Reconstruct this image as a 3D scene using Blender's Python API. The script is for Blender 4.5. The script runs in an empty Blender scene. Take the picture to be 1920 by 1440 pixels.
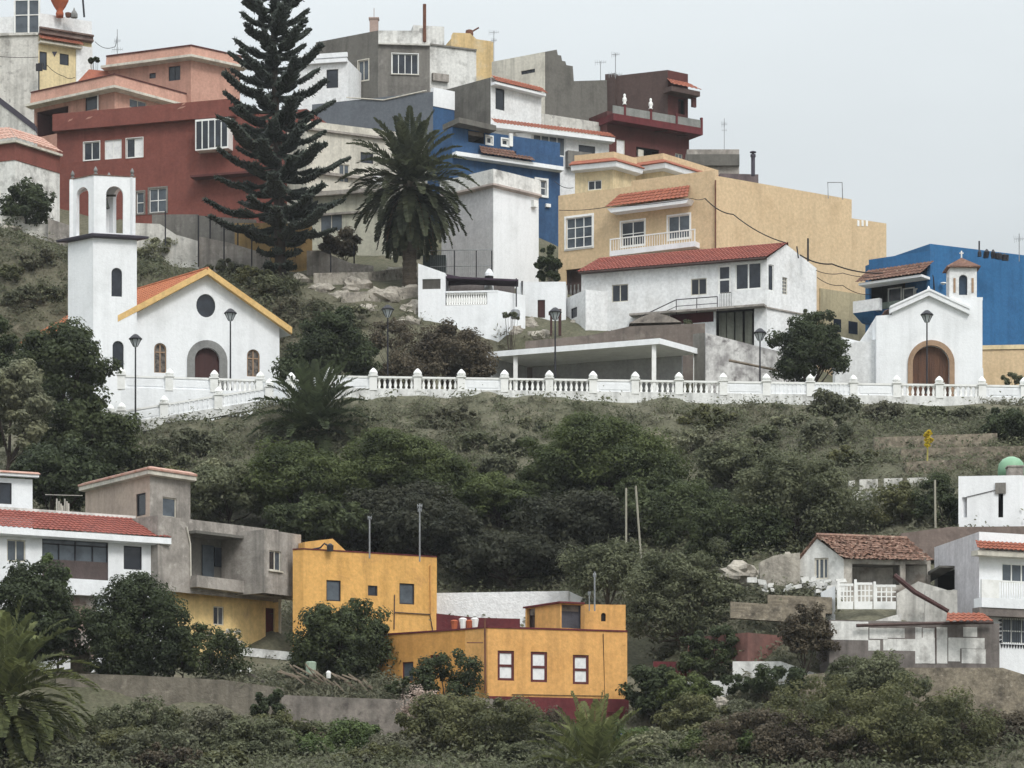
import bpy, math, random
import numpy as np
from mathutils import Vector, noise
from mathutils.geometry import delaunay_2d_cdt

SC = bpy.context.scene
COL = SC.collection
F, CX, HY = 5600.0, 960.0, 1700.0      # focal length and horizon of the telephoto view, in photo pixels


def P(px, py, Y):
    return Vector(((px - CX) / F * Y, Y, (HY - py) / F * Y))


def onz(px, py, Z):
    return P(px, py, Z * F / (HY - py))


# ------------------------------------------------------------------ materials
def lin(c):
    r = []
    for x in c:
        x = x / 255.0
        r.append(x / 12.92 if x <= 0.04045 else ((x + 0.055) / 1.055) ** 2.4)
    return (r[0], r[1], r[2], 1.0)


MATS = {}


def mat(key, c1, c2=None, c3=None, scale=0.7, stretch=(1, 1, 1), lo=0.45, hi=0.7, rough=0.9, bump=0.0,
        bscale=14.0, streak=0.0, metal=0.0, spec=0.25, rnd=0.0, transl=0.0, fine=0.0):
    if key in MATS:
        return MATS[key]
    m = bpy.data.materials.new(key)
    m.use_nodes = True
    nt = m.node_tree
    N, L = nt.nodes, nt.links
    b = N['Principled BSDF']
    b.inputs['Roughness'].default_value = rough
    b.inputs['Metallic'].default_value = metal
    b.inputs['Specular IOR Level'].default_value = spec
    col = N.new('ShaderNodeRGB')
    col.outputs[0].default_value = lin(c1)
    out = col.outputs[0]
    tc = N.new('ShaderNodeTexCoord')

    def nz(sc, det, st):
        mp = N.new('ShaderNodeMapping')
        mp.inputs['Scale'].default_value = st
        L.new(tc.outputs['Object'], mp.inputs[0])
        n = N.new('ShaderNodeTexNoise')
        n.inputs['Scale'].default_value = sc
        n.inputs['Detail'].default_value = det
        n.inputs['Roughness'].default_value = 0.62
        L.new(mp.outputs[0], n.inputs['Vector'])
        return n.outputs['Fac']

    def mixc(a, c, fac):
        mx = N.new('ShaderNodeMix')
        mx.data_type = 'RGBA'
        L.new(fac, mx.inputs[0])
        L.new(a, mx.inputs[6])
        mx.inputs[7].default_value = lin(c)
        return mx.outputs[2]

    def ramp(f, l, h, top=1.0):
        r = N.new('ShaderNodeMapRange')
        r.inputs[1].default_value = l
        r.inputs[2].default_value = h
        r.inputs[4].default_value = top
        L.new(f, r.inputs[0])
        return r.outputs[0]
    if c2:
        out = mixc(out, c2, ramp(nz(scale, 6, stretch), lo, hi))
    if c3:
        out = mixc(out, c3, ramp(nz(scale * 2.3, 7, (stretch[0], stretch[1], stretch[2])), 0.56, 0.72))
    if streak:
        dk = tuple(x * 0.55 for x in c1)
        out = mixc(out, dk, ramp(nz(1.1, 6, (1.8, 1.8, 0.13)), 0.46, 0.76, min(1, streak * 1.25)))
    if rnd:
        g = N.new('ShaderNodeNewGeometry')
        r = N.new('ShaderNodeMapRange')
        r.inputs[3].default_value = 1 - rnd
        r.inputs[4].default_value = 1 + rnd
        L.new(g.outputs['Random Per Island'], r.inputs[0])
        h = N.new('ShaderNodeHueSaturation')
        L.new(r.outputs[0], h.inputs['Value'])
        L.new(out, h.inputs['Color'])
        out = h.outputs[0]
    if fine:
        f = ramp(nz(5.0, 4, (1, 1, 1)), 0.35, 0.7)
        r = N.new('ShaderNodeMapRange')
        r.inputs[3].default_value = 1 - fine
        r.inputs[4].default_value = 1 + fine * 0.4
        L.new(f, r.inputs[0])
        h = N.new('ShaderNodeHueSaturation')
        L.new(r.outputs[0], h.inputs['Value'])
        L.new(out, h.inputs['Color'])
        out = h.outputs[0]
    L.new(out, b.inputs['Base Color'])
    if bump:
        bp = N.new('ShaderNodeBump')
        bp.inputs['Strength'].default_value = bump
        bp.inputs['Distance'].default_value = 0.06
        L.new(nz(bscale, 5, (1, 1, 1)), bp.inputs['Height'])
        L.new(bp.outputs[0], b.inputs['Normal'])
    if transl:
        t = N.new('ShaderNodeBsdfTranslucent')
        L.new(out, t.inputs['Color'])
        ms = N.new('ShaderNodeMixShader')
        ms.inputs[0].default_value = transl
        L.new(b.outputs[0], ms.inputs[1])
        L.new(t.outputs[0], ms.inputs[2])
        L.new(ms.outputs[0], N['Material Output'].inputs[0])
    MATS[key] = m
    return m


def desat(c, k=0.86):
    g = 0.3 * c[0] + 0.59 * c[1] + 0.11 * c[2]
    return tuple(g + (x - g) * k for x in c)


def plaster(key, c, dirt=None, c3=None, st=0.35, lo=0.48, hi=0.75, scale=0.55, bump=0.3, fine=0.15):
    c = desat(c)
    dirt = desat(dirt) if dirt else tuple(x * 0.84 for x in c)
    c3 = desat(c3) if c3 else None
    return mat(key, c, dirt, c3, scale=scale, lo=lo, hi=hi, streak=st, bump=bump, bscale=9, rough=0.92, fine=fine)


WHITE = plaster('white lime plaster', (234, 235, 236), (214, 213, 212), st=0.16)
WHITE2 = plaster('clean white plaster', (238, 240, 243), (222, 224, 226), st=0.12, fine=0.05)
WHITE3 = plaster('weathered white plaster', (226, 225, 221), (164, 162, 158), st=0.35, lo=0.5, hi=0.68, scale=0.9)
WPAINT = mat('white paint', (236, 236, 234), (216, 216, 212), rough=0.5, scale=2)
CREAM = plaster('cream plaster', (214, 208, 194), (176, 170, 158), st=0.4)
CREAM2 = plaster('stained cream plaster', (212, 209, 202), (172, 168, 161), (146, 142, 137), st=0.5, scale=0.8)
SALMON = plaster('salmon plaster', (204, 153, 134), (186, 136, 118), st=0.25)
SALMOND = plaster('shade toned salmon plaster', (188, 138, 120), (166, 120, 106), st=0.35)  # left faces' shade put into the salmon; flakes and shelter reuse it
RED = plaster('brick red plaster', (136, 76, 66), (122, 67, 59), st=0.22)
MAROON = plaster('maroon plaster', (100, 56, 53), (84, 48, 47), st=0.3)
MAROON2 = plaster('dark maroon paint', (112, 48, 52), (92, 40, 46), st=0.35)
BROWNW = plaster('brown plaster', (92, 74, 70), (76, 60, 58), st=0.3)
GREY = plaster('bare cement render', (128, 124, 118), (104, 100, 95), (150, 146, 140), st=0.45)
GREY2 = plaster('dark cement render', (112, 109, 103), (88, 85, 80), st=0.4)
GREY3 = plaster('pale cement render', (170, 162, 154), (140, 133, 126), (190, 182, 174), st=0.55, lo=.42, hi=.62, scale=.9, bump=.5)
BLUEGREY = plaster('blue grey plaster', (104, 110, 118), (94, 98, 106), st=0.15)
BLUE = plaster('deep blue plaster', (56, 92, 136), (44, 72, 112), st=0.35)
BLUE2 = plaster('bright blue plaster', (48, 110, 166), (42, 98, 150), st=0.25)
BEIGE = plaster('beige plaster', (216, 187, 146), (204, 174, 133), st=0.15)
BEIGE2 = plaster('pale beige plaster', (226, 204, 160), (208, 184, 138), st=0.3)
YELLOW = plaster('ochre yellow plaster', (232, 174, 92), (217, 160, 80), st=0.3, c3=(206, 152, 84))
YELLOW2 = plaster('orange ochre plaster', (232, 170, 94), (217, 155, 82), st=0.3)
PALEY = plaster('pale yellow plaster', (226, 206, 158), (206, 186, 140), st=0.3)
TILE = mat('orange clay tile', (156, 94, 74), (132, 78, 64), (168, 116, 96), scale=2.5, rough=0.85, bump=0.5, bscale=12, fine=0.25)
TILER = mat('red clay tile', (142, 82, 72), (124, 72, 66), scale=1.6, rough=0.85, bump=0.4, bscale=12, fine=0.2)
TILEO = mat('weathered pale clay tile', (184, 150, 136), (158, 108, 92), (196, 170, 156), scale=2.4, rough=0.9, bump=0.5)
TILEB = mat('old brown clay tile', (122, 92, 80), (96, 74, 66), (172, 148, 130), scale=1.8, rough=0.95, bump=0.8, bscale=8, fine=0.3)
RUINTILE = mat('faded ruin tile', (146, 116, 102), (118, 94, 84), (184, 164, 148), scale=1.6, rough=0.95, bump=0.8, bscale=8, fine=0.3)
CHTILE = mat('church roof tile', (182, 116, 84), (162, 100, 74), (198, 144, 108), scale=1.5, rough=0.85, bump=0.4, fine=0.2)
VERGE = plaster('yellow ochre verge', (230, 188, 118), (216, 170, 100), st=0.2)
GLASS = mat('dark window glass', (34, 38, 46), (58, 64, 74), scale=0.8, rough=0.12, spec=0.5)
GLASS2 = mat('grey window glass', (84, 92, 100), (58, 64, 72), scale=1.2, rough=0.15, spec=0.5)
CURTAIN = mat('white curtain glass', (232, 232, 232), (206, 206, 208), scale=3, rough=0.5)
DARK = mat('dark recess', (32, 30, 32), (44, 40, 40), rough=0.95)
BLACKM = mat('dark painted metal', (44, 44, 50), (58, 56, 60), scale=3, rough=0.5, metal=0.3)
GALV = mat('galvanised steel', (150, 152, 154), (120, 122, 124), scale=4, rough=0.45, metal=0.5)
RUST = mat('rusty metal', (112, 74, 58), (84, 56, 46), scale=3, rough=0.8)
WOOD = mat('dark brown wood', (96, 68, 54), (70, 50, 42), (116, 86, 66), scale=1.4, stretch=(3, 3, 0.3), rough=0.7, bump=0.3)
WOODM = mat('dark wood door', (70, 44, 42), (54, 34, 34), scale=2, stretch=(4, 4, 0.3), rough=0.65)
OLDWOOD = mat('grey old timber', (128, 116, 102), (92, 82, 72), scale=2, rough=0.95, bump=0.4)
STONEG = plaster('grey cut stone', (138, 138, 136), (112, 112, 112), st=0.2)
STONET = plaster('tan cut stone', (172, 140, 112), (146, 116, 92), st=0.2)
SLATE = mat('dark slate ledge', (74, 70, 80), (60, 56, 64), rough=0.8)
DRYSTONE = mat('dry stone wall', (146, 136, 120), (98, 91, 82), (172, 162, 146), scale=1.5, rough=0.98, bump=1.0, bscale=4, fine=0.35)
CONCR = mat('old concrete', (146, 138, 130), (110, 104, 98), (92, 86, 82), scale=0.8, rough=0.95, bump=0.5, streak=0.4, fine=0.2)
ROCK = mat('pale volcanic rock', (178, 171, 160), (124, 118, 110), (92, 87, 82), scale=0.7, rough=0.98, bump=1.0, bscale=3, fine=0.3)
GREENP = mat('green paint', (128, 166, 136), (108, 146, 116), rough=0.45, scale=1.2)
REDCLOTH = mat('orange red canvas', (188, 92, 66), (160, 76, 56), rough=0.9, scale=2)
TERRAC = mat('terracotta', (176, 96, 66), (150, 78, 56), rough=0.9, scale=3)
PALEG = mat('pale green sheet', (150, 166, 148), (126, 142, 126), rough=0.7)
BLUEPL = mat('blue plastic', (66, 84, 190), rough=0.4)
CABLE = mat('black cable', (38, 34, 34), rough=0.7)
LAMPG = mat('lamp glass', (196, 202, 206), (170, 176, 180), rough=0.2, spec=0.5)


def leafmat(key, c1, c2, rnd=0.24, tr=0.38):
    return mat(key, c1, c2, scale=0.45, lo=0.4, hi=0.62, rough=0.65, spec=0.2, rnd=rnd, transl=tr)


LF_DARK = leafmat('dark green leaves', (80, 88, 57), (61, 69, 47))
LF_DEEP = leafmat('deep green leaves', (73, 82, 56), (56, 64, 46))
LF_PINE = leafmat('blue green needles', (57, 64, 55), (44, 50, 45), rnd=0.4, tr=0.1)
LF_OLIVE = leafmat('olive green leaves', (108, 108, 74), (80, 83, 58))
LF_MOSS = leafmat('moss green leaves', (92, 101, 60), (63, 72, 45))
LF_GREYG = leafmat('grey green leaves', (109, 112, 86), (82, 86, 64))
LF_PALE = leafmat('pale grey green leaves', (142, 142, 114), (106, 108, 88))
LF_BROWN = leafmat('brownish leaves', (102, 93, 77), (76, 69, 59))
LF_SHADE = leafmat('shade darkened thicket leaves', (66, 67, 53), (52, 55, 44))  # gloom under the windswept trees put into the leaf colour
LF_DRY = leafmat('dry scrub', (106, 107, 87), (88, 91, 71), rnd=0.15)
LF_GRASS = leafmat('dry grass', (112, 110, 92), (95, 95, 77), rnd=0.15)
LF_LIGHT = leafmat('light green leaves', (98, 112, 68), (76, 90, 56))
LF_PALM = leafmat('palm leaflets', (84, 88, 66), (60, 65, 51), rnd=0.35)
LF_PALMY = leafmat('yellowish palm leaflets', (106, 110, 68), (78, 84, 54), rnd=0.4)
LF_PALMG = leafmat('green palm leaflets', (74, 82, 56), (54, 62, 44), rnd=0.35)
LF_DEADP = leafmat('dry palm fronds', (128, 104, 78), (98, 78, 60), rnd=0.35)
LF_PINK = leafmat('pinkish dry blossom', (186, 168, 156), (136, 118, 106), rnd=0.3)
LF_WHITE = leafmat('white blossom', (220, 216, 208), (180, 172, 164), rnd=0.2)
LF_YEL = leafmat('yellow blossom', (226, 206, 66), (200, 176, 50), rnd=0.2)
BARK = mat('grey bark', (112, 100, 88), (78, 70, 62), scale=3, stretch=(1, 1, 0.3), rough=0.95, bump=0.6)
BARKD = mat('dark bark', (70, 60, 54), (50, 44, 40), scale=3, stretch=(1, 1, 0.3), rough=0.95, bump=0.6)
BARKP = mat('palm bark', (88, 80, 70), (60, 55, 50), scale=5, stretch=(1, 1, 2.5), rough=0.95, bump=1.0)
EARTH = mat('hillside earth', (107, 104, 88), (88, 88, 70), (124, 117, 101), scale=0.22, lo=0.4, hi=0.65, rough=0.98, bump=1.0, bscale=2.2, fine=0.35)


# ------------------------------------------------------------------ mesh builder
ROOTLOC = {}


class MB:
    def __init__(s):
        s.v, s.f, s.m = [], [], []

    def add(s, vs, fs, mi=0):
        o = len(s.v)
        s.v += [tuple(v) for v in vs]
        s.f += [tuple(i + o for i in f) for f in fs]
        s.m += [mi] * len(fs)
        return s

    def poly(s, vs, mi=0):
        return s.add(vs, [range(len(vs))], mi)

    def obox(s, o, a, b, c, mi=0):
        o, a, b, c = Vector(o), Vector(a), Vector(b), Vector(c)
        v = [o, o + a, o + a + b, o + b, o + c, o + a + c, o + a + b + c, o + b + c]
        return s.add(v, [(0, 3, 2, 1), (4, 5, 6, 7), (0, 1, 5, 4), (1, 2, 6, 5), (2, 3, 7, 6), (3, 0, 4, 7)], mi)

    def box(s, x0, y0, z0, x1, y1, z1, mi=0):
        return s.obox((x0, y0, z0), (x1 - x0, 0, 0), (0, y1 - y0, 0), (0, 0, z1 - z0), mi)

    def prism(s, pts, z0, z1, mi=0):
        n = len(pts)
        v = [(p[0], p[1], z0) for p in pts] + [(p[0], p[1], z1) for p in pts]
        fs = [(i, (i + 1) % n, (i + 1) % n + n, i + n) for i in range(n)]
        return s.add(v, fs + [tuple(range(n))[::-1], tuple(range(n, 2 * n))], mi)

    def hull8(s, bot, top, mi=0):
        n = len(bot)
        v = [Vector(p) for p in bot] + [Vector(p) for p in top]
        fs = [(i, (i + 1) % n, (i + 1) % n + n, i + n) for i in range(n)]
        return s.add(v, fs + [tuple(range(n))[::-1], tuple(range(n, 2 * n))], mi)

    def tube(s, pts, r, n=6, mi=0, cap=True):
        pts = [Vector(p) for p in pts]
        rs = r if isinstance(r, (list, tuple)) else [r] * len(pts)
        vs, fs = [], []
        for i, p in enumerate(pts):
            t = (pts[min(i + 1, len(pts) - 1)] - pts[max(i - 1, 0)])
            t = t.normalized() if t.length > 1e-6 else Vector((0, 0, 1))
            a = t.cross(Vector((0, 0, 1)))
            if a.length < 0.05:
                a = t.cross(Vector((1, 0, 0)))
            a.normalize()
            b = t.cross(a)
            for k in range(n):
                g = 2 * math.pi * k / n
                vs.append(p + (a * math.cos(g) + b * math.sin(g)) * rs[i])
        for i in range(len(pts) - 1):
            for k in range(n):
                fs.append((i * n + k, i * n + (k + 1) % n, (i + 1) * n + (k + 1) % n, (i + 1) * n + k))
        if cap:
            fs += [tuple(range(n))[::-1], tuple(range((len(pts) - 1) * n, len(pts) * n))]
        return s.add(vs, fs, mi)

    def lathe(s, c, prof, n=10, mi=0, ph=0.0):
        c = Vector(c)
        vs, fs = [], []
        for r, z in prof:
            for k in range(n):
                g = 2 * math.pi * k / n + ph
                vs.append(c + Vector((r * math.cos(g), r * math.sin(g), z)))
        for i in range(len(prof) - 1):
            for k in range(n):
                fs.append((i * n + k, i * n + (k + 1) % n, (i + 1) * n + (k + 1) % n, (i + 1) * n + k))
        fs += [tuple(range(n))[::-1], tuple(range((len(prof) - 1) * n, len(prof) * n))]
        return s.add(vs, fs, mi)

    def sweep(s, pts, prof, closed=False, mi=0):
        """profile [(out, z)] swept with mitred corners along plan points (left to right seen from outside)"""
        q = [Vector((p[0], p[1])) for p in pts]
        n = len(q)
        nr = []
        for i in range(n if closed else n - 1):
            d = (q[(i + 1) % n] - q[i]).normalized()
            nr.append(Vector((d.y, -d.x)))
        vs, fs = [], []
        for i in range(n):
            a = nr[i - 1] if (i > 0 or closed) else nr[0]
            b = nr[i] if i < len(nr) else nr[-1]
            mt = (a + b) / max(0.3, 1 + a.dot(b))
            for off, z in prof:
                p = q[i] + mt * off
                vs.append((p.x, p.y, z))
        m = len(prof)
        for i in range(n if closed else n - 1):
            j = (i + 1) % n
            for k in range(m):
                fs.append((i * m + k, j * m + k, j * m + (k + 1) % m, i * m + (k + 1) % m))
        if not closed:
            fs += [tuple(range(m))[::-1], tuple(range((n - 1) * m, n * m))]
        return s.add(vs, fs, mi)

    def tiles(s, r0, r1, e1, e0, pitch=0.3, h=0.06, mi=0, rows=6, jit=0.0, seed=1):
        """corrugated clay tile slope: ridge r0-r1, eave e0-e1, laid in overlapping courses"""
        rr = random.Random(seed)
        r0, r1, e1, e0 = (Vector(x) for x in (r0, r1, e1, e0))
        nrm = (r1 - r0).cross(e0 - r0).normalized()
        if nrm.z < 0:
            nrm = -nrm
        n = max(2, int((r1 - r0).length / pitch)) * 4
        for k in range(rows):
            t0, t1 = k / rows, (k + 1) / rows
            vs, fs = [], []
            for i in range(n + 1):
                u = i / n
                w = h * (0.5 + 0.5 * math.sin(2 * math.pi * i / 4.0))
                ju = rr.uniform(-jit, jit)
                top = (r0.lerp(e0, t0)).lerp(r1.lerp(e1, t0), u) + nrm * (w + ju)
                bot = (r0.lerp(e0, t1)).lerp(r1.lerp(e1, t1), u) + nrm * (w + 0.035 + ju)
                vs += [top, bot, bot - nrm * 0.03]
            for i in range(n):
                a, b = i * 3, (i + 1) * 3
                fs += [(a, b, b + 1, a + 1), (a + 1, b + 1, b + 2, a + 2)]
            s.add(vs, fs, mi)
        return s

    def build(s, name, m, parent=None, smooth=False):
        loc = ROOTLOC.get(parent.name, Vector((0, 0, 0))) if parent else Vector((0, 0, 0))
        me = bpy.data.meshes.new(name)
        me.from_pydata([(v[0] - loc.x, v[1] - loc.y, v[2] - loc.z) for v in s.v], [], s.f)
        ms = m if isinstance(m, (list, tuple)) else [m]
        for x in ms:
            me.materials.append(x)
        if len(ms) > 1:
            me.polygons.foreach_set('material_index', s.m)
        if smooth:
            me.polygons.foreach_set('use_smooth', [True] * len(me.polygons))
        me.update()
        o = bpy.data.objects.new(name, me)
        COL.objects.link(o)
        if parent:
            o.parent = parent
            ROOTLOC[o.name] = loc
        return o


def tag(o, label, cat, group=None, kind=None):
    if label:
        o['label'] = label
    if cat:
        o['category'] = cat
    if group:
        o['group'] = group
    if kind:
        o['kind'] = kind
    return o


def thing(name, label, cat, loc, group=None):
    o = bpy.data.objects.new(name, None)
    o.empty_display_size = 0.5
    o.location = loc
    COL.objects.link(o)
    ROOTLOC[o.name] = Vector(loc)
    return tag(o, label, cat, group)


def single(mb, name, m, label, cat, loc, group=None, smooth=False):
    """a thing that is one mesh, with its origin at its base"""
    o = mb.build(name, m, None, smooth)
    loc = Vector(loc)
    me = o.data
    co = np.empty(len(me.vertices) * 3)
    me.vertices.foreach_get('co', co)
    co = co.reshape(-1, 3) - np.array(loc)
    me.vertices.foreach_set('co', co.ravel())
    me.update()
    o.location = loc
    ROOTLOC[o.name] = loc
    return tag(o, label, cat, group)


def dup(root, loc, label, group=None):
    c = root.copy()
    COL.objects.link(c)
    c.location = loc
    c['label'] = label
    if group:
        c['group'] = group
    for ch in root.children:
        d = ch.copy()
        COL.objects.link(d)
        d.parent = c
        for g in ch.children:
            e = g.copy()
            COL.objects.link(e)
            e.parent = d
    return c


# ------------------------------------------------------------------ walls, openings, houses
def arch(u0, u1, z0, z1, n=12, k=1.0):
    r = (u1 - u0) / 2
    zs = z1 - r * k
    c = (u0 + u1) / 2
    p = [(u0, z0), (u1, z0)]
    for i in range(n + 1):
        a = math.pi * i / n
        p.append((c + r * math.cos(a), zs + r * k * math.sin(a)))
    return p


def inside(c, poly):
    k, j = False, len(poly) - 1
    for i in range(len(poly)):
        a, b = poly[i], poly[j]
        if (a[1] > c[1]) != (b[1] > c[1]) and c[0] < (b[0] - a[0]) * (c[1] - a[1]) / (b[1] - a[1]) + a[0]:
            k = not k
        j = i
    return k


class Wall:
    def __init__(s, A, B, z0, z1, m):
        s.A, s.B = Vector((A[0], A[1])), Vector((B[0], B[1]))
        s.d = (s.B - s.A)
        s.L = s.d.length
        s.d.normalize()
        s.n = Vector((s.d.y, -s.d.x))
        s.z0, s.z1, s.m = z0, z1, m
        s.holes = []
        s.outline = None
        s.reveal = 0.16

    def uz(s, px, py, out=0.0):
        k = (px - CX) / F
        A = s.A + s.n * out
        den = s.n.x * k + s.n.y
        Y = A.dot(s.n) / den
        p = Vector((k * Y, Y))
        return (p - A).dot(s.d), (HY - py) / F * Y

    def rect(s, r, out=0.0):
        x0, y0, x1, y1 = r
        my, mx = (y0 + y1) / 2, (x0 + x1) / 2
        return (s.uz(x0, my, out)[0], s.uz(x1, my, out)[0], s.uz(mx, y1, out)[1], s.uz(mx, y0, out)[1])

    def pt(s, u, z, out=0.0):
        p = s.A + s.d * u + s.n * out
        return Vector((p.x, p.y, z))

    def box(s, mb, u0, u1, z0, z1, o0, o1, mi=0):
        d3 = Vector((s.d.x, s.d.y, 0))
        n3 = Vector((s.n.x, s.n.y, 0))
        return mb.obox(s.pt(u0, z0, o0), d3 * (u1 - u0), n3 * (o1 - o0), Vector((0, 0, z1 - z0)), mi)

    def extr(s, mb, poly, o0, o1, mi=0):
        n = len(poly)
        vs = [s.pt(u, z, o0) for u, z in poly] + [s.pt(u, z, o1) for u, z in poly]
        fs = [(i, (i + 1) % n, (i + 1) % n + n, i + n) for i in range(n)]
        return mb.add(vs, fs + [tuple(range(n))[::-1], tuple(range(n, 2 * n))], mi)

    def ringx(s, mb, outer, inner, o0, o1, mi=0):
        """flat frame between two outlines with the same point count"""
        n = len(outer)
        vs = [s.pt(u, z, o1) for u, z in outer] + [s.pt(u, z, o1) for u, z in inner] + \
             [s.pt(u, z, o0) for u, z in outer] + [s.pt(u, z, o0) for u, z in inner]
        fs = []
        for i in range(n):
            j = (i + 1) % n
            fs += [(i, j, n + j, n + i), (2 * n + i, 2 * n + j, j, i), (n + i, n + j, 3 * n + j, 3 * n + i)]
        return mb.add(vs, fs, mi)

    def emit(s, mb, mi=0):
        ol = s.outline or [(0, s.z0), (s.L, s.z0), (s.L, s.z1), (0, s.z1)]
        loops = [ol] + s.holes
        vv, ee = [], []
        for l in loops:
            o = len(vv)
            vv += [Vector((p[0], p[1])) for p in l]
            ee += [(o + i, o + (i + 1) % len(l)) for i in range(len(l))]
        r = delaunay_2d_cdt(vv, ee, [], 0, 1e-5)
        keep = []
        for t in r[2]:
            c = sum((r[0][i] for i in t), Vector((0, 0))) / len(t)
            if inside(c, loops[0]) and not any(inside(c, h) for h in loops[1:]):
                keep.append(t)
        mb.add([s.pt(v.x, v.y) for v in r[0]], keep, mi)
        for h in s.holes:
            n = len(h)
            vs = [s.pt(u, z) for u, z in h] + [s.pt(u, z, -s.reveal) for u, z in h]
            mb.add(vs, [(i, (i + 1) % n, (i + 1) % n + n, i + n) for i in range(n)], mi)


class House:
    def __init__(s, name, label, cat, pts, Y, ref, base, mats, depth=7.0, group=None, root=None, part='wall', back=True):
        s.Y = Y
        z1 = P(pts[ref][0], pts[ref][1], Y).z
        s.z1 = z1
        s.z0 = P(pts[ref][0], base, Y).z - 0.6
        c = [onz(x, y, z1) for x, y in pts]
        q = [Vector((p.x, p.y)) for p in c]
        s.nf = len(q)
        if len(q) == 2:
            d = (q[1] - q[0]).normalized()
            n = Vector((d.y, -d.x))
            q += [q[1] - n * depth, q[0] - n * depth]
        elif len(q) == 3:
            q += [q[0] + q[2] - q[1]]
        else:
            q += [q[0] + q[-1] - q[1]]
        s.q = q
        s.part = part
        if root is None:
            a = q[min(ref, len(q) - 1)]
            s.root = thing(name, label, cat, (a.x, a.y, s.z0), group)
        else:
            s.root = root
        s.mats = mats if isinstance(mats, (list, tuple)) else [mats]
        s.walls = []
        for i in range(len(q)):
            m = min(i, len(s.mats) - 1)
            s.walls.append(Wall(q[i], q[(i + 1) % len(q)], s.z0, z1, m))

    def zpy(s, py):
        return (HY - py) / F * s.Y

    def done(s, roof=True, skip=()):
        mb = MB()
        for i, w in enumerate(s.walls):
            if i not in skip:
                w.emit(mb, w.m)
        s.wall = mb.build(s.part, s.mats, s.root)
        if roof:
            zr = s.z1 - 0.35
            c = sum((p for p in s.q), Vector((0, 0))) / len(s.q)
            inn = []
            for p in s.q:
                d = c - p
                inn.append(p + d.normalized() * 0.3)
            r = MB()
            n = len(s.q)
            vs = [(p.x, p.y, s.z1) for p in s.q] + [(p.x, p.y, s.z1) for p in inn] + [(p.x, p.y, zr) for p in inn]
            fs = [(i, (i + 1) % n, (i + 1) % n + n, i + n) for i in range(n)]
            fs += [(i + n, (i + 1) % n + n, (i + 1) % n + 2 * n, i + 2 * n) for i in range(n)]
            fs += [tuple(range(2 * n, 3 * n))]
            r.add(vs, fs)
            r.build('roof', CONCR if roof is True else roof, s.root)
        return s

    # parts
    def ring(s, name, i0, i1, prof, m, py=True, ext=0.0):
        pr = [(o, s.zpy(z) if py else z) for o, z in prof]
        pts = [s.q[i % len(s.q)] for i in range(i0, i1 + 1)]
        if ext:
            d0 = (pts[0] - pts[1]).normalized() * ext
            d1 = (pts[-1] - pts[-2]).normalized() * ext
            pts = [pts[0] + d0] + pts[1:-1] + [pts[-1] + d1]
        return MB().sweep(pts, pr).build(name, m, s.root)

    def band(s, name, i0, i1, yt, yb, out, m, inn=0.02, ext=0.0):
        return s.ring(name, i0, i1, [(-inn, yt), (out, yt), (out, yb), (-inn, yb)], m, ext=ext)

    def eave(s, name, i0, i1, yt, yb, out, m, th=0.12, ext=0.0):
        zt, zb = s.zpy(yt), s.zpy(yb)
        return s.ring(name, i0, i1, [(-0.02, zt), (out, zb), (out, zb - th), (-0.02, zb - th)], m, py=False, ext=ext)

    def slab(s, name, wi, r, o0, o1, m, parent=None):
        w = s.walls[wi]
        u0, u1, z0, z1 = w.rect(r, o1)
        mb = MB()
        w.box(mb, u0, u1, z0, z1, o0, o1)
        return mb.build(name, m, parent or s.root)

    def window(s, wi, r, frame=WPAINT, glass=GLASS, cols=2, rows=1, fw=0.06, dep=0.12, name='window', sur=None, sw=0.1,
               sill=None, label=None, so=0.04, glass2=None):
        w = s.walls[wi]
        u0, u1, z0, z1 = w.rect(r)
        u0, u1 = max(u0, 0.06), min(u1, w.L - 0.06)
        w.holes.append([(u0, z0), (u1, z0), (u1, z1), (u0, z1)])
        mb = MB()
        o0, o1 = -dep, -dep + 0.06
        w.box(mb, u0, u0 + fw, z0, z1, o0, o1)
        w.box(mb, u1 - fw, u1, z0, z1, o0, o1)
        w.box(mb, u0 + fw, u1 - fw, z0, z0 + fw, o0, o1)
        w.box(mb, u0 + fw, u1 - fw, z1 - fw, z1, o0, o1)
        us = [u0 + (u1 - u0) * i / cols for i in range(1, cols)]
        for u in us:
            w.box(mb, u - fw / 2, u + fw / 2, z0 + fw, z1 - fw, o0, o1)
        edges = [u0 + fw] + [x for u in us for x in (u - fw / 2, u + fw / 2)] + [u1 - fw]
        for k in range(1, rows):
            z = z0 + (z1 - z0) * k / rows
            for j in range(0, len(edges), 2):
                w.box(mb, edges[j], edges[j + 1], z - fw / 2, z + fw / 2, o0, o1)
        fo = mb.build(name, frame, s.root)
        if label:
            fo['label'] = label
        pm = MB()
        if glass2:
            um = (u0 + u1) / 2
            pm.poly([w.pt(u0, z0, -dep + 0.025), w.pt(um, z0, -dep + 0.025), w.pt(um, z1, -dep + 0.025), w.pt(u0, z1, -dep + 0.025)], 0)
            pm.poly([w.pt(um, z0, -dep + 0.025), w.pt(u1, z0, -dep + 0.025), w.pt(u1, z1, -dep + 0.025), w.pt(um, z1, -dep + 0.025)], 1)
            pm.build('pane', [glass, glass2], fo)
        else:
            pm.poly([w.pt(u0, z0, -dep + 0.025), w.pt(u1, z0, -dep + 0.025), w.pt(u1, z1, -dep + 0.025), w.pt(u0, z1, -dep + 0.025)])
            pm.build('pane', glass, fo)
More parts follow.
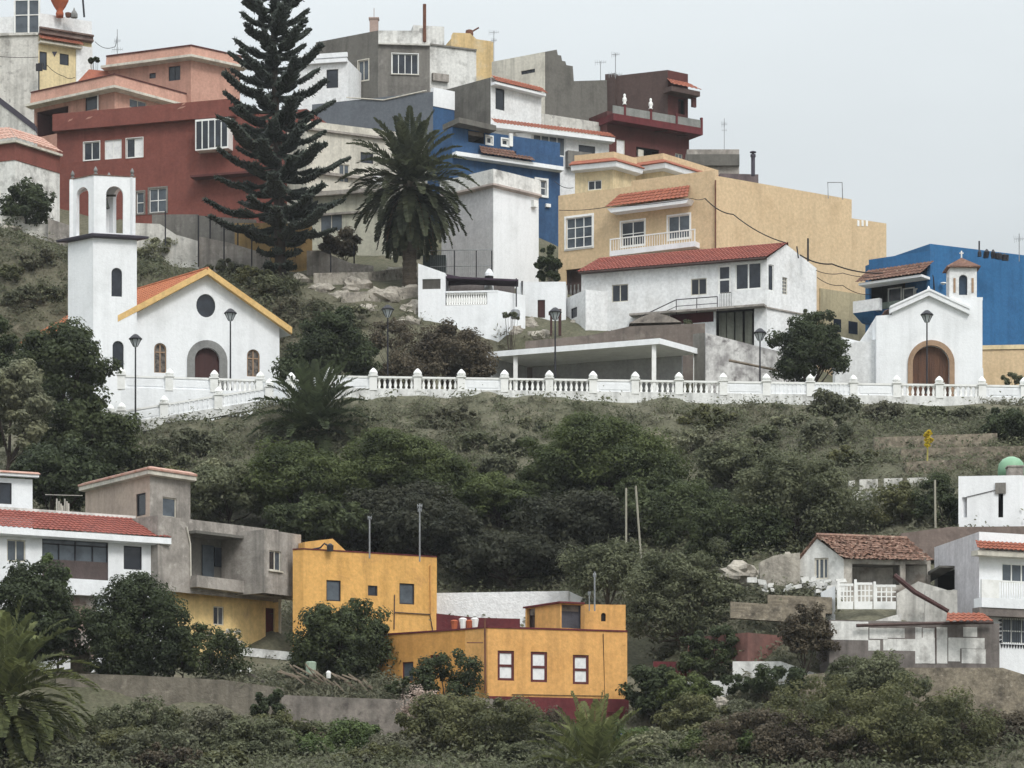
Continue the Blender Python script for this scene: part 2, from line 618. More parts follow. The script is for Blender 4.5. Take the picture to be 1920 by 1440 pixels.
        if sur:
            q = MB()
            w.box(q, u0 - sw, u1 + sw, z1, z1 + sw, -0.02, so)
            w.box(q, u0 - sw, u1 + sw, z0 - sw, z0, -0.02, so)
            w.box(q, u0 - sw, u0, z0, z1, -0.02, so)
            w.box(q, u1, u1 + sw, z0, z1, -0.02, so)
            q.build('surround', sur, fo)
        if sill:
            q = MB()
            w.box(q, u0 - 0.08, u1 + 0.08, z0 - 0.07, z0 - 0.005, -0.02, 0.1)
            q.build('sill', sill, fo)
        return fo

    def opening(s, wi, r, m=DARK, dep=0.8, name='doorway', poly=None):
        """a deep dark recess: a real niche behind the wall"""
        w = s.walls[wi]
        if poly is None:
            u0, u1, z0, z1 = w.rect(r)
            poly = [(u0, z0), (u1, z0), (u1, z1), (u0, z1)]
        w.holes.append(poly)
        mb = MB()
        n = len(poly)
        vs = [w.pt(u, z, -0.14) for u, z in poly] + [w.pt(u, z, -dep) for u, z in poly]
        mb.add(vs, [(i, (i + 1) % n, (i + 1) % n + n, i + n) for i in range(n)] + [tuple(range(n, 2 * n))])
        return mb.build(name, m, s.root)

    def door(s, wi, r, m=WOODM, name='door', dep=0.1):
        w = s.walls[wi]
        u0, u1, z0, z1 = w.rect(r)
        w.holes.append([(u0, z0), (u1, z0), (u1, z1), (u0, z1)])
        mb = MB()
        w.box(mb, u0, u1, z0, z1, -dep - 0.05, -dep)
        um = (u0 + u1) / 2
        h = z1 - z0
        for a, b in ((0.08, 0.46), (0.54, 0.94)):
            w.box(mb, u0 + 0.1, u1 - 0.1, z0 + h * a, z0 + h * b, -dep, -dep + 0.025)
        return mb.build(name, m, s.root)

# ------------------------------------------------------------------ the hillside
ST = [-700, 0, 200, 400, 560, 760, 960, 1200, 1440, 1680, 1920, 2700]
TR = {
    15: [-4] * 12,
    60: [-1.5] * 12,
    100: [1.5] * 12,
    128: [5.4] * 12,
    134: [7.2, 7.4, 7.3, 7.0, 6.6, 6.4, 6.4, 6.3, 6.9, 7.4, 7.6, 7.6],
    138.5: [8.6, 8.7, 8.5, 8.2, 7.0, 6.9, 7.6, 7.4, 8.0, 8.0, 8.0, 8.0],
    140.4: [9.3, 9.4, 9.2, 9.0, 7.4, 7.3, 7.8, 7.8, 8.6, 8.7, 8.7, 8.7],
    142.4: [11.1, 11.3, 11.0, 10.7, 10.0, 9.9, 8.5, 7.9, 9.1, 9.3, 9.2, 9.2],
    144.2: [11.4, 11.4, 11.2, 10.9, 10.6, 10.3, 8.9, 8.5, 10.6, 10.9, 10.4, 10.4],
    145.2: [11.5, 11.5, 11.3, 11.0, 10.9, 10.6, 10.4, 9.3, 11.7, 13.0, 10.4, 10.4],
    148: [12, 12, 11.8, 11.6, 11.6, 11.3, 11.0, 10.6, 14.5, 14.4, 10.8, 10.8],
    153: [12.6, 12.6, 12.6, 12.6, 12.8, 12.4, 12.4, 12.6, 16.7, 16.6, 15.8, 15.8],
    158: [15.4, 15.4, 15.4, 15.4, 15.4, 15.2, 15.2, 16.0, 18.4, 19.6, 20.0, 20.0],
    164: [18.8, 18.8, 18.8, 18.8, 18.6, 18.4, 18.4, 19.4, 20.6, 21.4, 21.8, 21.8],
    170: [22.0, 22.0, 21.8, 21.8, 21.6, 21.6, 21.6, 22.2, 23.0, 24.4, 24.6, 24.6],
    177: [25.4, 25.4, 25.4, 25.6, 25.8, 26.4, 26.4, 26.6, 26.6, 27.4, 27.6, 27.6],
    185: [28.2, 28.2, 29.2, 30.4, 31.0, 31.6, 31.5, 31.2, 30.9, 30.6, 30.5, 30.5],
    186.3: [28.0, 28.0, 28.9, 30.0, 31.4, 31.8, 31.8, 31.5, 31.1, 30.9, 30.7, 30.7],
    188.5: [31.0, 29.6, 29.4, 30.4, 31.9, 31.9, 31.9, 31.8, 31.8, 31.7, 31.7, 31.7],
    193: [33.8, 31.5, 31.6, 32, 32, 32.2, 32, 32, 32, 32, 32, 32],
    197: [37.0, 33.0, 32.4, 32.2, 33.6, 34.2, 32.2, 32.1, 32.2, 32.2, 32, 32],
    201.5: [41.4, 35.0, 34.0, 34.6, 38.0, 38.2, 32.6, 32.4, 32.6, 32.6, 32.3, 32.3],
    203: [42.6, 37.2, 36.4, 37.6, 39.6, 39.6, 38.6, 38.4, 34.0, 34.0, 33, 33],
    208: [46.4, 46.2, 44.2, 43.2, 43.4, 43.4, 41.8, 41.0, 38, 36, 34, 34],
    216: [50.0, 50.0, 47.8, 46.8, 46.2, 46.0, 45.4, 43, 40, 36, 34, 34],
    226: [51.6, 51.4, 50.2, 50.4, 51.4, 52, 51, 47, 42, 36, 33, 33],
    240: [60, 60, 60, 60, 59, 58, 57, 50, 41, 34, 31, 31],
    260: [64, 64, 64, 64, 62, 60, 58, 48, 38, 32, 30, 30],
    300: [60, 60, 60, 60, 58, 56, 52, 42, 34, 28, 26, 26],
    420: [30] * 12,
    900: [0] * 12,
}
_TY = np.array(sorted(TR))
_TZ = np.array([TR[y] for y in sorted(TR)], dtype=float)
_SX = np.array(ST, dtype=float)


def tz0(px, Y):
    i = np.clip(np.searchsorted(_TY, Y) - 1, 0, len(_TY) - 2)
    j = np.clip(np.searchsorted(_SX, px) - 1, 0, len(_SX) - 2)
    a = np.clip((Y - _TY[i]) / (_TY[i + 1] - _TY[i]), 0, 1)
    b = np.clip((px - _SX[j]) / (_SX[j + 1] - _SX[j]), 0, 1)
    b = b * b * (3 - 2 * b)
    return ((_TZ[i, j] * (1 - b) + _TZ[i, j + 1] * b) * (1 - a) + (_TZ[i + 1, j] * (1 - b) + _TZ[i + 1, j + 1] * b) * a)


def tz(px, Y):
    z = float(tz0(np.float64(px), np.float64(Y)))
    x = (px - CX) / F * Y
    amp = 0.5 if Y < 204 else 0.3
    if 186.0 < Y < 202 and px > 330:
        amp = 0.12
    return z + amp * noise.fractal(Vector((x * 0.35, Y * 0.35, 3.1)), 1.0, 2.0, 5)


def ground_at(x, Y):
    return tz(x / Y * F + CX, Y)


def hit(px, py, y0=120.0, y1=270.0):
    """where the line of sight through a photo pixel first meets the hillside"""
    Y = y0
    while Y < y1:
        if tz(px, Y) >= (HY - py) / F * Y:
            return Y
        Y += 0.4
    return y1


def build_terrain():
    xs = np.arange(-700, 2701, 11.0)
    ys = np.concatenate([np.linspace(15, 125, 14), np.arange(127, 214, 0.55), np.arange(214, 262, 1.5),
                         np.array([270, 285, 300, 340, 420, 600, 900])])
    vs, fs = [], []
    for Y in ys:
        for p in xs:
            vs.append(((p - CX) / F * Y, Y, tz(p, Y)))
    n = len(xs)
    for i in range(len(ys) - 1):
        for k in range(n - 1):
            a = i * n + k
            fs.append((a, a + 1, a + n + 1, a + n))
    mb = MB()
    mb.v, mb.f, mb.m = vs, fs, [0] * len(fs)
    o = mb.build('hillside', EARTH, None, smooth=True)
    tag(o, 'steep brown scrubby hillside under the village', 'hill', None, 'structure')
    # the valley floor and the land beyond, out to the horizon
    g = MB()
    g.poly([(-4000, -2500, -4.6), (4000, -2500, -4.6), (4000, 6000, -4.6), (-4000, 6000, -4.6)])
    o = g.build('ground', EARTH, None)
    tag(o, 'flat brown ground at the foot of the hill', 'ground', None, 'structure')


build_terrain()

# ------------------------------------------------------------------ leaves, trees, palms


def quads_obj(name, V, m, parent=None, loc=None, mi=None):
    """V: (n,4,3) array of quads as one mesh, fast"""
    n = len(V)
    loc = ROOTLOC.get(parent.name, Vector((0, 0, 0))) if parent else Vector(loc or (0, 0, 0))
    me = bpy.data.meshes.new(name)
    co = (V.reshape(-1, 3) - np.array(loc)).astype(np.float32)
    me.vertices.add(n * 4)
    me.vertices.foreach_set('co', co.ravel())
    me.loops.add(n * 4)
    me.loops.foreach_set('vertex_index', np.arange(n * 4, dtype=np.int32))
    me.polygons.add(n)
    me.polygons.foreach_set('loop_start', np.arange(0, n * 4, 4, dtype=np.int32))
    for x in (m if isinstance(m, (list, tuple)) else [m]):
        me.materials.append(x)
    if mi is not None:
        me.polygons.foreach_set('material_index', mi.astype(np.int32))
    me.update(calc_edges=True)
    o = bpy.data.objects.new(name, me)
    COL.objects.link(o)
    if parent:
        o.parent = parent
    else:
        o.location = loc
    ROOTLOC[o.name] = loc
    return o


def leaf_quads(C, Nn, size, rg, elong=1.6):
    """leaf shaped quads at C facing Nn"""
    n = len(C)
    Nn = Nn / (np.linalg.norm(Nn, axis=1, keepdims=True) + 1e-9)
    t = rg.normal(size=(n, 3))
    t -= Nn * (t * Nn).sum(1, keepdims=True)
    t /= np.linalg.norm(t, axis=1, keepdims=True) + 1e-9
    b = np.cross(Nn, t)
    s = (size * rg.uniform(0.6, 1.35, n))[:, None]
    a = t * s * elong * 0.5
    w = b * s * 0.5
    bend = Nn * s * 0.18
    return np.stack([C - a - bend, C + w, C + a - bend, C - w], axis=1)


def crown_quads(c, rad, nclump, per, size, rg, flat=1.0, tilt=(0, 0), clump=0.28, low=-0.55, up=0.6, elong=1.6, lumpy=0.36):
    c, rad = np.array(c, float), np.array(rad, float)
    d = rg.normal(size=(nclump * 3, 3))
    d /= np.linalg.norm(d, axis=1, keepdims=True)
    d = d[d[:, 2] > low][:nclump]
    r = rg.uniform(0.35, 1.0, len(d)) ** 0.5
    off = rg.uniform(0, 90)
    lump = np.array([1 + lumpy * noise.fractal(Vector((q[0] * 1.5 + off, q[1] * 1.5, q[2] * 1.5)), 1.0, 2.0, 3) for q in d])
    ctr = d * (r * lump)[:, None] * rad * (1 - clump * 0.5)
    ctr[:, 2] += tilt[0] * ctr[:, 0] + tilt[1] * ctr[:, 1]
    ctr += rg.normal(size=ctr.shape) * rad * 0.06
    cr = rad.min() * clump * rg.uniform(0.6, 1.5, len(ctr))
    n = len(ctr) * per
    k = np.repeat(np.arange(len(ctr)), per)
    q = rg.normal(size=(n, 3))
    q /= np.linalg.norm(q, axis=1, keepdims=True)
    rr = rg.uniform(0.55, 1.08, n)[:, None]
    off = q * rr * cr[k][:, None]
    off[:, 2] *= flat
    Cc = c + ctr[k] + off
    nn = q + np.array([0, 0, up]) + rg.normal(size=(n, 3)) * 0.45
    return leaf_quads(Cc, nn, size, rg, elong), c + ctr


SEED = [100]


def tree(name, label, cat, px, pyb, cpy, rx, ry, m, group=None, n=60, per=80, size=0.26, flat=0.75, tilt=0.0, Y=None,
         trunk=0.16, bark=None, depth=None, clump=0.3, low=-0.55, cpx=None, ntr=1, up=0.6, elong=1.6, lean=0.0, lumpy=0.36):
    """px,pyb: foot in the photo; cpx,cpy: middle of the crown; rx,ry: half sizes in photo pixels"""
    SEED[0] += 1
    rg = np.random.default_rng(SEED[0])
    rr = random.Random(SEED[0])
    if Y is None:
        Y = hit(px, pyb)
    base = P(px, pyb, Y)
    base.z = tz(px, Y) - 0.15
    c = P(cpx or px, cpy, Y)
    k = Y / F * 1.16
    R = (rx * k, (depth or rx * 0.8) * k, ry * k)
    root = thing(name, label, cat, base, group)
    V, ctr = crown_quads(c, R, n, int(per * 2.2), size * 0.6, rg, flat, (tilt, 0.0), clump, low, up, elong, lumpy)
    quads_obj('crown', V, m, root)
    mb = MB()
    bark = bark or BARKD
    for q in range(ntr):
        b0 = base + Vector((rr.uniform(-0.3, 0.3) * (ntr > 1), 0.2 * q, 0))
        top = c + Vector((rr.uniform(-0.15, 0.15) * R[0] + lean * R[0], 0, -0.15 * R[2]))
        mid = b0.lerp(top, 0.5) + Vector((rr.uniform(-0.2, 0.2), rr.uniform(-0.2, 0.2), 0))
        mb.tube([b0, b0.lerp(mid, 0.5), mid, top], [trunk * 1.3, trunk, trunk * 0.8, trunk * 0.45], 7)
        idx = list(range(len(ctr)))
        rr.shuffle(idx)
        for i in idx[:9]:
            t = Vector(ctr[i])
            s = b0.lerp(mid, rr.uniform(0.6, 1.0))
            mm = s.lerp(t, 0.5) + Vector((0, 0, -0.1 * R[2]))
            mb.tube([s, mm, t], [trunk * 0.5, trunk * 0.32, trunk * 0.12], 5)
    mb.build('trunk', bark, root)
    return root


def shrub(name, label, px, pyb, rx, ry, m, group=None, n=26, per=60, size=0.2, Y=None, flat=0.8, cat='shrub', **kw):
    return tree(name, label, cat, px, pyb, pyb - ry * 0.85, rx, ry, m, group, n=n, per=per, size=size, flat=flat, Y=Y,
                trunk=0.05, low=-0.8, **kw)


def frond_quads(base, az, el, length, rg, droop=1.0, nl=24, ll=0.5, lw=0.085, vee=0.5, rach=0.035):
    """one feather frond: rachis and two rows of leaflets as quads"""
    segs = 12
    p = np.array(base, float)
    e = el
    pts, dirs = [p.copy()], []
    h = np.array([math.cos(az), math.sin(az), 0.0])
    st = length / segs
    for i in range(segs):
        d = h * math.cos(e) + np.array([0, 0, 1.0]) * math.sin(e)
        dirs.append(d)
        p = p + d * st
        pts.append(p.copy())
        e -= droop * (0.05 + 0.11 * (i / segs)) * max(0.15, math.cos(e))
    dirs.append(dirs[-1])
    pts, dirs = np.array(pts), np.array(dirs)
    side = np.array([-h[1], h[0], 0.0])
    Q = []
    for i in range(segs):
        w = rach * (1 - 0.8 * i / segs)
        w2 = rach * (1 - 0.8 * (i + 1) / segs)
        Q.append([pts[i] - side * w, pts[i] + side * w, pts[i + 1] + side * w2, pts[i + 1] - side * w2])
    for j in range(nl):
        t = 0.1 + 0.9 * (j + 0.5) / nl
        f = t * segs
        i = min(int(f), segs - 1)
        b = pts[i] + (pts[i + 1] - pts[i]) * (f - i)
        d = dirs[i]
        upv = np.cross(d, side) * -1
        if upv[2] < 0:
            upv = -upv
        l = ll * (math.sin(math.pi * (0.12 + 0.83 * t)) ** 0.7) * rg.uniform(0.85, 1.15)
        for sg in (-1, 1):
            ld = d * 0.75 + side * sg * 0.8 + upv * vee * rg.uniform(0.4, 1.2)
            ld /= np.linalg.norm(ld)
            wv = np.cross(ld, upv)
            wv /= np.linalg.norm(wv) + 1e-9
            tip = b + ld * l
            tip[2] -= 0.1 * l
            m = b + ld * l * 0.45
            Q.append([b, m + wv * lw, tip, m - wv * lw])
    return Q


def palm(name, label, cpx, cpy, Y, rpx, m, nf=70, el0=-60, el1=85, base_py=None, tr=0.45, seed=5, droop=1.0, dead=10,
         ll=0.55, lw=0.09, nl=24, group=None, azlim=None):
    rg = np.random.default_rng(seed)
    c = P(cpx, cpy, Y)
    zb = tz(cpx, Y) - 0.2
    if base_py is not None:
        zb = min(zb, P(cpx, base_py, Y).z)
    root = thing(name, label, 'palm tree', (c.x, c.y, zb), group)
    L = rpx * Y / F
    Q, D = [], []
    ga = math.pi * (3 - math.sqrt(5))
    for i in range(nf):
        t = (i + 0.5) / nf
        el = math.radians(el1 + (el0 - el1) * t ** 0.9) + rg.uniform(-0.12, 0.12)
        az = i * ga + rg.uniform(-0.15, 0.15)
        b = np.array(c) + np.array([math.cos(az), math.sin(az), 0]) * tr * 0.5 + np.array([0, 0, 0.35 - 0.7 * t])
        Q += frond_quads(b, az, el, L * rg.uniform(0.88, 1.08), rg, droop, nl, ll, lw)
    for i in range(dead):
        az = i * 2 * math.pi / max(dead, 1) + rg.uniform(-0.2, 0.2)
        b = np.array(c) + np.array([math.cos(az), math.sin(az), 0]) * tr * 0.8 + np.array([0, 0, -0.5])
        D += frond_quads(b, az, math.radians(-58), L * rg.uniform(0.7, 0.95), rg, 1.2, 16, ll * 0.6, lw * 0.7)
    quads_obj('crown', np.array(Q), m, root)
    if D:
        quads_obj('dry_skirt', np.array(D), LF_DEADP, root)
    mb = MB()
    hgt = c.z - zb
    pts, rs = [], []
    k = max(6, int(hgt / 0.22))
    for i in range(k + 1):
        pts.append(Vector((c.x, c.y, zb + (hgt + 0.2) * i / k)))
        rs.append(tr * (1.12 - 0.15 * i / k) * (1.0 if i % 2 else 0.9))
    mb.tube(pts, rs, 10)
    mb.build('trunk', BARKP, root)
    return root


def norfolk_pine():
    rg = np.random.default_rng(77)
    Y = 209.5
    base = P(527, 500, Y)
    base.z = tz(527, Y) - 0.2
    top = P(508, -75, Y)
    root = thing('norfolk_pine', 'very tall dark pine with tiers of upswept branches on the slope above the church', 'tree', base)
    mb = MB()
    mb.tube([base, base.lerp(top, 0.35), base.lerp(top, 0.7), top], [0.42, 0.33, 0.2, 0.05], 9)
    mb.build('trunk', BARKD, root)
    k = Y / F
    prof = [(-60, 34), (0, 72), (60, 88), (130, 106), (200, 126), (290, 142), (340, 144), (400, 142), (420, 80), (445, 44), (480, 46)]
    cords, Q = MB(), []

    def L_at(py):
        for (a, la), (b, lb) in zip(prof, prof[1:]):
            if a <= py <= b:
                return la + (lb - la) * (py - a) / (b - a)
        return 30
    py = -55.0
    w = 0
    while py < 486:
        f = max(0, min(1, (500 - py) / 575))
        c = base.lerp(top, f)
        Lb = L_at(py) * k
        nb = 6
        for j in range(nb):
            az = w * 0.55 + j * 2 * math.pi / nb + rg.uniform(-0.22, 0.22)
            ln = Lb * rg.uniform(0.68, 1.08)
            if rg.random() < 0.2:
                ln *= 0.7
            el = math.radians(26 * max(0, f - 0.25) / 0.75 - 3 + rg.uniform(-4, 4))
            h = Vector((math.cos(az), math.sin(az), 0))
            sd = Vector((-h.y, h.x, 0))
            pts = []
            for i in range(9):
                t = i / 8
                z = math.tan(el) * ln * t - 0.10 * ln * math.sin(math.pi * min(1, t * 1.15)) + 0.14 * ln * t ** 3
                pts.append(c + h * ln * t + Vector((0, 0, z)))
            cords.tube(pts, [0.1, 0.12, 0.14, 0.15, 0.16, 0.17, 0.17, 0.15, 0.08], 5)
            paths = [pts]
            ns = max(3, int(ln / 0.42))
            for q in range(ns):
                t = 0.3 + 0.68 * q / ns
                i = min(7, int(t * 8))
                b0 = pts[i].lerp(pts[i + 1], t * 8 - i)
                for sg in (-1, 1):
                    sl = 0.22 * ln * (1.1 - t) * rg.uniform(0.7, 1.1) + 0.3
                    d = (h * 0.75 + sd * sg * 0.8 + Vector((0, 0, 0.16))).normalized()
                    p = [b0, b0 + d * sl * 0.5 + Vector((0, 0, -0.02)), b0 + d * sl + Vector((0, 0, 0.12 * sl))]
                    cords.tube(p, [0.11, 0.14, 0.08], 5)
                    paths.append(p)
            for p in paths:
                for a, b in zip(p, p[1:]):
                    n = max(2, int((b - a).length * 17))
                    t = rg.random(n)
                    A, B = np.array(a), np.array(b)
                    C = A + (B - A) * t[:, None]
                    dd = (B - A) / (np.linalg.norm(B - A) + 1e-9)
                    r = rg.normal(size=(n, 3))
                    r[:, 2] += 0.25
                    r -= dd * (r @ dd)[:, None]
                    r /= np.linalg.norm(r, axis=1, keepdims=True) + 1e-9
                    tip = C + r * rg.uniform(0.18, 0.3, n)[:, None] + dd * 0.12
                    wv = np.cross(r, dd) * 0.05
                    mid = (C + tip) / 2
                    Q.append(np.stack([C, mid + wv, tip, mid - wv], axis=1))
        py += rg.uniform(22, 28)
        w += 1
    cords.build('branches', LF_PINE, root)
    quads_obj('foliage', np.concatenate(Q), LF_PINE, root)


# ------------------------------------------------------------------ sky, sun and camera
def setup_light_camera():
    w = bpy.data.worlds.new('World')
    SC.world = w
    w.use_nodes = True
    nt = w.node_tree
    bg = nt.nodes['Background']
    sky = nt.nodes.new('ShaderNodeTexSky')
    sky.sky_type = 'NISHITA'
    sky.sun_disc = False
    el, rot = math.radians(SUN_EL), math.radians(SUN_AZ)
    sky.sun_elevation = el
    sky.sun_rotation = rot
    sky.air_density = 1.0
    sky.dust_density = 6.0
    sky.ozone_density = 1.0
    # a closed pale cloud deck: the clear sky only tints it
    mx = nt.nodes.new('ShaderNodeMix')
    mx.data_type = 'RGBA'
    mx.inputs[0].default_value = 0.9
    nt.links.new(sky.outputs[0], mx.inputs[6])
    geo = nt.nodes.new('ShaderNodeTexCoord')
    sep = nt.nodes.new('ShaderNodeSeparateXYZ')
    nt.links.new(geo.outputs['Generated'], sep.inputs[0])
    up = nt.nodes.new('ShaderNodeMapRange')          # overcast: the zenith is brighter than the horizon
    up.inputs[1].default_value, up.inputs[2].default_value = 0.2, 1.0
    up.inputs[3].default_value, up.inputs[4].default_value = 1.0, ZEN
    nt.links.new(sep.outputs['Z'], up.inputs[0])
    sc = nt.nodes.new('ShaderNodeVectorMath')
    sc.operation = 'SCALE'
    sc.inputs[0].default_value = SKYC[:3]
    cn = nt.nodes.new('ShaderNodeTexNoise')             # faint cloud tone
    cn.inputs['Scale'].default_value = 5.0
    cn.inputs['Detail'].default_value = 4
    mp = nt.nodes.new('ShaderNodeMapping')
    mp.inputs['Scale'].default_value = (1, 1, 3.0)
    nt.links.new(geo.outputs['Generated'], mp.inputs[0])
    nt.links.new(mp.outputs[0], cn.inputs['Vector'])
    cr = nt.nodes.new('ShaderNodeMapRange')
    cr.inputs[1].default_value, cr.inputs[2].default_value = 0.3, 0.7
    cr.inputs[3].default_value, cr.inputs[4].default_value = 0.955, 1.045
    nt.links.new(cn.outputs['Fac'], cr.inputs[0])
    mm = nt.nodes.new('ShaderNodeMath')
    mm.operation = 'MULTIPLY'
    nt.links.new(up.outputs[0], mm.inputs[0])
    nt.links.new(cr.outputs[0], mm.inputs[1])
    nt.links.new(mm.outputs[0], sc.inputs['Scale'])
    nt.links.new(sc.outputs[0], mx.inputs[7])
    nt.links.new(mx.outputs[2], bg.inputs['Color'])
    bg.inputs['Strength'].default_value = SKYS
    sd = bpy.data.lights.new('Sun', 'SUN')
    sd.energy = SUN_E
    sd.angle = math.radians(SUN_ANG)
    sd.color = (1.0, 0.97, 0.92)
    so = bpy.data.objects.new('Sun', sd)
    COL.objects.link(so)
    d = Vector((math.sin(rot) * math.cos(el), math.cos(rot) * math.cos(el), math.sin(el)))
    so.rotation_euler = d.to_track_quat('Z', 'Y').to_euler()
    so.location = (60, -60, 150)
    cd = bpy.data.cameras.new('Camera')
    cd.sensor_width = 36
    cd.lens = 36 * F / 1920
    cd.shift_y = (HY - 720) / 1920
    cd.clip_start = 1
    cd.clip_end = 12000
    co = bpy.data.objects.new('Camera', cd)
    co.rotation_euler = (math.pi / 2, 0, 0)
    COL.objects.link(co)
    SC.camera = co
    SC.view_settings.view_transform = 'Standard'
    SC.view_settings.look = 'None'
    SC.view_settings.exposure = EXPO
    SC.view_settings.gamma = 1.0
    SC.cycles.max_bounces = 6
    SC.cycles.transparent_max_bounces = 4


HAZE = 0.00012
SUN_EL, SUN_AZ, SUN_E, SUN_ANG, EXPO = 48, 150, 1.15, 16, 0.53
SKYC, SKYS, ZEN = (4.7, 5.0, 5.1, 1.0), 0.1, 3.4
setup_light_camera()

# thin even haze in the air between the camera and the village
_h = MB().box(-420, -6, -5.6, 420, 420, 90)
_o = _h.build('haze', None)
_o.data.materials.clear()
_hm = bpy.data.materials.new('thin haze')
_hm.use_nodes = True
_hm.node_tree.nodes.remove(_hm.node_tree.nodes['Principled BSDF'])
_pv = _hm.node_tree.nodes.new('ShaderNodeVolumePrincipled')
_pv.inputs['Color'].default_value = (0.93, 0.96, 1.0, 1)
_pv.inputs['Density'].default_value = HAZE
_pv.inputs['Anisotropy'].default_value = 0.2
_hm.node_tree.links.new(_pv.outputs[0], _hm.node_tree.nodes['Material Output'].inputs['Volume'])
_o.data.materials.append(_hm)
tag(_o, 'thin pale haze in the air', None, None, 'stuff')

# ================================================================== UPPER VILLAGE
def boxmb(h, wi, r, o0, o1):
    w = h.walls[wi]
    u0, u1, z0, z1 = w.rect(r, o1)
    mb = MB()
    w.box(mb, u0, u1, z0, z1, o0, o1)
    return mb


def pole_mb(px, py0, py1, Y, r=0.03, n=6, lean=0):
    a, b = P(px, py1, Y), P(px + lean, py0, Y)
    return MB().tube([a, b], r, n), a


def antenna(px, py0, py1, Y, label, arms=((0.15, 7), (0.4, 5)), r=0.03, group='television antennas on the roofs', dish=False):
    k = Y / F
    a, b = P(px, py1, Y), P(px, py0, Y)
    a.z -= 0.3
    root = thing('antenna', label, 'antenna', a, group)
    MB().tube([a, b], r, 6).build('mast', GALV, root)
    for t, hw in arms:
        c = b.lerp(a, t)
        mb = MB()
        x = hw * k
        mb.tube([c + Vector((-x, 0.1, 0.04)), c + Vector((x, -0.1, 0))], r * 0.6, 5)
        ne = 6 if hw > 4.5 else 3
        for i in range(ne):
            q = c + Vector((-x + 2 * x * i / (ne - 1), 0.1 - 0.04 * i, 0.03))
            l = (0.28 - 0.03 * i) if hw > 4.5 else 0.1
            mb.tube([q + Vector((0, -l * .6, -l)), q + Vector((0, l * .6, l))], r * 0.4, 4)
        mb.build('boom', GALV, root)
    if dish:
        c = b.lerp(a, 0.6) + Vector((0.1, -0.15, 0))
        MB().lathe(c, [(0.02, 0), (0.2, 0.04), (0.34, 0.12), (0.36, 0.14)], 12).build('dish', WPAINT, root)
    return root


# ---- top left block with terrace and yellow corner
h = House('terrace_house', 'pale block and yellow corner house with brown cornice, highest at the left edge', 'house',
          [(-90, 64), (72, 60), (172, 76)], 252, 1, 330, [CREAM2, PALEY, PALEY, CREAM2])
h.window(1, (74, 97, 88, 131), BLACKM, GLASS, cols=1)
h.window(1, (112, 101, 129, 122), BLACKM, GLASS, cols=1)
h.done()
w = h.walls[1]
u0, u1, z0, z1 = w.rect((142, 76, 171, 330))
q = MB()
w.box(q, u0, w.L + 0.02, h.z0, h.zpy(74), -0.02, 0.12)
q.build('wall_facing', WHITE, h.root)
h.ring('cornice', 1, 2, [(-0.02, h.zpy(50)), (0.5, h.zpy(52)), (0.5, h.zpy(55)), (0.32, h.zpy(56)), (0.32, h.zpy(60)),
                         (0.45, h.zpy(61)), (0.45, h.zpy(64)), (-0.02, h.zpy(66))], plaster('brown cornice', (120, 96, 88), (170, 160, 150)), py=False)
q = MB()
w.box(q, 0.05, w.L, h.zpy(50), h.zpy(24), -0.3, 0.0)
q.build('parapet', WHITE, h.root)
w = h.walls[1]
q = MB()
u0, u1, z0, z1 = w.rect((72, 70, 150, 88))
d = [w.pt(u0, z1, 0), w.pt(u1, z1, 0), w.pt(u1 + .1, z0 + .25, 0.7), w.pt(u0 - .1, z0 + .25, 0.7)]
q.tiles(*d, pitch=0.25, h=0.06, rows=3)
q.build('tile_canopy', TILE, h.root)
w.box(MB(), 0, 1, 0, 1, 0, 1)
q = MB()
w.box(q, u0, u1, z0, z0 + 0.18, -0.02, 0.55)
q.build('canopy_slab', CREAM, h.root)
q = MB()
q.add([w.pt(*w.uz(97, 97), 0.04), w.pt(*w.uz(107, 97), 0.04), w.pt(*w.uz(102, 107), 0.04), w.pt(*w.uz(102, 97), 0.07)], [(0, 3, 2), (3, 1, 2)])
q.build('emblem', SLATE, h.root)
w = h.walls[0]
q = MB()
w.box(q, 0.2, w.L - 0.05, h.zpy(60), h.zpy(30), -0.3, -0.02)
q.build('parapet', WHITE, h.root)
q = MB()
for px in (28, 54, 74):
    u, z = w.uz(px, 30)
    w.box(q, u - 0.07, u + 0.07, h.zpy(62), h.zpy(-30), 0.0, 0.12)
for py in (28, 0):
    w.box(q, w.uz(28, py)[0] + 0.07, w.uz(74, py)[0] - 0.07, h.zpy(py) - 0.04, h.zpy(py) + 0.04, 0.02, 0.08)
fr = q.build('window', WPAINT, h.root)
fr['label'] = 'glazed terrace enclosure with white posts'
q = MB()
w.box(q, w.uz(28, 30)[0], w.uz(74, 30)[0], h.zpy(60), h.zpy(-30), -0.01, 0.01)
q.build('pane', GLASS2, fr)
# ledge line and lettering-like wires are left plain; cable box
q = MB()
w.box(q, 0, w.L, h.zpy(66), h.zpy(63), -0.02, 0.15)
q.build('ledge', CREAM2, h.root)

YT = 252.5
c = P(112, 28, YT)
single(MB().lathe(c, [(0.3, -.2), (0.34, 0.1), (0.26, 0.35), (0.5, 0.7), (0.75, 1.2), (0.8, 1.6), (0.6, 1.8)], 14), 'clay_urn', TERRAC,
       'big orange clay urn standing on the parapet of the highest left house', 'urn', c - Vector((0, 0, .2)), smooth=True)
c = P(128, 30, YT)
single(MB().lathe(c, [(0.2, -.1), (0.26, 0.1), (0.26, 0.25), (0.12, 0.3)], 10), 'flower_pot', RUST,
       'low dark pot beside the orange urn on the parapet', 'pot', c)
c = P(139, 31, YT)
single(MB().lathe(c, [(0.3, -.1), (0.3, 0.2), (0.2, 0.4), (0.08, 0.55), (0.03, 0.75)], 10), 'garden_figure', STONEG,
       'small grey pointed ornament on the parapet right of the orange urn', 'ornament', c)
mb, a = pole_mb(158, -30, 32, YT, 0.09, lean=-5)
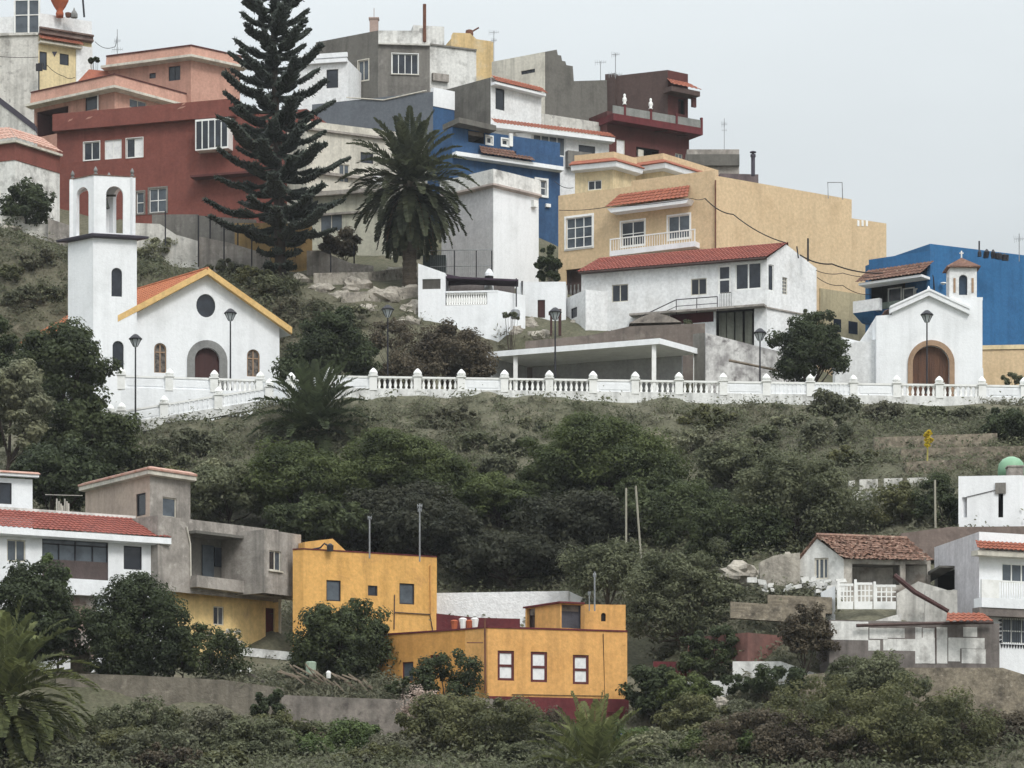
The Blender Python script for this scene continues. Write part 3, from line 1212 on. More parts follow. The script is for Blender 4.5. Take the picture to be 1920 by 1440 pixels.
single(mb, 'roof_post', BLACKM, 'dark round post rising from the highest left parapet', 'post', a)
q = MB()
for x, s_ in ((-30, 1), (10, 1)):
    a = P(x, -12, 256)
    q.hull8([a, a + Vector((1.7, 0, -0.2)), a + Vector((1.7, 1.2, -0.2)), a + Vector((0, 1.2, 0))],
            [a + Vector((0.5, 0.3, 0.9)), a + Vector((1.2, 0.3, 0.8)), a + Vector((1.2, .9, .8)), a + Vector((.5, .9, .9))])
    q.tube([a + Vector((.85, .6, -2.6)), a + Vector((.85, .6, .5))], 0.05)
single(q, 'terrace_awning', REDCLOTH, 'orange red canvas awning behind the glazed terrace at the top left', 'awning', P(0, 28, 256))
mb, a = pole_mb(73, 118, 182, 251, 0.06)
mb.obox(a + Vector((-.25, -.1, 2.2)), (0.55, 0, 0), (0, .2, 0), (0, 0, 0.6))
single(mb, 'utility_pole', BLACKM, 'thin dark pole with a box before the yellow corner wall', 'pole', a)

# ---- salmon house
h = House('salmon_house', 'salmon two storey house with cream ledges behind the red house', 'house',
          [(64, 184), (215, 151), (385, 197)], 236, 1, 262, [SALMOND, SALMON])
h.window(0, (160, 180, 183, 206), BLACKM, GLASS, cols=1)
h.window(1, (243, 188, 275, 205), CREAM, GLASS2, cols=2)
h.opening(0, (68, 204, 128, 252), m=MAROON, dep=2.0, name='porch')
h.done()
h.ring('parapet', 0, 2, [(-0.25, h.zpy(143)), (0.35, h.zpy(143)), (0.45, h.zpy(165)), (-0.02, h.zpy(165))], SALMON, py=False)
h.ring('coping', 0, 2, [(-0.3, h.zpy(141)), (0.42, h.zpy(141)), (0.42, h.zpy(143.2)), (-0.3, h.zpy(143.2))], MAROON, py=False)
h.ring('ledge', 0, 2, [(-0.02, h.zpy(165.5)), (0.75, h.zpy(165.5)), (0.75, h.zpy(170)), (-0.02, h.zpy(172))], CREAM, py=False, ext=0.3)
q = MB()
w = h.walls[0]
u, z = w.uz(185, 190)
q.tube([w.pt(u, h.zpy(172), 0.08), w.pt(u, h.zpy(215), 0.08)], 0.06)
q.build('drain_pipe', WPAINT, h.root)
g = House('', '', '', [(203, 116), (358, 96), (450, 116)], 241, 1, 185, [SALMOND, SALMON], root=h.root, part='upper_storey')
g.window(0, (316, 124, 338, 151), BLACKM, GLASS, cols=2)
g.window(0, (280, 137, 292, 147), BLACKM, GLASS, cols=1)
g.done()
g.ring('parapet', 0, 2, [(-0.25, g.zpy(88)), (0.3, g.zpy(88)), (0.4, g.zpy(106)), (-0.02, g.zpy(106))], SALMON, py=False)
g.ring('ledge', 0, 2, [(-0.02, g.zpy(106.5)), (0.7, g.zpy(106.5)), (0.7, g.zpy(111)), (-0.02, g.zpy(113))], CREAM, py=False, ext=0.3)
g.ring('coping', 0, 2, [(-0.3, g.zpy(86)), (0.38, g.zpy(86)), (0.38, g.zpy(88.2)), (-0.3, g.zpy(88.2))], MAROON, py=False)
# hipped orange roof piece behind the salmon parapet
c = P(168, 142, 243)
q = MB()
q.hull8([c + Vector((-1.0, 0, -.5)), c + Vector((2.2, .2, -.5)), c + Vector((2.2, 3, -.5)), c + Vector((-1.0, 3, -.5))],
        [c + Vector((-0.2, 1, 0.8)), c + Vector((1.6, 1.2, 0.7)), c + Vector((1.6, 2, .7)), c + Vector((-.2, 2, .8))])
q.hull8([c + Vector((-1.2, -.1, -2.4)), c + Vector((2.0, .1, -2.4)), c + Vector((2.0, 2.8, -2.4)), c + Vector((-1.2, 2.8, -2.4))],
        [c + Vector((-0.9, 0.1, -.5)), c + Vector((2.1, .3, -.5)), c + Vector((2.1, 2.9, -.5)), c + Vector((-.9, 2.9, -.5))], 1)
single(q, 'roof_shelter', [TILE, SALMOND], 'small shelter with an orange hipped tile roof between yellow corner and salmon house', 'shelter', c - Vector((0, 0, 2.4)))
antenna(220, 55, 112, 244, 'thin antenna mast with side arms above the salmon roof', arms=((0.35, 6), (0.6, 10)))
shrub('potted_conifer', 'dark pointed bush on the roof left of the salmon house', 176, 122, 10, 9, LF_DARK, Y=245, n=10, per=40, size=.22)

# ---- brick red house
h = House('red_house', 'large brick red house with deep parapet behind the bell tower', 'house',
          [(107, 244), (575, 204)], 225, 1, 402, [RED], depth=9)
h.window(0, (157, 266, 187, 300), WPAINT, GLASS, cols=2, sur=WPAINT, sw=0.05)
h.window(0, (196, 262, 228, 298), WPAINT, CURTAIN, cols=2, label='closed white shutters')
h.window(0, (237, 259, 268, 295), WPAINT, GLASS, cols=2, sur=WPAINT, sw=0.05, glass2=CURTAIN)
h.window(0, (280, 353, 312, 398), WPAINT, GLASS2, cols=2, rows=2, sur=GREY, sw=0.12)
h.window(0, (256, 360, 270, 400), WPAINT, GLASS2, cols=1, rows=2, sur=GREY, sw=0.12)
h.done()
w = h.walls[0]
zt, zb = w.uz(230, 206)[1], w.uz(230, 238)[1]
us = w.uz(445, 220)[0]
q = MB()
w.box(q, -0.15, us, zb, zt, -0.2, 0.5)
q.build('parapet', RED, h.root)
for (a, b, c_) in ((127, 228, 5), (160, 224, 7), (332, 205, 8), (340, 198, 4)):
    q = MB()
    u, z = w.uz(a, b, 0.5)
    w.extr(q, [(u, z), (u + .1 * c_ * .6, z + .06), (u + .09 * c_, z + .2), (u + .03 * c_, z + .16)], 0.5, 0.506)
    q.build('flaked_paint', SALMOND, h.root)
bay = boxmb(h, 0, (366, 222, 428, 280), -0.1, 0.9)
bay = bay.build('bay_window', WPAINT, h.root)
u0, u1, z0, z1 = w.rect((366, 222, 428, 280), 0.9)
q = MB()
for i in range(5):
    a = u0 + 0.1 + (u1 - u0 - .1) * i / 5
    w.box(q, a, a + (u1 - u0 - .1) / 5 - 0.1, z0 + (0.15 if i > 1 else .1), z1 - 0.15, 0.895, 0.91)
q.build('pane', GLASS, bay)
q = MB()
w.box(q, w.uz(366, 320)[0], w.uz(575, 320)[0], h.zpy(322), h.zpy(318), -.02, 1.0)
q.build('canopy_slab', MAROON, h.root)

# ---- low red roofed white house at the left edge
h = House('white_house', 'low white house with salmon tile hip roof and red upper wall at the left edge', 'house',
          [(-70, 276), (28, 264), (112, 290)], 219, 1, 420, [WHITE3])
h.done(roof=False)
z = h.z1
h.ring('upper_wall', 0, 2, [(-0.02, z - .1), (0.05, z - .1), (0.05, h.zpy(300)), (-0.02, h.zpy(300))], RED, py=False)
h.ring('eave', 0, 2, [(-0.02, z + .1), (0.3, z - .0), (0.3, z - 0.17), (-0.02, z - .17)], CREAM, py=False)
q = MB()
ap = P(16, 239, 222)
a, b, c = [Vector((p.x, p.y, z + .12)) for p in h.q[:3]]
o = Vector((0.1, -0.6, 0))
a2, b2, c2 = a + Vector((-.1, -.35, 0)), b + Vector((0.1, -.4, 0)), c + Vector((.25, -.15, 0))
ap2 = ap + (c - b) * .75
q.tiles(ap + Vector((-4, 1, 0)), ap, b2, a2, pitch=.3, rows=4)
q.tiles(ap, ap2, c2, b2, pitch=.3, rows=4)
q.build('roof', TILEO, h.root)
# sloping dark wall top behind
q = MB()
a, b = P(-30, 172, 228), P(66, 246, 226)
q.hull8([a + Vector((0, 0, -3)), b + Vector((0, 0, -3)), b + Vector((0, 1, -3)), a + Vector((0, 1, -3))], [a, b, b + Vector((0, 1, 0)), a + Vector((0, 1, 0))])
q.hull8([a + Vector((0, -.05, 0)), b + Vector((0, -.05, 0)), b + Vector((0, 1.05, 0)), a + Vector((0, 1.05, 0))],
        [a + Vector((0, -.05, .5)), b + Vector((0, -.05, .5)), b + Vector((0, 1.05, .5)), a + Vector((0, 1.05, .5))], 1)
single(q, 'stair_wall', [CREAM2, SLATE], 'cream stair wall with dark sloping top left of the salmon house', 'wall', b - Vector((0, 0, 3)))

# ---- terrace walls of the upper left slope
def low_wall(name, label, pts, m, th=0.35, h0=1.5, cat='wall', group=None, cap=None):
    """pts: (px, py_top, Y) along the top; h0: height in metres"""
    tp = [P(*p) for p in pts]
    q = MB()
    for a, b in zip(tp, tp[1:]):
        bk = Vector((0, th, 0))
        dn = Vector((0, 0, -h0))
        q.hull8([a + dn, b + dn, b + bk + dn, a + bk + dn], [a, b, b + bk, a + bk])
    base = tp[0] + Vector((0, 0, -h0))
    return single(q, name, m, label, cat, base, group)


low_wall('garden_wall', 'broken whitish wall below the shrub at the left edge', [(-30, 404, 212), (45, 405, 212), (46, 420, 212), (90, 420, 212)], CREAM2, h0=2.2)
low_wall('garden_wall', 'grey block of wall just left of the belfry', [(90, 409, 211.5), (134, 424, 211)], GREY3, h0=1.6)
low_wall('parapet_wall', 'grey cement wall stepping down under the red house', [(285, 402, 216), (372, 402, 215.6), (372, 404, 215.6), (480, 412, 214.6)], GREY, h0=3.2)
low_wall('garden_wall', 'pale sloping wall under the grey fence left of the pine', [(372, 443, 212.6), (430, 455, 212.2), (505, 478, 211.6)], GREY3, h0=2.6)
low_wall('garden_wall', 'cream broken wall above the church roof', [(252, 418, 213), (300, 420, 213), (330, 440, 212.6), (372, 452, 212.4)], CREAM2, h0=2.4)
low_wall('ochre_wall', 'dull ochre wall behind the trunk of the tall pine', [(440, 418, 214.4), (585, 418, 214.4)], plaster('dull ochre plaster', (176, 142, 88), (140, 116, 80), st=.5), h0=3.8)
low_wall('ochre_wall', 'cream wall right of the pine trunk foot', [(575, 470, 212.5), (600, 470, 212.4), (660, 494, 211), (700, 498, 210.6)], GREY3, h0=2.4)
for i, (px, p0, p1, Y) in enumerate([(310, 396, 460, 211.8), (372, 404, 500, 211.5), (394, 406, 450, 213), (420, 416, 495, 211), (446, 418, 460, 212), (472, 430, 508, 210.5), (620, 478, 530, 209.5), (664, 458, 494, 210)]):
    mb, a = pole_mb(px, p0, p1, Y, 0.055)
    o = single(mb, 'fence_post', BLACKM, 'thin dark fence post on the terrace walls by the tall pine', 'post', a, 'thin fence posts by the pine')

# ---- grey cement house on the skyline
h = House('cement_house', 'unpainted grey cement house with four pane window on the skyline', 'house',
          [(592, 104), (709, 83), (806, 86)], 243, 1, 260, [GREY2, GREY])  # left face in darker render, its shade put into the colour
h.window(1, (735, 101, 784, 139), WPAINT, GLASS, cols=4, sur=WPAINT, sw=0.06, sill=CREAM)
h.window(0, (672, 113, 691, 151), CREAM, GLASS2, cols=2, sur=CREAM, sw=0.08)
h.done()
w = h.walls[0]
q = MB()
w.extr(q, [(0, h.z1), (w.L, h.z1), (w.L, h.zpy(57)), (0, h.zpy(58))], -0.3, -0.01)
q.build('parapet', GREY2, h.root)
w = h.walls[1]
q = MB()
w.extr(q, [(0.02, h.zpy(81)), (w.L, h.zpy(81)), (w.L, h.zpy(50)), (w.L * .8, h.zpy(50)), (w.L * .8, h.zpy(55)), (0.02, h.zpy(57))], -0.3, -0.02)
q.build('parapet', WHITE3, h.root)
h.ring('ledge', 1, 2, [(-0.02, h.zpy(81)), (0.25, h.zpy(81)), (0.25, h.zpy(84)), (-0.02, h.zpy(84))], CREAM2, py=False)
g = House('', '', '', [(806, 84), (893, 95)], 244.6, 0, 240, [WHITE3], depth=4, root=h.root, part='side_wall')
g.done()
g.band('ledge', 0, 1, 82, 85, 0.12, GREY)
q = boxmb(g, 0, (812, 138, 842, 152), -0.02, 0.3)
q.build('wall_box', GREY3, h.root)
g = House('', '', '', [(775, 47), (833, 50)], 247, 0, 110, [WHITE3], depth=3, root=h.root, part='stair_tower')
g.done()
h = House('yellow_house', 'narrow yellow end wall with ragged top behind the grey cement house', 'house',
          [(846, 72), (925, 78)], 250, 0, 240, [plaster('worn yellow plaster', (216, 184, 128), (196, 190, 170), st=.3)], depth=5)
h.walls[0].outline = None
w = h.walls[0]
w.outline = [(0, w.z0), (w.L, w.z0), (w.L, w.z1), (w.L * .6, w.z1 + .1), (w.L * .45, w.z1 + .55), (0.15, w.z1 + .5), (0, w.z1 + .2)]
h.done(roof=False)
c = P(701, 57, 243.6)
q = MB()
q.box(c.x - .35, c.y, c.z - .3, c.x + .35, c.y + .6, c.z + 0.95)
q.box(c.x - .42, c.y - .06, c.z + .95, c.x + .42, c.y + .66, c.z + 1.07)
q.tube([c + Vector((0, .3, 1)), c + Vector((0, .3, 1.9))], 0.03)
single(q, 'brick_chimney', plaster('pale brick', (176, 152, 142), (150, 124, 114), st=.3), 'pale square chimney with thin rod on the grey cement house', 'chimney', c - Vector((0, 0, .3)))
mb, a = pole_mb(796, 8, 78, 243.3, 0.14, 8)
single(mb, 'flue_pipe', RUST, 'tall dark flue pipe in front of the white parapet on the skyline', 'pipe', a)
antenna(926, 58, 112, 250, 'bent antenna at the right end of the yellow wall on the skyline', arms=((0.05, 9), (0.3, 5)))
c = P(880, 64, 251)
q = MB().lathe(c, [(0.3, -.4), (.34, 0), (.3, .3), (.1, .38)], 10)
q.tube([c + Vector((.2, 0, .2)), c + Vector((.8, 0, .55))], .07)
single(q, 'roof_tank', RUST, 'small rusty tank with bent pipe on the yellow wall', 'tank', c - Vector((0, 0, .4)))

# ---- white bit seen between the pine branches
h = House('white_house', 'white house corner with dark window seen behind the pine branches', 'house',
          [(560, 118), (652, 112)], 240, 1, 215, [WHITE], depth=5)
h.window(0, (612, 130, 634, 165), BLACKM, GLASS, cols=1)
h.done()
h.band('cornice', 0, 1, 99, 107, 0.25, WHITE2)
h.band('ledge', 0, 1, 110, 117, 0.3, WHITE2)

# ---- blue grey side wall and blue house
h = House('blue_house', 'deep blue house with blue grey side wall behind the palm', 'house',
          [(585, 196), (812, 172), (852, 180)], 231, 1, 330, [BLUEGREY, BLUE])
h.done()
h.ring('parapet', 1, 2, [(-0.3, h.zpy(164)), (0.06, h.zpy(164)), (0.06, h.zpy(199)), (-0.3, h.zpy(199))], WHITE2, py=False)
w = h.walls[0]
q = MB()
q.tube([w.pt(*w.uz(650, 183), .05), w.pt(*w.uz(720, 188), .05), w.pt(*w.uz(800, 170), .05)], .05)
q.build('cable', CREAM, h.root)

h = House('blue_house', 'deep blue house with veranda and white ledges above the white tower block', 'house',
          [(848, 238), (1050, 268)], 223, 0, 520, [BLUE], depth=9)
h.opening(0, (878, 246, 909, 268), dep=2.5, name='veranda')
h.window(0, (912, 256, 923, 270), WPAINT, GLASS, cols=1, fw=.1, sur=WPAINT, sw=0.1)
h.window(0, (941, 261, 953, 273), WPAINT, GLASS, cols=1, fw=.1, sur=WPAINT, sw=0.1)
h.window(0, (1005, 338, 1024, 366), WPAINT, GLASS2, cols=2, rows=2, sur=WPAINT, sw=0.16, so=.1)
h.done()
w = h.walls[0]
q = MB()
w.box(q, *w.rect((954, 251, 960, 275)), -.02, 0.15)
q.build('shutter', WPAINT, h.root)
q = MB()
u0, u1, z0, z1 = w.rect((848, 228, 918, 243))
w.extr(q, [(0, h.z1 + .1), (u1, h.z1 - .1), (u1, h.z1 + .3), (0, h.z1 + .5)], -1.5, 1.0)
q.build('awning', GREY2, h.root)
zt = w.uz(858, 288)[1]
h.ring('ledge', 0, 1, [(-.02, zt), (.6, zt), (.6, zt - .3), (-.02, zt - .35)], WHITE2, py=False)
q = MB()
u0, u1, z0, z1 = w.rect((908, 276, 1000, 296), .9)
q.tiles(w.pt(u0, z1, 0.1), w.pt(u1, z1, .1), w.pt(u1 + .2, zt + .05, .8), w.pt(u0 - .2, zt + .05, .8), rows=3, pitch=.28)
q.build('tile_canopy', TILEB, h.root)
q = MB()
ub = w.uz(962, 290)[0]
w.box(q, ub, w.L, zt + .02, zt + .75, .1, .5)
q.build('parapet', BLUE, h.root)
q = MB()
u, z = w.uz(1022, 386)
w.box(q, u, u + .4, z - .1, z + .15, 0, .2)
q.build('wall_lamp', WPAINT, h.root)

# ---- white house with stepped tile eaves and grey side walls
h = House('eaves_house', 'white house with two orange tile eaves and a bare grey side wall', 'house',
          [(836, 255), (920, 236), (1142, 263)], 229, 1, 345, [GREY2, WHITE])
h.window(1, (1000, 250, 1060, 290), WPAINT, GLASS2, cols=4, fw=.07)
h.window(1, (1085, 273, 1116, 293), BLACKM, GLASS, cols=1)
h.done()
w = h.walls[1]
q = MB()
w.extr(q, [w.uz(968, 249, .3), w.uz(996, 249, .3), w.uz(996, 281, .3), w.uz(980, 279, .3)], .02, .3)
q.build('shutter', WHITE2, h.root)
q = MB()
u0 = w.uz(924, 230, .6)[0]
q.tiles(w.pt(0, h.z1 + .55, 0.05), w.pt(w.L, h.z1 + .55, 0.05), w.pt(w.L + .2, h.z1 + .06, .75), w.pt(0, h.z1 + .06, .75), pitch=.28, rows=3)
q.build('tile_eave', TILE, h.root)
h.ring('fascia', 1, 2, [(-.02, h.z1 + .03), (.72, h.z1 + .03), (.72, h.z1 - .28), (-.02, h.z1 - .3)], WHITE2, py=False, ext=.15)
q = MB()
w.box(q, *w.rect((1060, 287, 1105, 318)), .02, .5)
q.build('balcony', GREY, h.root)
g = House('', '', '', [(836, 168), (920, 145), (1015, 168)], 230.5, 1, 240, [GREY2, WHITE], root=h.root, part='upper_storey')
g.window(1, (929, 166, 946, 206), BLACKM, GLASS, cols=1)
g.done()
w = g.walls[1]
q = MB()
q.tiles(w.pt(0, g.z1 + .15, .0), w.pt(w.L, g.z1 + .15, 0), w.pt(w.L + .1, g.z1 - .4, .6), w.pt(0, g.z1 - .4, .6), pitch=.28, rows=3)
q.build('tile_eave', TILE, h.root)
g.ring('fascia', 1, 2, [(-.02, g.z1 - .43), (.55, g.z1 - .43), (.55, g.z1 - .62), (-.02, g.z1 - .66)], WHITE2, py=False)
g = House('', '', '', [(1012, 212), (1140, 232)], 234.5, 0, 262, [CREAM2], depth=3, root=h.root, part='terrace_parapet')
g.done()
h = House('stepped_gable_house', 'cream house with tall dark grey stepped end wall on the skyline', 'house',
          [(922, 116), (1022, 97), (1140, 118)], 236.5, 1, 262, [CREAM, GREY2])
w = h.walls[1]


def uu(px, py):
    return w.uz(px, py)


w.outline = [(0, w.z0), (w.L, w.z0), uu(1138, 150), uu(1076, 152), uu(1074, 124), uu(1062, 122), uu(1060, 115), uu(1054, 114), uu(1052, 104), uu(1046, 103), uu(1044, 93), (0, w.z1)]
w0 = h.walls[0]
w0.reveal = .3
u0, u1, z0, z1 = w0.rect((977, 131, 1003, 138))
h.window(0, (977, 131, 1003, 138), BLACKM, GLASS, cols=1)
h.done(roof=False, skip=(2, 3))
q = MB()
w.extr(q, w.outline, -.3, -.02)
q.build('gable_block', GREY2, h.root)
q = MB()
w0.box(q, 0, w0.L, w0.z0, w0.z1, -.3, -.2)
q.build('back_wall', CREAM, h.root)

# ---- maroon house
h = House('maroon_house', 'dark maroon house with wraparound balcony on the skyline', 'house',
          [(1138, 208), (1292, 234)], 236.5, 0, 350, [MAROON], depth=8)
h.opening(0, (1193, 278, 1236, 296), dep=1.0, name='doorway')
h.window(0, (1156, 262, 1172, 289), CREAM, CURTAIN, cols=1)
h.window(0, (1266, 288, 1280, 300), CREAM, GLASS2, cols=2)
h.done()
w = h.walls[0]
q = MB()
w.box(q, *w.rect((1198, 280, 1208, 296)), -.3, -.1)
q.build('door', CREAM, h.root)
zt, zb = w.uz(1150, 212, 1.1)[1], w.uz(1150, 225, 1.1)[1]
ua, ub = w.uz(1150, 220, 1.1)[0], w.uz(1318, 240, 1.1)[0]
q = MB()
w.box(q, ua, ub, zb, zt, -1.5, 1.1)
bal = q.build('balcony', MAROON2, h.root)
bal2 = MB()
zr = w.uz(1150, 197, 1.1)[1]
w.box(bal2, ua, ub, zt, zr, .98, 1.06)
w.box(bal2, ub - .08, ub - .001, zt, zr, -1.5, .98)
bal2.build('railing', plaster('grey panel', (142, 144, 140), (120, 122, 120)), bal)
q = MB()
posts = []
for px in (1172, 1221, 1269, 1316):
    u = w.uz(px, 215, 1.1)[0]
    w.box(q, u - .09, u + .09, zt, zr + .2, .95, 1.12)
    posts.append(w.pt(u, zr + .2, 1.03))
q.build('post', MAROON2, bal)
for k, (p, lb) in enumerate(zip(posts[:2], ('small white figure on the left post of the maroon balcony', 'small white figure on the second post of the maroon balcony'))):
    q = MB().lathe(p, [(.16, 0), (.18, .06), (.1, .12), (.16, .3), (.17, .5), (.08, .62), (.1, .72), (.09, .82), (.02, .88)], 8)
    q.tube([p + Vector((-.17, 0, .3)), p + Vector((0, -.05, .48)), p + Vector((.17, 0, .32))], .05, 5)
    single(q, 'statuette', WPAINT, lb, 'statuette', p, 'white figures on the maroon balcony', smooth=True)
g = House('', '', '', [(1137, 144), (1252, 131), (1290, 139)], 238.5, 1, 232, [BROWNW, MAROON], root=h.root, part='upper_storey')
g.opening(1, (1272, 186, 1284, 214), dep=.8, name='doorway')
g.done()
w = g.walls[1]
q = MB()
u0, u1, z0, z1 = w.rect((1250, 152, 1292, 178))
q.tiles(w.pt(-.1, z1, .0), w.pt(w.L, z1, 0), w.pt(w.L + .4, z1 - .75, 1.2), w.pt(-.6, z1 - .75, 1.2), rows=3, pitch=.28)
q.build('tile_canopy', TILE, h.root)
q = MB()
w.box(q, -.5, w.L + .35, z1 - 1.25, z1 - .86, 0.01, 1.1)
q.build('canopy_slab', BROWNW, h.root)
q = MB()
w.box(q, w.L - .1, w.L + .3, g.zpy(196), z1 - 1.3, .5, .7)
q.build('column', MAROON, h.root)
q = MB()
w2 = g.walls[0]
w2.box(q, 0, w2.uz(1156, 150)[0], g.zpy(205), g.zpy(128), -.4, .3)
q.build('stair_tower', BROWNW, h.root)
c = w2.pt(w2.uz(1146, 175)[0], g.zpy(180), .35)
antenna(1154, 100, 140, 239, 'antenna with long side boom on the maroon house', arms=((0.05, 7), (0.85, 12)), r=.035)
antenna(1126, 115, 150, 240, 'short antenna on the wall left of the maroon house', arms=((0.05, 10),))

# ---- small grey house right of it
h = House('grey_house', 'small grey house with painted shadow band right of the maroon house', 'house',
          [(1288, 280), (1386, 280)], 233, 0, 420, [GREY3], depth=5)
h.done()
h.band('cornice', 0, 1, 291, 312, 0.3, GREY2)  # dark strip standing in for a shadow band, not a built moulding
antenna(1358, 222, 290, 234, 'thin bare antenna on the small grey house roof', arms=((0.15, 5), (.3, 4)), r=.025)
h2 = House('brown_roof_house', 'low brown flat block with a tall flue at the edge of the beige roof', 'house',
           [(1350, 325), (1422, 327)], 226, 0, 420, [plaster('brown purple plaster', (118, 104, 106), (96, 84, 86))], depth=5)
h2.done()
mb, a = pole_mb(1412, 290, 330, 225.5, 0.15, 8)
mb.lathe(P(1412, 292, 225.5), [(.2, -.1), (.2, .1), (.08, .14), (.08, .2), (.24, .22), (.24, .3), (.05, .36)], 8)
single(mb, 'flue_pipe', SLATE, 'tall dark flue with cowl at the right end of the beige roof', 'pipe', a)

# ---- cream terraced houses behind the palm
h = House('cream_house', 'cream terraced house behind the palm and the pine', 'house',
          [(575, 226), (860, 262)], 222, 0, 520, [CREAM], depth=7)
h.window(0, (636, 308, 655, 342), CREAM, GLASS2, cols=2)
h.window(0, (676, 286, 700, 306), BLACKM, GLASS, cols=2)
h.window(0, (800, 300, 822, 330), BLACKM, GLASS, cols=2)
h.done()
h.band('ledge', 0, 1, 240, 244, 0.25, GREY3)
h.band('ledge', 0, 1, 320, 325, 0.3, GREY3)
q = boxmb(h, 0, (700, 330, 720, 345), .0, .35)
q.build('wall_box', WPAINT, h.root)
g = House('', '', '', [(570, 368), (735, 356)], 218.5, 1, 520, [plaster('greenish cream plaster', (192, 190, 172), (166, 162, 148), st=.4)], depth=4, root=h.root, part='lower_storey')
g.window(0, (600, 400, 642, 434), CREAM, GLASS2, cols=2)
g.done()
g.band('ledge', 0, 1, 352, 360, .5, GREY3)
g.band('ledge', 0, 1, 392, 396, .2, GREY3)

# ---- tall white tower block
h = House('white_block', 'tall plain white block with mottled parapet right of the palm', 'house',
          [(828, 345), (925, 322), (1010, 343)], 212, 1, 560, [plaster('shade tinted white plaster', (214, 212, 214), (196, 194, 198), st=.2), WHITE2])  # left face's shade put into its white as a greyer tint
h.done()
h.ring('parapet', 0, 2, [(-0.2, h.zpy(318)), (0.18, h.zpy(318)), (0.2, h.zpy(345)), (-0.02, h.zpy(345))], WHITE3, py=False)
h.ring('ledge', 0, 2, [(-0.02, h.zpy(345.5)), (0.32, h.zpy(345.5)), (0.32, h.zpy(349)), (-0.02, h.zpy(352))], plaster('pinkish ledge', (196, 180, 172), (160, 146, 140)), py=False)
q = boxmb(h, 1, (1001, 375, 1009, 388), .0, .3)
q.build('wall_box', WPAINT, h.root)
# wire fence before it
k = 0.0
for (a, b) in (((806, 470), (923, 468)),):
    Y = 208.2
    root = thing('wire_fence', 'tall wire fence panels on dark posts before the white block', 'fence', P(865, 525, Y))
    for px in (852, 893, 922):
        m_, _ = pole_mb(px, 470, 530, Y, 0.045)
        m_.build('post', BLACKM, root)
    q = MB()
    for py in (470, 500):
        q.tube([P(a[0], py, Y), P(b[0], py - 2, Y)], .03, 5)
    for i in range(30):
        px = 808 + i * 3.9
        q.tube([P(px, 470, Y + .03), P(px, 515, Y + .03)], .006, 4)
    q.build('wire_mesh', GALV, root)
h = House('hedge_shed', 'dark green shed panel between palm trunk and wire fence', 'shed', [(793, 478), (836, 478)], 209, 0, 530, [plaster('dark green board', (70, 80, 80), (58, 66, 66))], depth=2)
h.done()

# ---- beige house
h = House('beige_house', 'large beige house with plain side wall and white balcony', 'house',
          [(1047, 367), (1340, 329), (1597, 374)], 210, 1, 660, [BEIGE, BEIGE])
h.window(0, (1062, 407, 1110, 464), WPAINT, GLASS2, cols=3, rows=3, sur=WPAINT, sw=0.16, sill=WPAINT)
h.window(0, (1165, 415, 1208, 460), WPAINT, GLASS, cols=2, rows=2, sur=WPAINT, sw=0.12)
h.window(0, (1253, 404, 1293, 447), WPAINT, GLASS2, cols=2, rows=1, sur=WPAINT, sw=0.12)
h.opening(0, (1061, 504, 1096, 532), m=BROWNW, dep=.8, name='veranda')
h.done()
w = h.walls[0]
q = MB()
u0, u1 = w.uz(1184, 345)[0], w.L
w.box(q, u0, u1, h.z1 - .1, h.zpy(328) + .35, -.3, -.001)
q.build('parapet', BEIGE, h.root)
q = MB()
u0, u1 = w.uz(1158, 365, .4)[0], w.uz(1290, 365, .4)[0]
zt = w.uz(1225, 357)[1]
zb = w.uz(1225, 378, .9)[1]
q.tiles(w.pt(u0, zt, .05), w.pt(u1, zt, .05), w.pt(u1 + .3, zb, 1.0), w.pt(u0 - .7, zb, 1.0), pitch=.28, rows=4)
q.build('tile_canopy', TILE, h.root)
q = MB()
w.extr(q, [(u0 - .6, zb - .08), (u1 + .3, zb - .08), (u1 + .1, zb - .4), (u0 - .3, zb - .4)], -.02, .9)
q.build('canopy_slab', WHITE2, h.root)
u0, u1 = w.uz(1143, 452, .8)[0], w.uz(1303, 440, .8)[0]
z0, z1 = w.uz(1225, 471, .8)[1], w.uz(1225, 438, .8)[1]
zs = w.uz(1225, 461, .8)[1]
q = MB()
w.box(q, u0, u1, z0, zs, -.02, .8)
bal = q.build('balcony', WHITE2, h.root)
q = MB()
w.box(q, u0, u1, z1 - .08, z1, .7, .8)
w.box(q, u0, u0 + .08, zs, z1 - .08, .71, .79)
w.box(q, u1 - .08, u1, zs, z1 - .08, .71, .79)
n = 34
for i in range(1, n):
    u = u0 + .08 + (u1 - u0 - .16) * i / n
    w.box(q, u - .02, u + .02, zs, z1 - .08, .735, .765)
q.build('railing', WPAINT, bal)
w1 = h.walls[1]
q = MB()
w.box(q, w.uz(1062, 536, .5)[0], w.uz(1092, 536, .5)[0], w.uz(1077, 562)[1], w.uz(1077, 534)[1], .02, .5)
q.build('balcony', BROWNW, h.root)
q = MB()
for i in range(5):
    u = w.uz(1064 + i * 7, 548, .5)[0]
    q.lathe(w.pt(u, w.uz(1077, 558)[1], .56), [(.06, 0), (.1, .25), (.05, .5), (.06, .8)], 6)
q.build('baluster', STONEG, h.root)
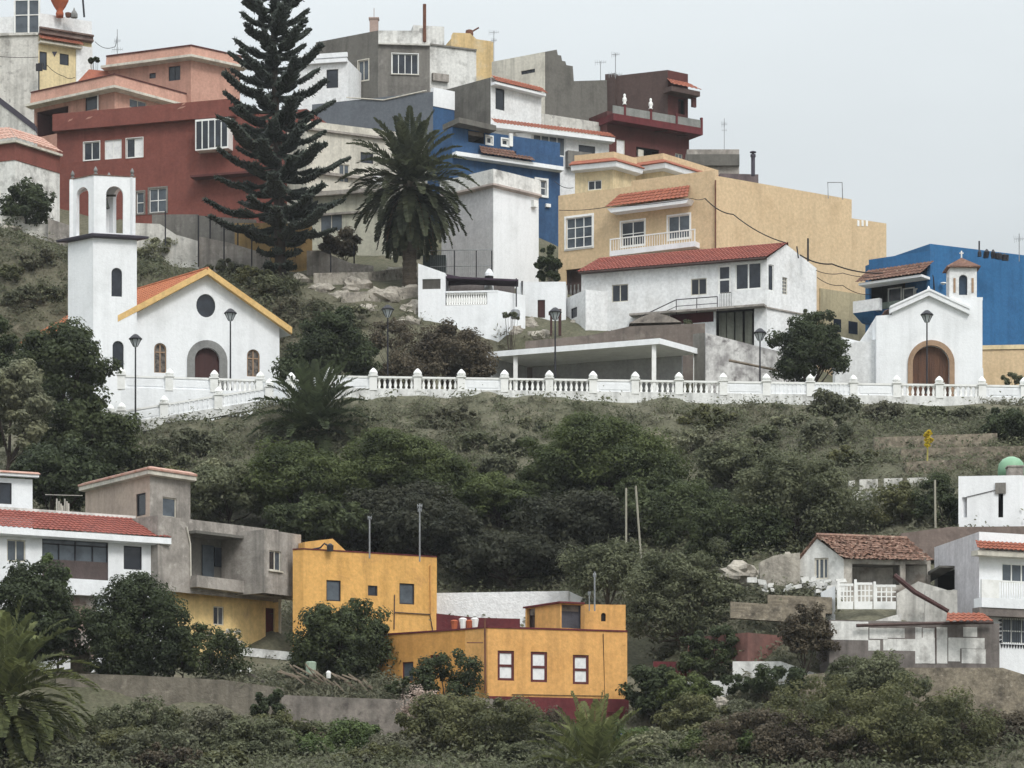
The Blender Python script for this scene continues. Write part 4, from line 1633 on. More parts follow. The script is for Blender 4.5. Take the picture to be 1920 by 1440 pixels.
# lower stepped end
g = House('', '', '', [(1595, 409), (1662, 419)], 217.2, 0, 700, [BEIGE], depth=7, root=h.root, part='end_block')
g.done()
q = MB()
ww = g.walls[0]
for px in (1607, 1615, 1623):
    u0, u1, z0, z1 = ww.rect((px, 413, px + 4, 424))
    ww.box(q, u0, u1, z0, z1, -.02, .03)
q.build('vent', WPAINT, h.root)
q = MB()
u0, u1, z0, z1 = w1.rect((1536, 540, 1628, 625))
w1.box(q, u0, u1, z0 - 2, z1 - .3, 0.0, .12)
q.build('cement_patch', plaster('greenish render', (186, 172, 136), (164, 152, 122), st=.4), h.root)
h.opening(1, (1562, 597, 1578, 622), dep=.5) if False else None
for r in ((1563, 598, 1577, 622), (1591, 603, 1608, 626)):
    q = MB()
    u0, u1, z0, z1 = w1.rect(r, .13)
    w1.box(q, u0, u1, z0, z1, .12, .14)
    q.build('window', GLASS, h.root)
# upper floor, zigzag parapet
prev = None
for pts, Y, bs in (([(1078, 318), (1150, 311), (1192, 323)], 216, 372), ([(1186, 322), (1243, 314), (1345, 345)], 218, 372)):
    g = House('', '', '', pts, Y, 1, bs, [BEIGE2], root=h.root, part='upper_storey')
    if pts[0][0] == 1078:
        g.window(0, (1102, 338, 1128, 356), WPAINT, GLASS, cols=2)
    g.done()
    b = pts[1][1]
    g.ring('parapet', 0, 2, [(-.2, g.zpy(b - 26)), (.1, g.zpy(b - 26)), (.1, g.zpy(b - 14)), (-.2, g.zpy(b - 14))], BEIGE, py=False)
    g.ring('tile_eave', 0, 2, [(-.02, g.zpy(b - 15)), (.1, g.zpy(b - 15)), (.7, g.zpy(b - 6)), (.7, g.zpy(b - 4.5)), (-.02, g.zpy(b - 4.5))], TILE, py=False, ext=.2)
    g.ring('fascia', 0, 2, [(-.02, g.zpy(b - 4)), (.62, g.zpy(b - 4)), (.55, g.zpy(b + 5)), (-.02, g.zpy(b + 7))], WHITE2, py=False, ext=.1)
q = MB()
Y = 215.5
q.tube([P(1553, 372, Y), P(1552, 342, Y), P(1579, 342, Y), P(1580, 374, Y)], .04, 6)
single(q, 'roof_hoop', GALV, 'square bent pipe hoop standing on the beige roof edge', 'pipe', P(1566, 372, Y))


def cable(pts, label, r=0.025, sag=0.4, group='power cables across the house fronts'):
    q = MB()
    out = []
    for a, b in zip(pts, pts[1:]):
        A, B = P(*a), P(*b)
        for i in range(9):
            t = i / 8
            out.append(A.lerp(B, t) + Vector((0, 0, -sag * 4 * t * (1 - t))))
    q.tube(out, r, 5)
    single(q, 'power_cable', CABLE, label, 'cable', out[0], group)


cable([(1048, 394, 213), (1140, 388, 211.4), (1298, 372, 208.6), (1322, 372, 208.2)], 'black cable along the front of the beige house', sag=.1)
cable([(1322, 372, 208.2), (1375, 402, 207), (1473, 455, 201.4)], 'black cable falling across the beige side wall to the red roof', r=.04, sag=.25)
cable([(1500, 478, 201.5), (1560, 495, 203), (1655, 512, 205)], 'upper twisted cable from red roofed house to the blue house', r=.05, sag=.2)
cable([(1530, 507, 202), (1580, 512, 203), (1650, 518, 205)], 'middle cable from red roofed house to the blue house', sag=.15)
cable([(1532, 520, 202), (1580, 535, 203), (1632, 552, 205)], 'lowest cable over the patched beige wall', sag=.2)
cable([(1040, 340, 220), (1075, 352, 217)], 'short cable between blue house and beige house', sag=.2)

cable([(-20, 104, 250), (72, 107, 251)], 'cable across the pale block wall at the upper left edge', sag=.1)
cable([(88, 122, 251), (120, 143, 250.6), (140, 145, 250)], 'thin cable sagging across the yellow corner wall', sag=.15)
cable([(178, 78, 251), (214, 88, 246), (220, 66, 244)], 'black cable from the brown cornice to the antenna mast', sag=.3)

w1 = [o for o in bpy.data.objects if o.name.startswith('beige_house')][0]
q = MB().tube([P(1341.5, 338, 209.85), P(1341.5, 480, 209.85)], .06)
o = q.build('drain_pipe', RUST, w1)
mb, a = pole_mb(1515, 447, 490, 202.5, .07)
single(mb, 'roof_post', BLACKM, 'short dark post standing at the back of the red roofed white house', 'post', a)
mb, a = pole_mb(1497, 462, 484, 202, .05, lean=-3)
single(mb, 'roof_post', BLACKM, 'small leaning dark rod on the gable edge of the red roofed house', 'post', a)

for (x0, p0, x1, p1, lb) in ((588, 512, 790, 500, 'rough pale rock terrace under the palm trunk'), (640, 548, 786, 536, 'second rough pale rock terrace lower under the palm'), (300, 470, 375, 482, 'rough pale rock ledge above the church roof ridge')):
    low_wall('rock_terrace', lb, [(x0, p0, hit(x0, p0 + 22, 190)), ((x0 + x1) / 2, p0 - 2, hit((x0 + x1) / 2, p0 + 20, 190)), (x1, p1, hit(x1, p1 + 22, 190))], ROCK, h0=1.7, th=1.0)

# ================================================================== CHURCH, BALUSTRADES, PORCH, CHAPEL
# ---- the church
YC = 193.0
zg = 31.6
church = thing('church', 'white church with square bell tower and ochre edged gable roof', 'church', P(255, 760, YC))
# tower
zt = P(175, 328, YC).z
tA, tB, tC = (Vector(onz(130, 338, zt).xy), Vector(onz(176, 328.5, zt).xy), Vector(onz(254, 333, zt).xy))
tD = tA + tC - tB
tq = [tA, tB, tC, tD]
zl = P(180, 446, YC).z          # belfry floor
zl2 = P(180, 436, YC).z


def grow(q, d):
    c = sum(q, Vector((0, 0))) / len(q)
    return [p + (p - c).normalized() * d for p in q]


sh = grow(tq, 0.09)
mb = MB()
sw = [Wall(sh[i], sh[(i + 1) % 4], 27.0, zl, 0) for i in range(4)]
holes_glass = []
for r in ((209, 502, 229, 556), (211, 639, 232, 694)):
    u0, u1, z0, z1 = sw[1].rect(r)
    a = arch(u0, u1, z0, z1)
    sw[1].holes.append(a)
    holes_glass.append(a)
for w in sw:
    w.reveal = .3
    w.emit(mb)
tower = mb.build('tower', WHITE2, church)
for a in holes_glass:
    q = MB()
    q.poly([sw[1].pt(u, z, -.22) for u, z in a])
    o = q.build('window', GLASS, tower)
mb = MB()
mb.sweep(sh, [(-.02, zl + .0), (.34, zl + .06), (.38, zl + .2), (.1, zl + .3), (-.3, zl + .3), (-.3, zl)], closed=True)
mb.poly([(p.x, p.y, zl + .1) for p in sh])
mb.build('ledge', SLATE, tower)
mb = MB()
bw = [Wall(tq[i], tq[(i + 1) % 4], zl + .3, zt, 0) for i in range(4)]
for i, r in ((0, (143, 351, 166, 441)), (1, (199, 349, 231, 437))):
    u0, u1, z0, z1 = bw[i].rect(r)
    z0 = max(z0, zl + .34)
    bw[i].holes.append(arch(u0, u1, z0, z1))
    o = bw[i + 2]
    bw[i + 2].holes.append(arch(.5, o.L - .5, z0, z1 + .05))
for w in bw:
    w.reveal = .28
    w.emit(mb)
    ww = Wall(w.A - w.n * .28, w.B - w.n * .28, w.z0, w.z1, 0)
    ww.holes = w.holes
    ww.reveal = 0.0
    ww.emit(mb)
mb.poly([(p.x, p.y, zt - .02) for p in tq])
mb.build('belfry', WHITE2, tower)
mb = MB()
rq = grow(tq, .05)
ap = sum(tq, Vector((0, 0))) / 4
mb.prism(rq, zt + .002, zt + .07)
mb.build('roof', TILEB, tower)
for i, p in enumerate(grow(tq, -.22)):
    MB().lathe((p.x, p.y, zt + .07), [(.13, 0), (.15, .08), (.06, .14), (.13, .26), (.12, .36), (.02, .55)], 8).build('finial', STONEG, tower)
c = (tB + tC) / 2 * .55 + (tA + tD) / 2 * .45
bell = MB().lathe((c.x, c.y, zt - 1.9), [(.42, 0), (.36, .12), (.28, .4), (.24, .62), (.1, .72)], 12)
bell.tube([(c.x - .8, c.y, zt - 1.1), (c.x + .8, c.y, zt - 1.1)], .07)
bell.build('bell', mat('dark bronze', (70, 74, 66), (52, 54, 50), rough=.5, metal=.6, scale=3), tower)

# nave: facade from the tower to the right, gable roof running back to the left
zE = P(240, 600, 194.1).z
fA = Vector(onz(232, 599.5, zE).xy)
fB = Vector(onz(524, 613.5, zE).xy)
fw = Wall(fA, fB, 27.5, zE, 0)
um, zr = fw.uz(388, 517)
um = fw.L * .5 + (um - fw.L * .5) * 1.0
fw.outline = [(0, 27.5), (fw.L, 27.5), (fw.L, zE), (um, zr), (0, zE)]
wins = []
for r in ((289, 643, 312, 699), (463, 655, 487, 706)):
    u0, u1, z0, z1 = fw.rect(r)
    wins.append(arch(u0, u1, z0, z1))
u0, u1, z0, z1 = fw.rect((365, 652, 412, 770))
dr = arch(u0, u1, z0, z1, n=16)
ur, zrs = fw.uz(386, 573)
rr_ = fw.uz(404, 573)[0] - ur
rz = (fw.uz(386, 551)[1] - zrs)
rose = [(ur + rr_ * math.cos(2 * math.pi * i / 24), zrs + rz * math.sin(2 * math.pi * i / 24)) for i in range(24)]
fw.holes = wins + [dr, rose]
fw.reveal = .25
back = Vector((-10.0, 12.0))
mb = MB()
fw.emit(mb)
bA, bB = fA + back, fB + back
for A, B in ((fB, bB), (bA, fA)):
    Wall(A, B, 27.5, zE, 0).emit(mb)
bwl = Wall(bB, bA, 27.5, zE, 0)
bwl.outline = [(0, 27.5), (fw.L, 27.5), (fw.L, zE), (fw.L - um, zr), (0, zE)]
bwl.emit(mb)
mb.build('wall', WHITE2, church)
r3 = lambda v2, z: Vector((v2.x, v2.y, z))
fn3 = Vector((fw.n.x, fw.n.y, 0))
fd3 = Vector((fw.d.x, fw.d.y, 0))
ridge = fw.pt(um, zr + .32, .55)
sl = (zr - zE) / um
eL = fw.pt(-.45, zE + .32 - .45 * sl, .55)
eR = fw.pt(fw.L + .75, zE + .32 - .75 * (zr - zE) / (fw.L - um), .55)
bk3 = Vector((back.x, back.y, 0)) - fn3 * .2
mb = MB()
mb.tiles(ridge + bk3, ridge - fn3 * .1, eL - fn3 * .1, eL + bk3, pitch=.28, h=.06, rows=12)
mb.tiles(ridge - fn3 * .1, ridge + bk3, eR + bk3, eR - fn3 * .1, pitch=.28, h=.06, rows=12)
mb.tube([ridge + Vector((0, 0, .05)), ridge + bk3 + Vector((0, 0, .05))], .11, 8)
roof = mb.build('roof', CHTILE, church)
mb = MB()
th = .42
for e in (eL, eR):
    a, b = ridge + Vector((0, 0, .1)), e + Vector((0, 0, .1))
    dn = Vector((0, 0, -th))
    bkk = -fn3 * .52
    mb.hull8([a, b, b + dn, a + dn], [a + bkk, b + bkk, b + dn + bkk, a + dn + bkk])
mb.build('verge', VERGE, roof)
mb = MB()
soff = Vector((0, 0, -.02))
for e in (eL, eR):
    a, b = ridge + soff - Vector((0, 0, .32)) - fn3 * .5, e + soff - Vector((0, 0, .32)) - fn3 * .5
    mb.hull8([a, b, b + bk3, a + bk3], [a + Vector((0, 0, .12)), b + Vector((0, 0, .12)), b + bk3 + Vector((0, 0, .12)), a + bk3 + Vector((0, 0, .12))])
mb.build('soffit', WHITE2, roof)
q = MB()
q.poly([fw.pt(u, z, -.2) for u, z in rose])
o = q.build('rose_window', GLASS, church)
for a in wins:
    q = MB()
    cu = sum(p[0] for p in a) / len(a)
    u0, u1 = a[0][0], a[1][0]
    z0 = a[0][1]
    z1 = max(p[1] for p in a)
    inn = [(cu + (u - cu) * .84, z0 + (z - z0) * .93 + .05) for u, z in a]
    fw.ringx(q, a, inn, -.2, -.1)
    fw.box(q, cu - .04, cu + .04, z0 + .06, z1 - .06, -.2, -.12)
    fw.box(q, u0 + .08, cu - .04, z1 - .62, z1 - .55, -.2, -.12)
    fw.box(q, cu + .04, u1 - .08, z1 - .62, z1 - .55, -.2, -.12)
    o = q.build('window', STONET, church)
    q = MB().poly([fw.pt(u, z, -.17) for u, z in a])
    q.build('pane', mat('leaded glass', (120, 112, 104), (62, 58, 58), scale=4, rough=.3, lo=.4, hi=.6), o)
q = MB()
fw.extr(q, dr, -.3, -.22)
for k in (-.5, 0, .5):
    fw.box(q, (u0 + u1) / 2 + k - .02, (u0 + u1) / 2 + k + .02, dr[0][1], dr[0][1] + 2.6, -.22, -.2)
u0, u1, z0, z1 = fw.rect((365, 652, 412, 770))
q.build('door', WOODM, church)
cu = (u0 + u1) / 2
ou0, ou1, oz0, oz1 = fw.rect((351, 638, 426, 770))
outr = arch(cu - (ou1 - ou0) / 2, cu + (ou1 - ou0) / 2, z0, oz1, n=16)
q = MB()
fw.ringx(q, outr, dr, -.02, .1)
q.build('door_surround', STONEG, church)

# ---- balustrades
def baluster(mb, p, h, r=.105):
    mb.lathe(p, [(r, 0), (r, h * .08), (r * .55, h * .12), (r * 1.05, h * .38), (r * .55, h * .68), (r * .45, h * .82), (r, h * .9), (r, h)], 8)


def post_with_finial(root, p, h, w=.24):
    q = MB()
    q.box(p.x - w, p.y - w, p.z, p.x + w, p.y + w, p.z + h)
    q.box(p.x - w - .06, p.y - w - .06, p.z + h, p.x + w + .06, p.y + w + .06, p.z + h + .08)
    po = q.build('post', WPAINT, root)
    MB().lathe((p.x, p.y, p.z + h + .08), [(.16, 0), (.15, .03), (.25, .08), (.28, .17), (.21, .3), (.07, .44), (.02, .47)], 10).build('finial', WPAINT, po)


def bal_proto():
    q = MB()
    baluster(q, Vector((0, 0, 0)), 1.0)
    me = bpy.data.meshes.new('baluster')
    me.from_pydata(q.v, [], q.f)
    me.materials.append(WPAINT)
    me.polygons.foreach_set('use_smooth', [True] * len(me.polygons))
    return me


BALM = bal_proto()


def put_baluster(root, p, h):
    o = bpy.data.objects.new('baluster', BALM)
    COL.objects.link(o)
    o.parent = root
    o.location = p - ROOTLOC[root.name]
    o.scale = (1, 1, h)


def balustrade(label, pxs, kinds, rail, base, nb=7, depth=0.26, zfix=None):
    """pxs post pixels; rail(px)->(py,Y) top of rail; base(px)->py foot; kinds per section"""
    def top(px):
        py, Y = rail(px)
        return P(px, py, Y)

    def foot(px):
        py, Y = rail(px)
        return P(px, base(px), Y).z
    t0 = top(pxs[0])
    root = thing('balustrade', label, 'balustrade', (t0.x, t0.y, foot(pxs[0])))
    up = Vector((0, 0, 1))
    railmb, basemb = MB(), MB()
    for a, b, kd in zip(pxs, pxs[1:], kinds):
        A, B = top(a), top(b)
        d = (B - A)
        n = Vector((d.y, -d.x, 0)).normalized()
        o = .2 / d.length
        A2, B2 = A.lerp(B, o), A.lerp(B, 1 - o)
        hh = A.z - foot(a)
        hb = B.z - foot(b)
        railmb.hull8([A2 + n * depth / 2 - up * .12, B2 + n * depth / 2 - up * .12, B2 - n * depth / 2 - up * .12, A2 - n * depth / 2 - up * .12],
                     [A2 + n * depth / 2, B2 + n * depth / 2, B2 - n * depth / 2, A2 - n * depth / 2])
        zc = .22 if kd == 'b' else .2
        pb = .78                      # below the rail: foot of the balusters
        basemb.hull8([A + n * .2 - up * (hh + .5), B + n * .2 - up * (hb + .5), B - n * .3 - up * (hb + .5), A - n * .3 - up * (hh + .5)],
                     [A + n * .2 - up * pb, B + n * .2 - up * pb, B - n * .3 - up * pb, A - n * .3 - up * pb])
        if kd == 'b':
            for i in range(nb):
                p = A2.lerp(B2, (i + .5) / nb) - up * pb
                put_baluster(root, p, pb - .12)
        else:
            q = MB()
            q.hull8([A2 + n * .09 - up * pb, B2 + n * .09 - up * pb, B2 - n * .09 - up * pb, A2 - n * .09 - up * pb],
                    [A2 + n * .09 - up * .12, B2 + n * .09 - up * .12, B2 - n * .09 - up * .12, A2 - n * .09 - up * .12])
            if kd == 'f':
                for i in range(nb + 2):
                    p = A2.lerp(B2, (i + .5) / (nb + 2)) - up * pb + n * .09
                    baluster(q, p, pb - .12, .05)
            else:
                A3, B3 = A2.lerp(B2, .08), A2.lerp(B2, .92)
                q.hull8([A3 + n * .12 - up * (pb - .14), B3 + n * .12 - up * (pb - .14), B3 + n * .085 - up * (pb - .14), A3 + n * .085 - up * (pb - .14)],
                        [A3 + n * .12 - up * .24, B3 + n * .12 - up * .24, B3 + n * .085 - up * .24, A3 + n * .085 - up * .24])
            q.build('panel', WHITE2, root)
    railmb.build('handrail', WPAINT, root)
    basemb.build('base_wall', WHITE3 if zfix is None else zfix, root)
    for px in pxs:
        t = top(px)
        f = t.z - .9
        post_with_finial(root, Vector((t.x, t.y, f)), t.z - f - .02)
    return root


BASEW = plaster('white painted kerb', (228, 228, 226), (180, 178, 174), st=.55, lo=.5, hi=.7, scale=.8)


def line(x0, y0, x1, y1):
    return lambda px: y0 + (y1 - y0) * (px - x0) / (x1 - x0)


rl = line(620, 704.5, 1920, 723)
bl = line(620, 734, 1920, 767)
ZR = P(690, 705.5, 186.3).z
balustrade('long white balustrade edging the plaza from the palm to the chapel',
           [619, 700, 783, 865, 946, 1030, 1112, 1191, 1273, 1356, 1437, 1519, 1600, 1681, 1761, 1841, 1920, 1998],
           list('sbbsbbsbbsffsbbss'), lambda px: (rl(px), ZR * F / (HY - rl(px))), bl, zfix=BASEW)
rl2 = line(228, 703, 545, 713)
balustrade('white balustrade of the church terrace above the ramp', [228, 318, 402, 488, 546, 619],
           list('ssbss'), lambda px: (line(228, 704, 546, 714)(px) if px < 600 else 704.5, 189.0 if px < 500 else (187.6 if px < 600 else 186.6)), lambda px: 775, nb=8, zfix=WHITE2)
balustrade('low white balustrade climbing along the church ramp', [207, 228, 308, 410, 505],
           list('fsff'), lambda px: (line(207, 774, 505, 726)(px), 185.2), lambda px: line(207, 806, 505, 748)(px), nb=8, zfix=BASEW)

# ---- street lamps
def lamp_proto(p, h, label):
    root = thing('street_lamp', label, 'street lamp', p, 'black street lamps along the plaza')
    q = MB().tube([p, p + Vector((0, 0, h - .75))], [.06, .045], 8)
    q.lathe(p, [(.12, 0), (.12, .25), (.07, .4)], 8)
    q.build('pole', BLACKM, root)
    t = p + Vector((0, 0, h - .78))
    q = MB().lathe(t, [(.05, 0), (.12, .06), (.34, .52), (.32, .54), (.03, .06)], 6)
    gl = q.build('lantern', LAMPG, root)
    q = MB()
    for i in range(6):
        a = i * math.pi / 3
        d = Vector((math.cos(a), math.sin(a), 0))
        q.tube([t + d * .12 + Vector((0, 0, .05)), t + d * .36 + Vector((0, 0, .53))], .025, 4)
    q.lathe(t + Vector((0, 0, .5)), [(.41, 0), (.42, .05), (.28, .18), (.14, .3), (.03, .34)], 10)
    q.build('cap', BLACKM, gl)
    return root


for px, p0, p1, Y, lb in ((254, 628, 790, 184.6, 'black street lamp standing before the church ramp'),
                          (432, 580, 735, 190.6, 'black street lamp right of the church door'),
                          (727, 573, 735, 189.5, 'black street lamp among the bushes left of the white balcony house'),
                          (1041, 578, 735, 188.5, 'black street lamp in front of the porch roof'),
                          (1425, 617, 735, 189.0, 'black street lamp before the stained wall beside the dark tree'),
                          (1738, 583, 738, 189.5, 'black street lamp in front of the chapel door')):
    a, b = P(px, p1, Y), P(px, p0, Y)
    lamp_proto(a, b.z - a.z, lb)

# ---- open porch on the plaza
zp = P(1237, 634, 192).z
pA, pB, pC = (Vector(onz(913, 660, zp).xy), Vector(onz(1237, 634, zp).xy), Vector(onz(1311, 654, zp).xy))
pD = pA + pC - pB
root = thing('porch', 'open grey walled porch with white slab roof and columns', 'porch', (pB.x, pB.y, 31.9))
q = MB().prism([pA, pB, pC, pD], zp - .36, zp)
q.build('roof', WHITE2, root)
q = MB()
gq = [pA.lerp(pD, .06), pD, pC.lerp(pD, .06)]
inn = Vector((.25, -.3))
for A, B in ((pA.lerp(pD, .1), pD + Vector((-.1, -.3))), (pD + Vector((0.25, -.32)), pC.lerp(pD, .1))):
    d = (B - A).normalized()
    n = Vector((-d.y, d.x)) * .2
    q.hull8([r3(A, 31), r3(B, 31), r3(B + n, 31), r3(A + n, 31)], [r3(A, zp - .365), r3(B, zp - .365), r3(B + n, zp - .365), r3(A + n, zp - .365)])
q.build('wall', plaster('porch grey plaster', (168, 168, 170), (150, 150, 152), st=.2), root)
for px, py in ((961, 672), (1222, 655), (1306, 668)):
    k = {961: pA.lerp(pB, .16) + Vector((.1, .35)), 1222: pB + Vector((-.35, .5)), 1306: pC + Vector((-.25, .05))}[px]
    q = MB()
    q.box(k.x - .14, k.y - .14, 31.5, k.x + .14, k.y + .14, zp - .362)
    q.build('column', WPAINT, root)
q = MB()
q.prism([p + Vector((.02, 0)) for p in grow([pA, pB, pC, pD], -.3)], 31.7, 32.0)
q.build('floor_slab', CONCR, root)

low_wall('retaining_wall', 'brown earth stained wall above the porch roof', [(985, 640, 200.4), (1110, 628, 200.4), (1180, 612, 200.3), (1322, 606, 200.2)], plaster('brown stained concrete', (118, 106, 98), (92, 84, 78), (140, 130, 120), st=.5), h0=4.0)
c1, c2 = P(1180, 606, 200.6), P(1278, 604, 200.6)
q = MB()
prof = [c1.lerp(c2, i / 10) + Vector((0, 0, .62 * math.sin(math.pi * i / 10))) for i in range(11)]
vs = prof + [p + Vector((0, 1.2, 0)) for p in prof]
q.add(vs, [(i, i + 1, i + 12, i + 11) for i in range(10)] + [tuple(range(11))[::-1], tuple(range(11, 22))])
single(q, 'cistern_vault', CONCR, 'pale concrete vaulted cover above the brown wall behind the porch', 'vault', c1)
low_wall('stained_wall', 'mottled whitewashed wall receding right of the porch', [(1323, 624, 195.2), (1416, 648, 196.6), (1500, 668, 198)], plaster('mottled whitewash', (212, 210, 208), (150, 146, 146), (112, 106, 106), st=.6, lo=.44, hi=.6, scale=.8), h0=5, th=.3)
low_wall('stained_wall', 'dark end of wall at the right of the porch', [(1300, 626, 195.6), (1322, 624, 195.3)], GREY2, h0=4.8, th=.3)  # end piece in the darker render
q = MB().tube([P(1368, 676, 194), P(1398, 682, 193), P(1475, 698, 192)], [.1, .09, .08])
single(q, 'fallen_pole', OLDWOOD, 'dark pole leaning on the stained wall beside the dark tree', 'pole', P(1475, 698, 192))

# ---- white house with red roof
h = House('red_roof_house', 'white house with long red roof and glazed porch below the beige house', 'house',
          [(1090, 512), (1438, 484), (1531, 503)], 201, 1, 735, [WHITE])
zE = h.z1
A, B, C_ = h.q[0], h.q[1], h.q[2]
D = h.q[3]
h.window(0, (1147, 533, 1178, 566), CREAM, GLASS, cols=2)
h.window(0, (1295, 522, 1325, 553), CREAM, GLASS, cols=2)
h.window(0, (1346, 497, 1370, 551), WPAINT, GLASS, cols=1, rows=2, fw=.12, name='door')
h.window(0, (1378, 492, 1428, 543), WPAINT, GLASS, cols=2, fw=.1)
h.window(1, (1441, 496, 1451, 545), WPAINT, GLASS, cols=1)
h.window(1, (1467, 520, 1476, 552), CREAM, GLASS2, cols=2, rows=5, fw=.05)
h.opening(0, (1255, 583, 1338, 606), m=MAROON2, dep=.6, name='garage')
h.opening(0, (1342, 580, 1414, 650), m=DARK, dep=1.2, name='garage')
w1 = h.walls[1]
uM, zR = w1.uz(1474, 458)
w1.outline = [(0, w1.z0), (w1.L, w1.z0), (w1.L, zE), (uM, zR), (0, zE)]
w3 = h.walls[3]
w3.outline = [(0, w3.z0), (w3.L, w3.z0), (w3.L, zE), (w3.L - uM, zR), (0, zE)]
h.done(roof=False)
w = h.walls[0]
R1 = w1.pt(uM, zR + .1)
R0 = w3.pt(w3.L - uM, zR + .1)
nn = Vector((w.n.x, w.n.y, 0))
dd = Vector((w.d.x, w.d.y, 0))
q = MB()
e0, e1 = w.pt(-.05, zE - .02, .55), w.pt(w.L + .02, zE - .02, .55)
q.tiles(R0 - dd * .1, R1 + dd * .15, e1 + dd * .15, e0 - dd * .1, pitch=.25, h=.05, rows=9)
b0, b1 = w.pt(-.05, zE, -w1.L - .2), w.pt(w.L, zE, -w1.L - .2)
q.tiles(R1 + dd * .15, R0, b0, b1 + dd * .1, pitch=.25, h=.05, rows=6)
q.build('roof', TILER, h.root)
q = MB()
q.hull8([e0 + Vector((0, 0, -.1)), e1 + Vector((0, 0, -.1)), w.pt(w.L, zE - .1, 0), w.pt(0, zE - .1, 0)],
        [e0, e1, w.pt(w.L, zE + .1, 0), w.pt(0, zE + .1, 0)])
q.build('eave', BROWNW, h.root)
q = MB()
u0, u1 = w.uz(1342, 560)[0], w.uz(1440, 560)[0]
zs = w.uz(1380, 580)[1]
w.box(q, w.uz(1180, 590, .7)[0], w.L, zs - .04, zs + .1, 0.0, .75)
q.build('walkway_slab', GREY3, h.root)
q = MB()
ps = [w.pt(*w.uz(1205, 592, .7), .7), w.pt(*w.uz(1268, 562, .7), .7), w.pt(*w.uz(1345, 556, .7), .7)]
q.tube(ps, .035, 6)
for a in ps + [ps[1].lerp(ps[2], .5)]:
    q.tube([a, a + Vector((0, 0, -1.0))], .03, 5)
q.tube([p + Vector((0, 0, -.45)) for p in ps], .025, 5)
q.build('handrail', BLACKM, h.root)
q = MB()
for i in range(8):
    u = w.uz(1350 + i * 3, 560, .72)[0]
    w.box(q, u - .012, u + .012, zs + .1, zs + 1.0, .7, .72)
w.box(q, w.uz(1350, 560, .72)[0], w.uz(1371, 560, .72)[0], zs + 1.0, zs + 1.05, .69, .73)
q.build('railing', BLACKM, h.root)
q = MB()
for px in (1345, 1360, 1376, 1394):
    u = w.uz(px, 610)[0]
    w.box(q, u, u + .5, w.uz(px, 648)[1], zs - .1, -.5, -.35)
q.build('shutter', plaster('grey green boards', (116, 118, 106), (84, 86, 78), st=.6), h.root)
h.ring('ledge', 1, 2, [(-.02, zs), (.1, zs), (.1, zs - .1), (-.02, zs - .1)], GREY3, py=False)
g = House('', '', '', [(1060, 560), (1098, 543)], 204.4, 1, 615, [WHITE], depth=3, root=h.root, part='side_room')
g.window(0, (1070, 577, 1082, 596), BLACKM, GLASS, cols=1)
g.walls[0].outline = None
g.done()
# ---- white balcony house
h = House('balcony_house', 'white house with balustraded balcony and dark awning left of the red roof', 'house',
          [(784, 574), (934, 571), (985, 580)], 203, 1, 690, [WHITE2], depth=5)
h.done()
w = h.walls[0]
q = MB()
u0, u1 = 0.0, w.uz(835, 500)[0]
zl_, zr_ = w.uz(784, 494)[1], w.uz(836, 512)[1]
for o0, o1 in ((-.2, -.001),):
    pass
pm = Wall(w.pt(u0, 0).xy, w.pt(u1, 0).xy, h.z1 - .001, zr_, 0)
lr = pm.rect((792, 523, 826, 542))
pm.outline = [(0, h.z1), (pm.L, h.z1), (pm.L, zr_), (0, zl_)]
pm.holes = [[(lr[0], lr[2]), (lr[1], lr[2]), (lr[1], lr[3]), (lr[0], lr[3])]]
pm.emit(q)
sd = Wall(pm.B, pm.B - pm.n * 2.6, h.z1, zr_, 0)
sd.emit(q)
Wall(pm.A - pm.n * 2.6, pm.A, h.z1, zr_, 0).emit(q)
q.poly([pm.pt(0, zl_), pm.pt(pm.L, zr_), pm.pt(pm.L, zr_, -2.6), pm.pt(0, zl_, -2.6)])
q.build('side_room', WHITE2, h.root)
q = MB()
n = 9
for i in range(n):
    z = lr[2] + (lr[3] - lr[2]) * (i + .1) / n
    pm.box(q, lr[0], lr[1], z, z + .045, -.12, -.04)
pm.box(q, lr[0], lr[1], lr[2], lr[3], -.16, -.14)
q.build('louvre_window', GREY2, h.root)
# balcony balustrade
u0, u1 = w.uz(836, 560)[0], w.L
zt_ = w.uz(885, 545)[1]
q = MB()
w.box(q, u0, u1, zt_ - .12, zt_, -.25, .02)
w.box(q, u1 - .75, u1, h.z1, zt_ - .12, -.2, -.001)
w1 = h.walls[1]
w1.box(q, 0.02, w1.L, h.z1, zt_ - .02, -.2, 0.0)
balc = q.build('balcony_parapet', WHITE2, h.root)
n = 17
for i in range(n):
    u = u0 + (u1 - .8 - u0) * (i + .6) / n
    p = w.pt(u, h.z1, -.12)
    put_baluster(h.root, p, zt_ - .12 - h.z1)
q = MB()
a, b = P(836, 521, 203.4), P(965, 530, 204.5)
bk = Vector((0, 2.6, .15))
b2 = P(972, 527, 203.4)
q.hull8([a, b2, b2 + bk, a + bk], [a + Vector((0, 0, .12)), b2 + Vector((0, 0, .12)), b2 + bk + Vector((0, 0, .12)), a + bk + Vector((0, 0, .12))])
a3 = P(838, 514, 205)
q.hull8([a3, P(900, 526, 205), P(900, 532, 205), P(838, 536, 205)], [p + Vector((0, .06, 0)) for p in (a3, P(900, 526, 205), P(900, 532, 205), P(838, 536, 205))])
q.build('awning', mat('dark awning cloth', (66, 54, 66), (52, 44, 52), rough=.9, scale=1.5), h.root)
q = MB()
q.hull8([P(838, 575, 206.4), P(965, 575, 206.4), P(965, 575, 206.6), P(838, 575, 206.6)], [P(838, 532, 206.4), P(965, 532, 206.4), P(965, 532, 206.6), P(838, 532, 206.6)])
q.build('back_wall', plaster('shaded terrace wall', (120, 112, 110), (96, 90, 90)), h.root)
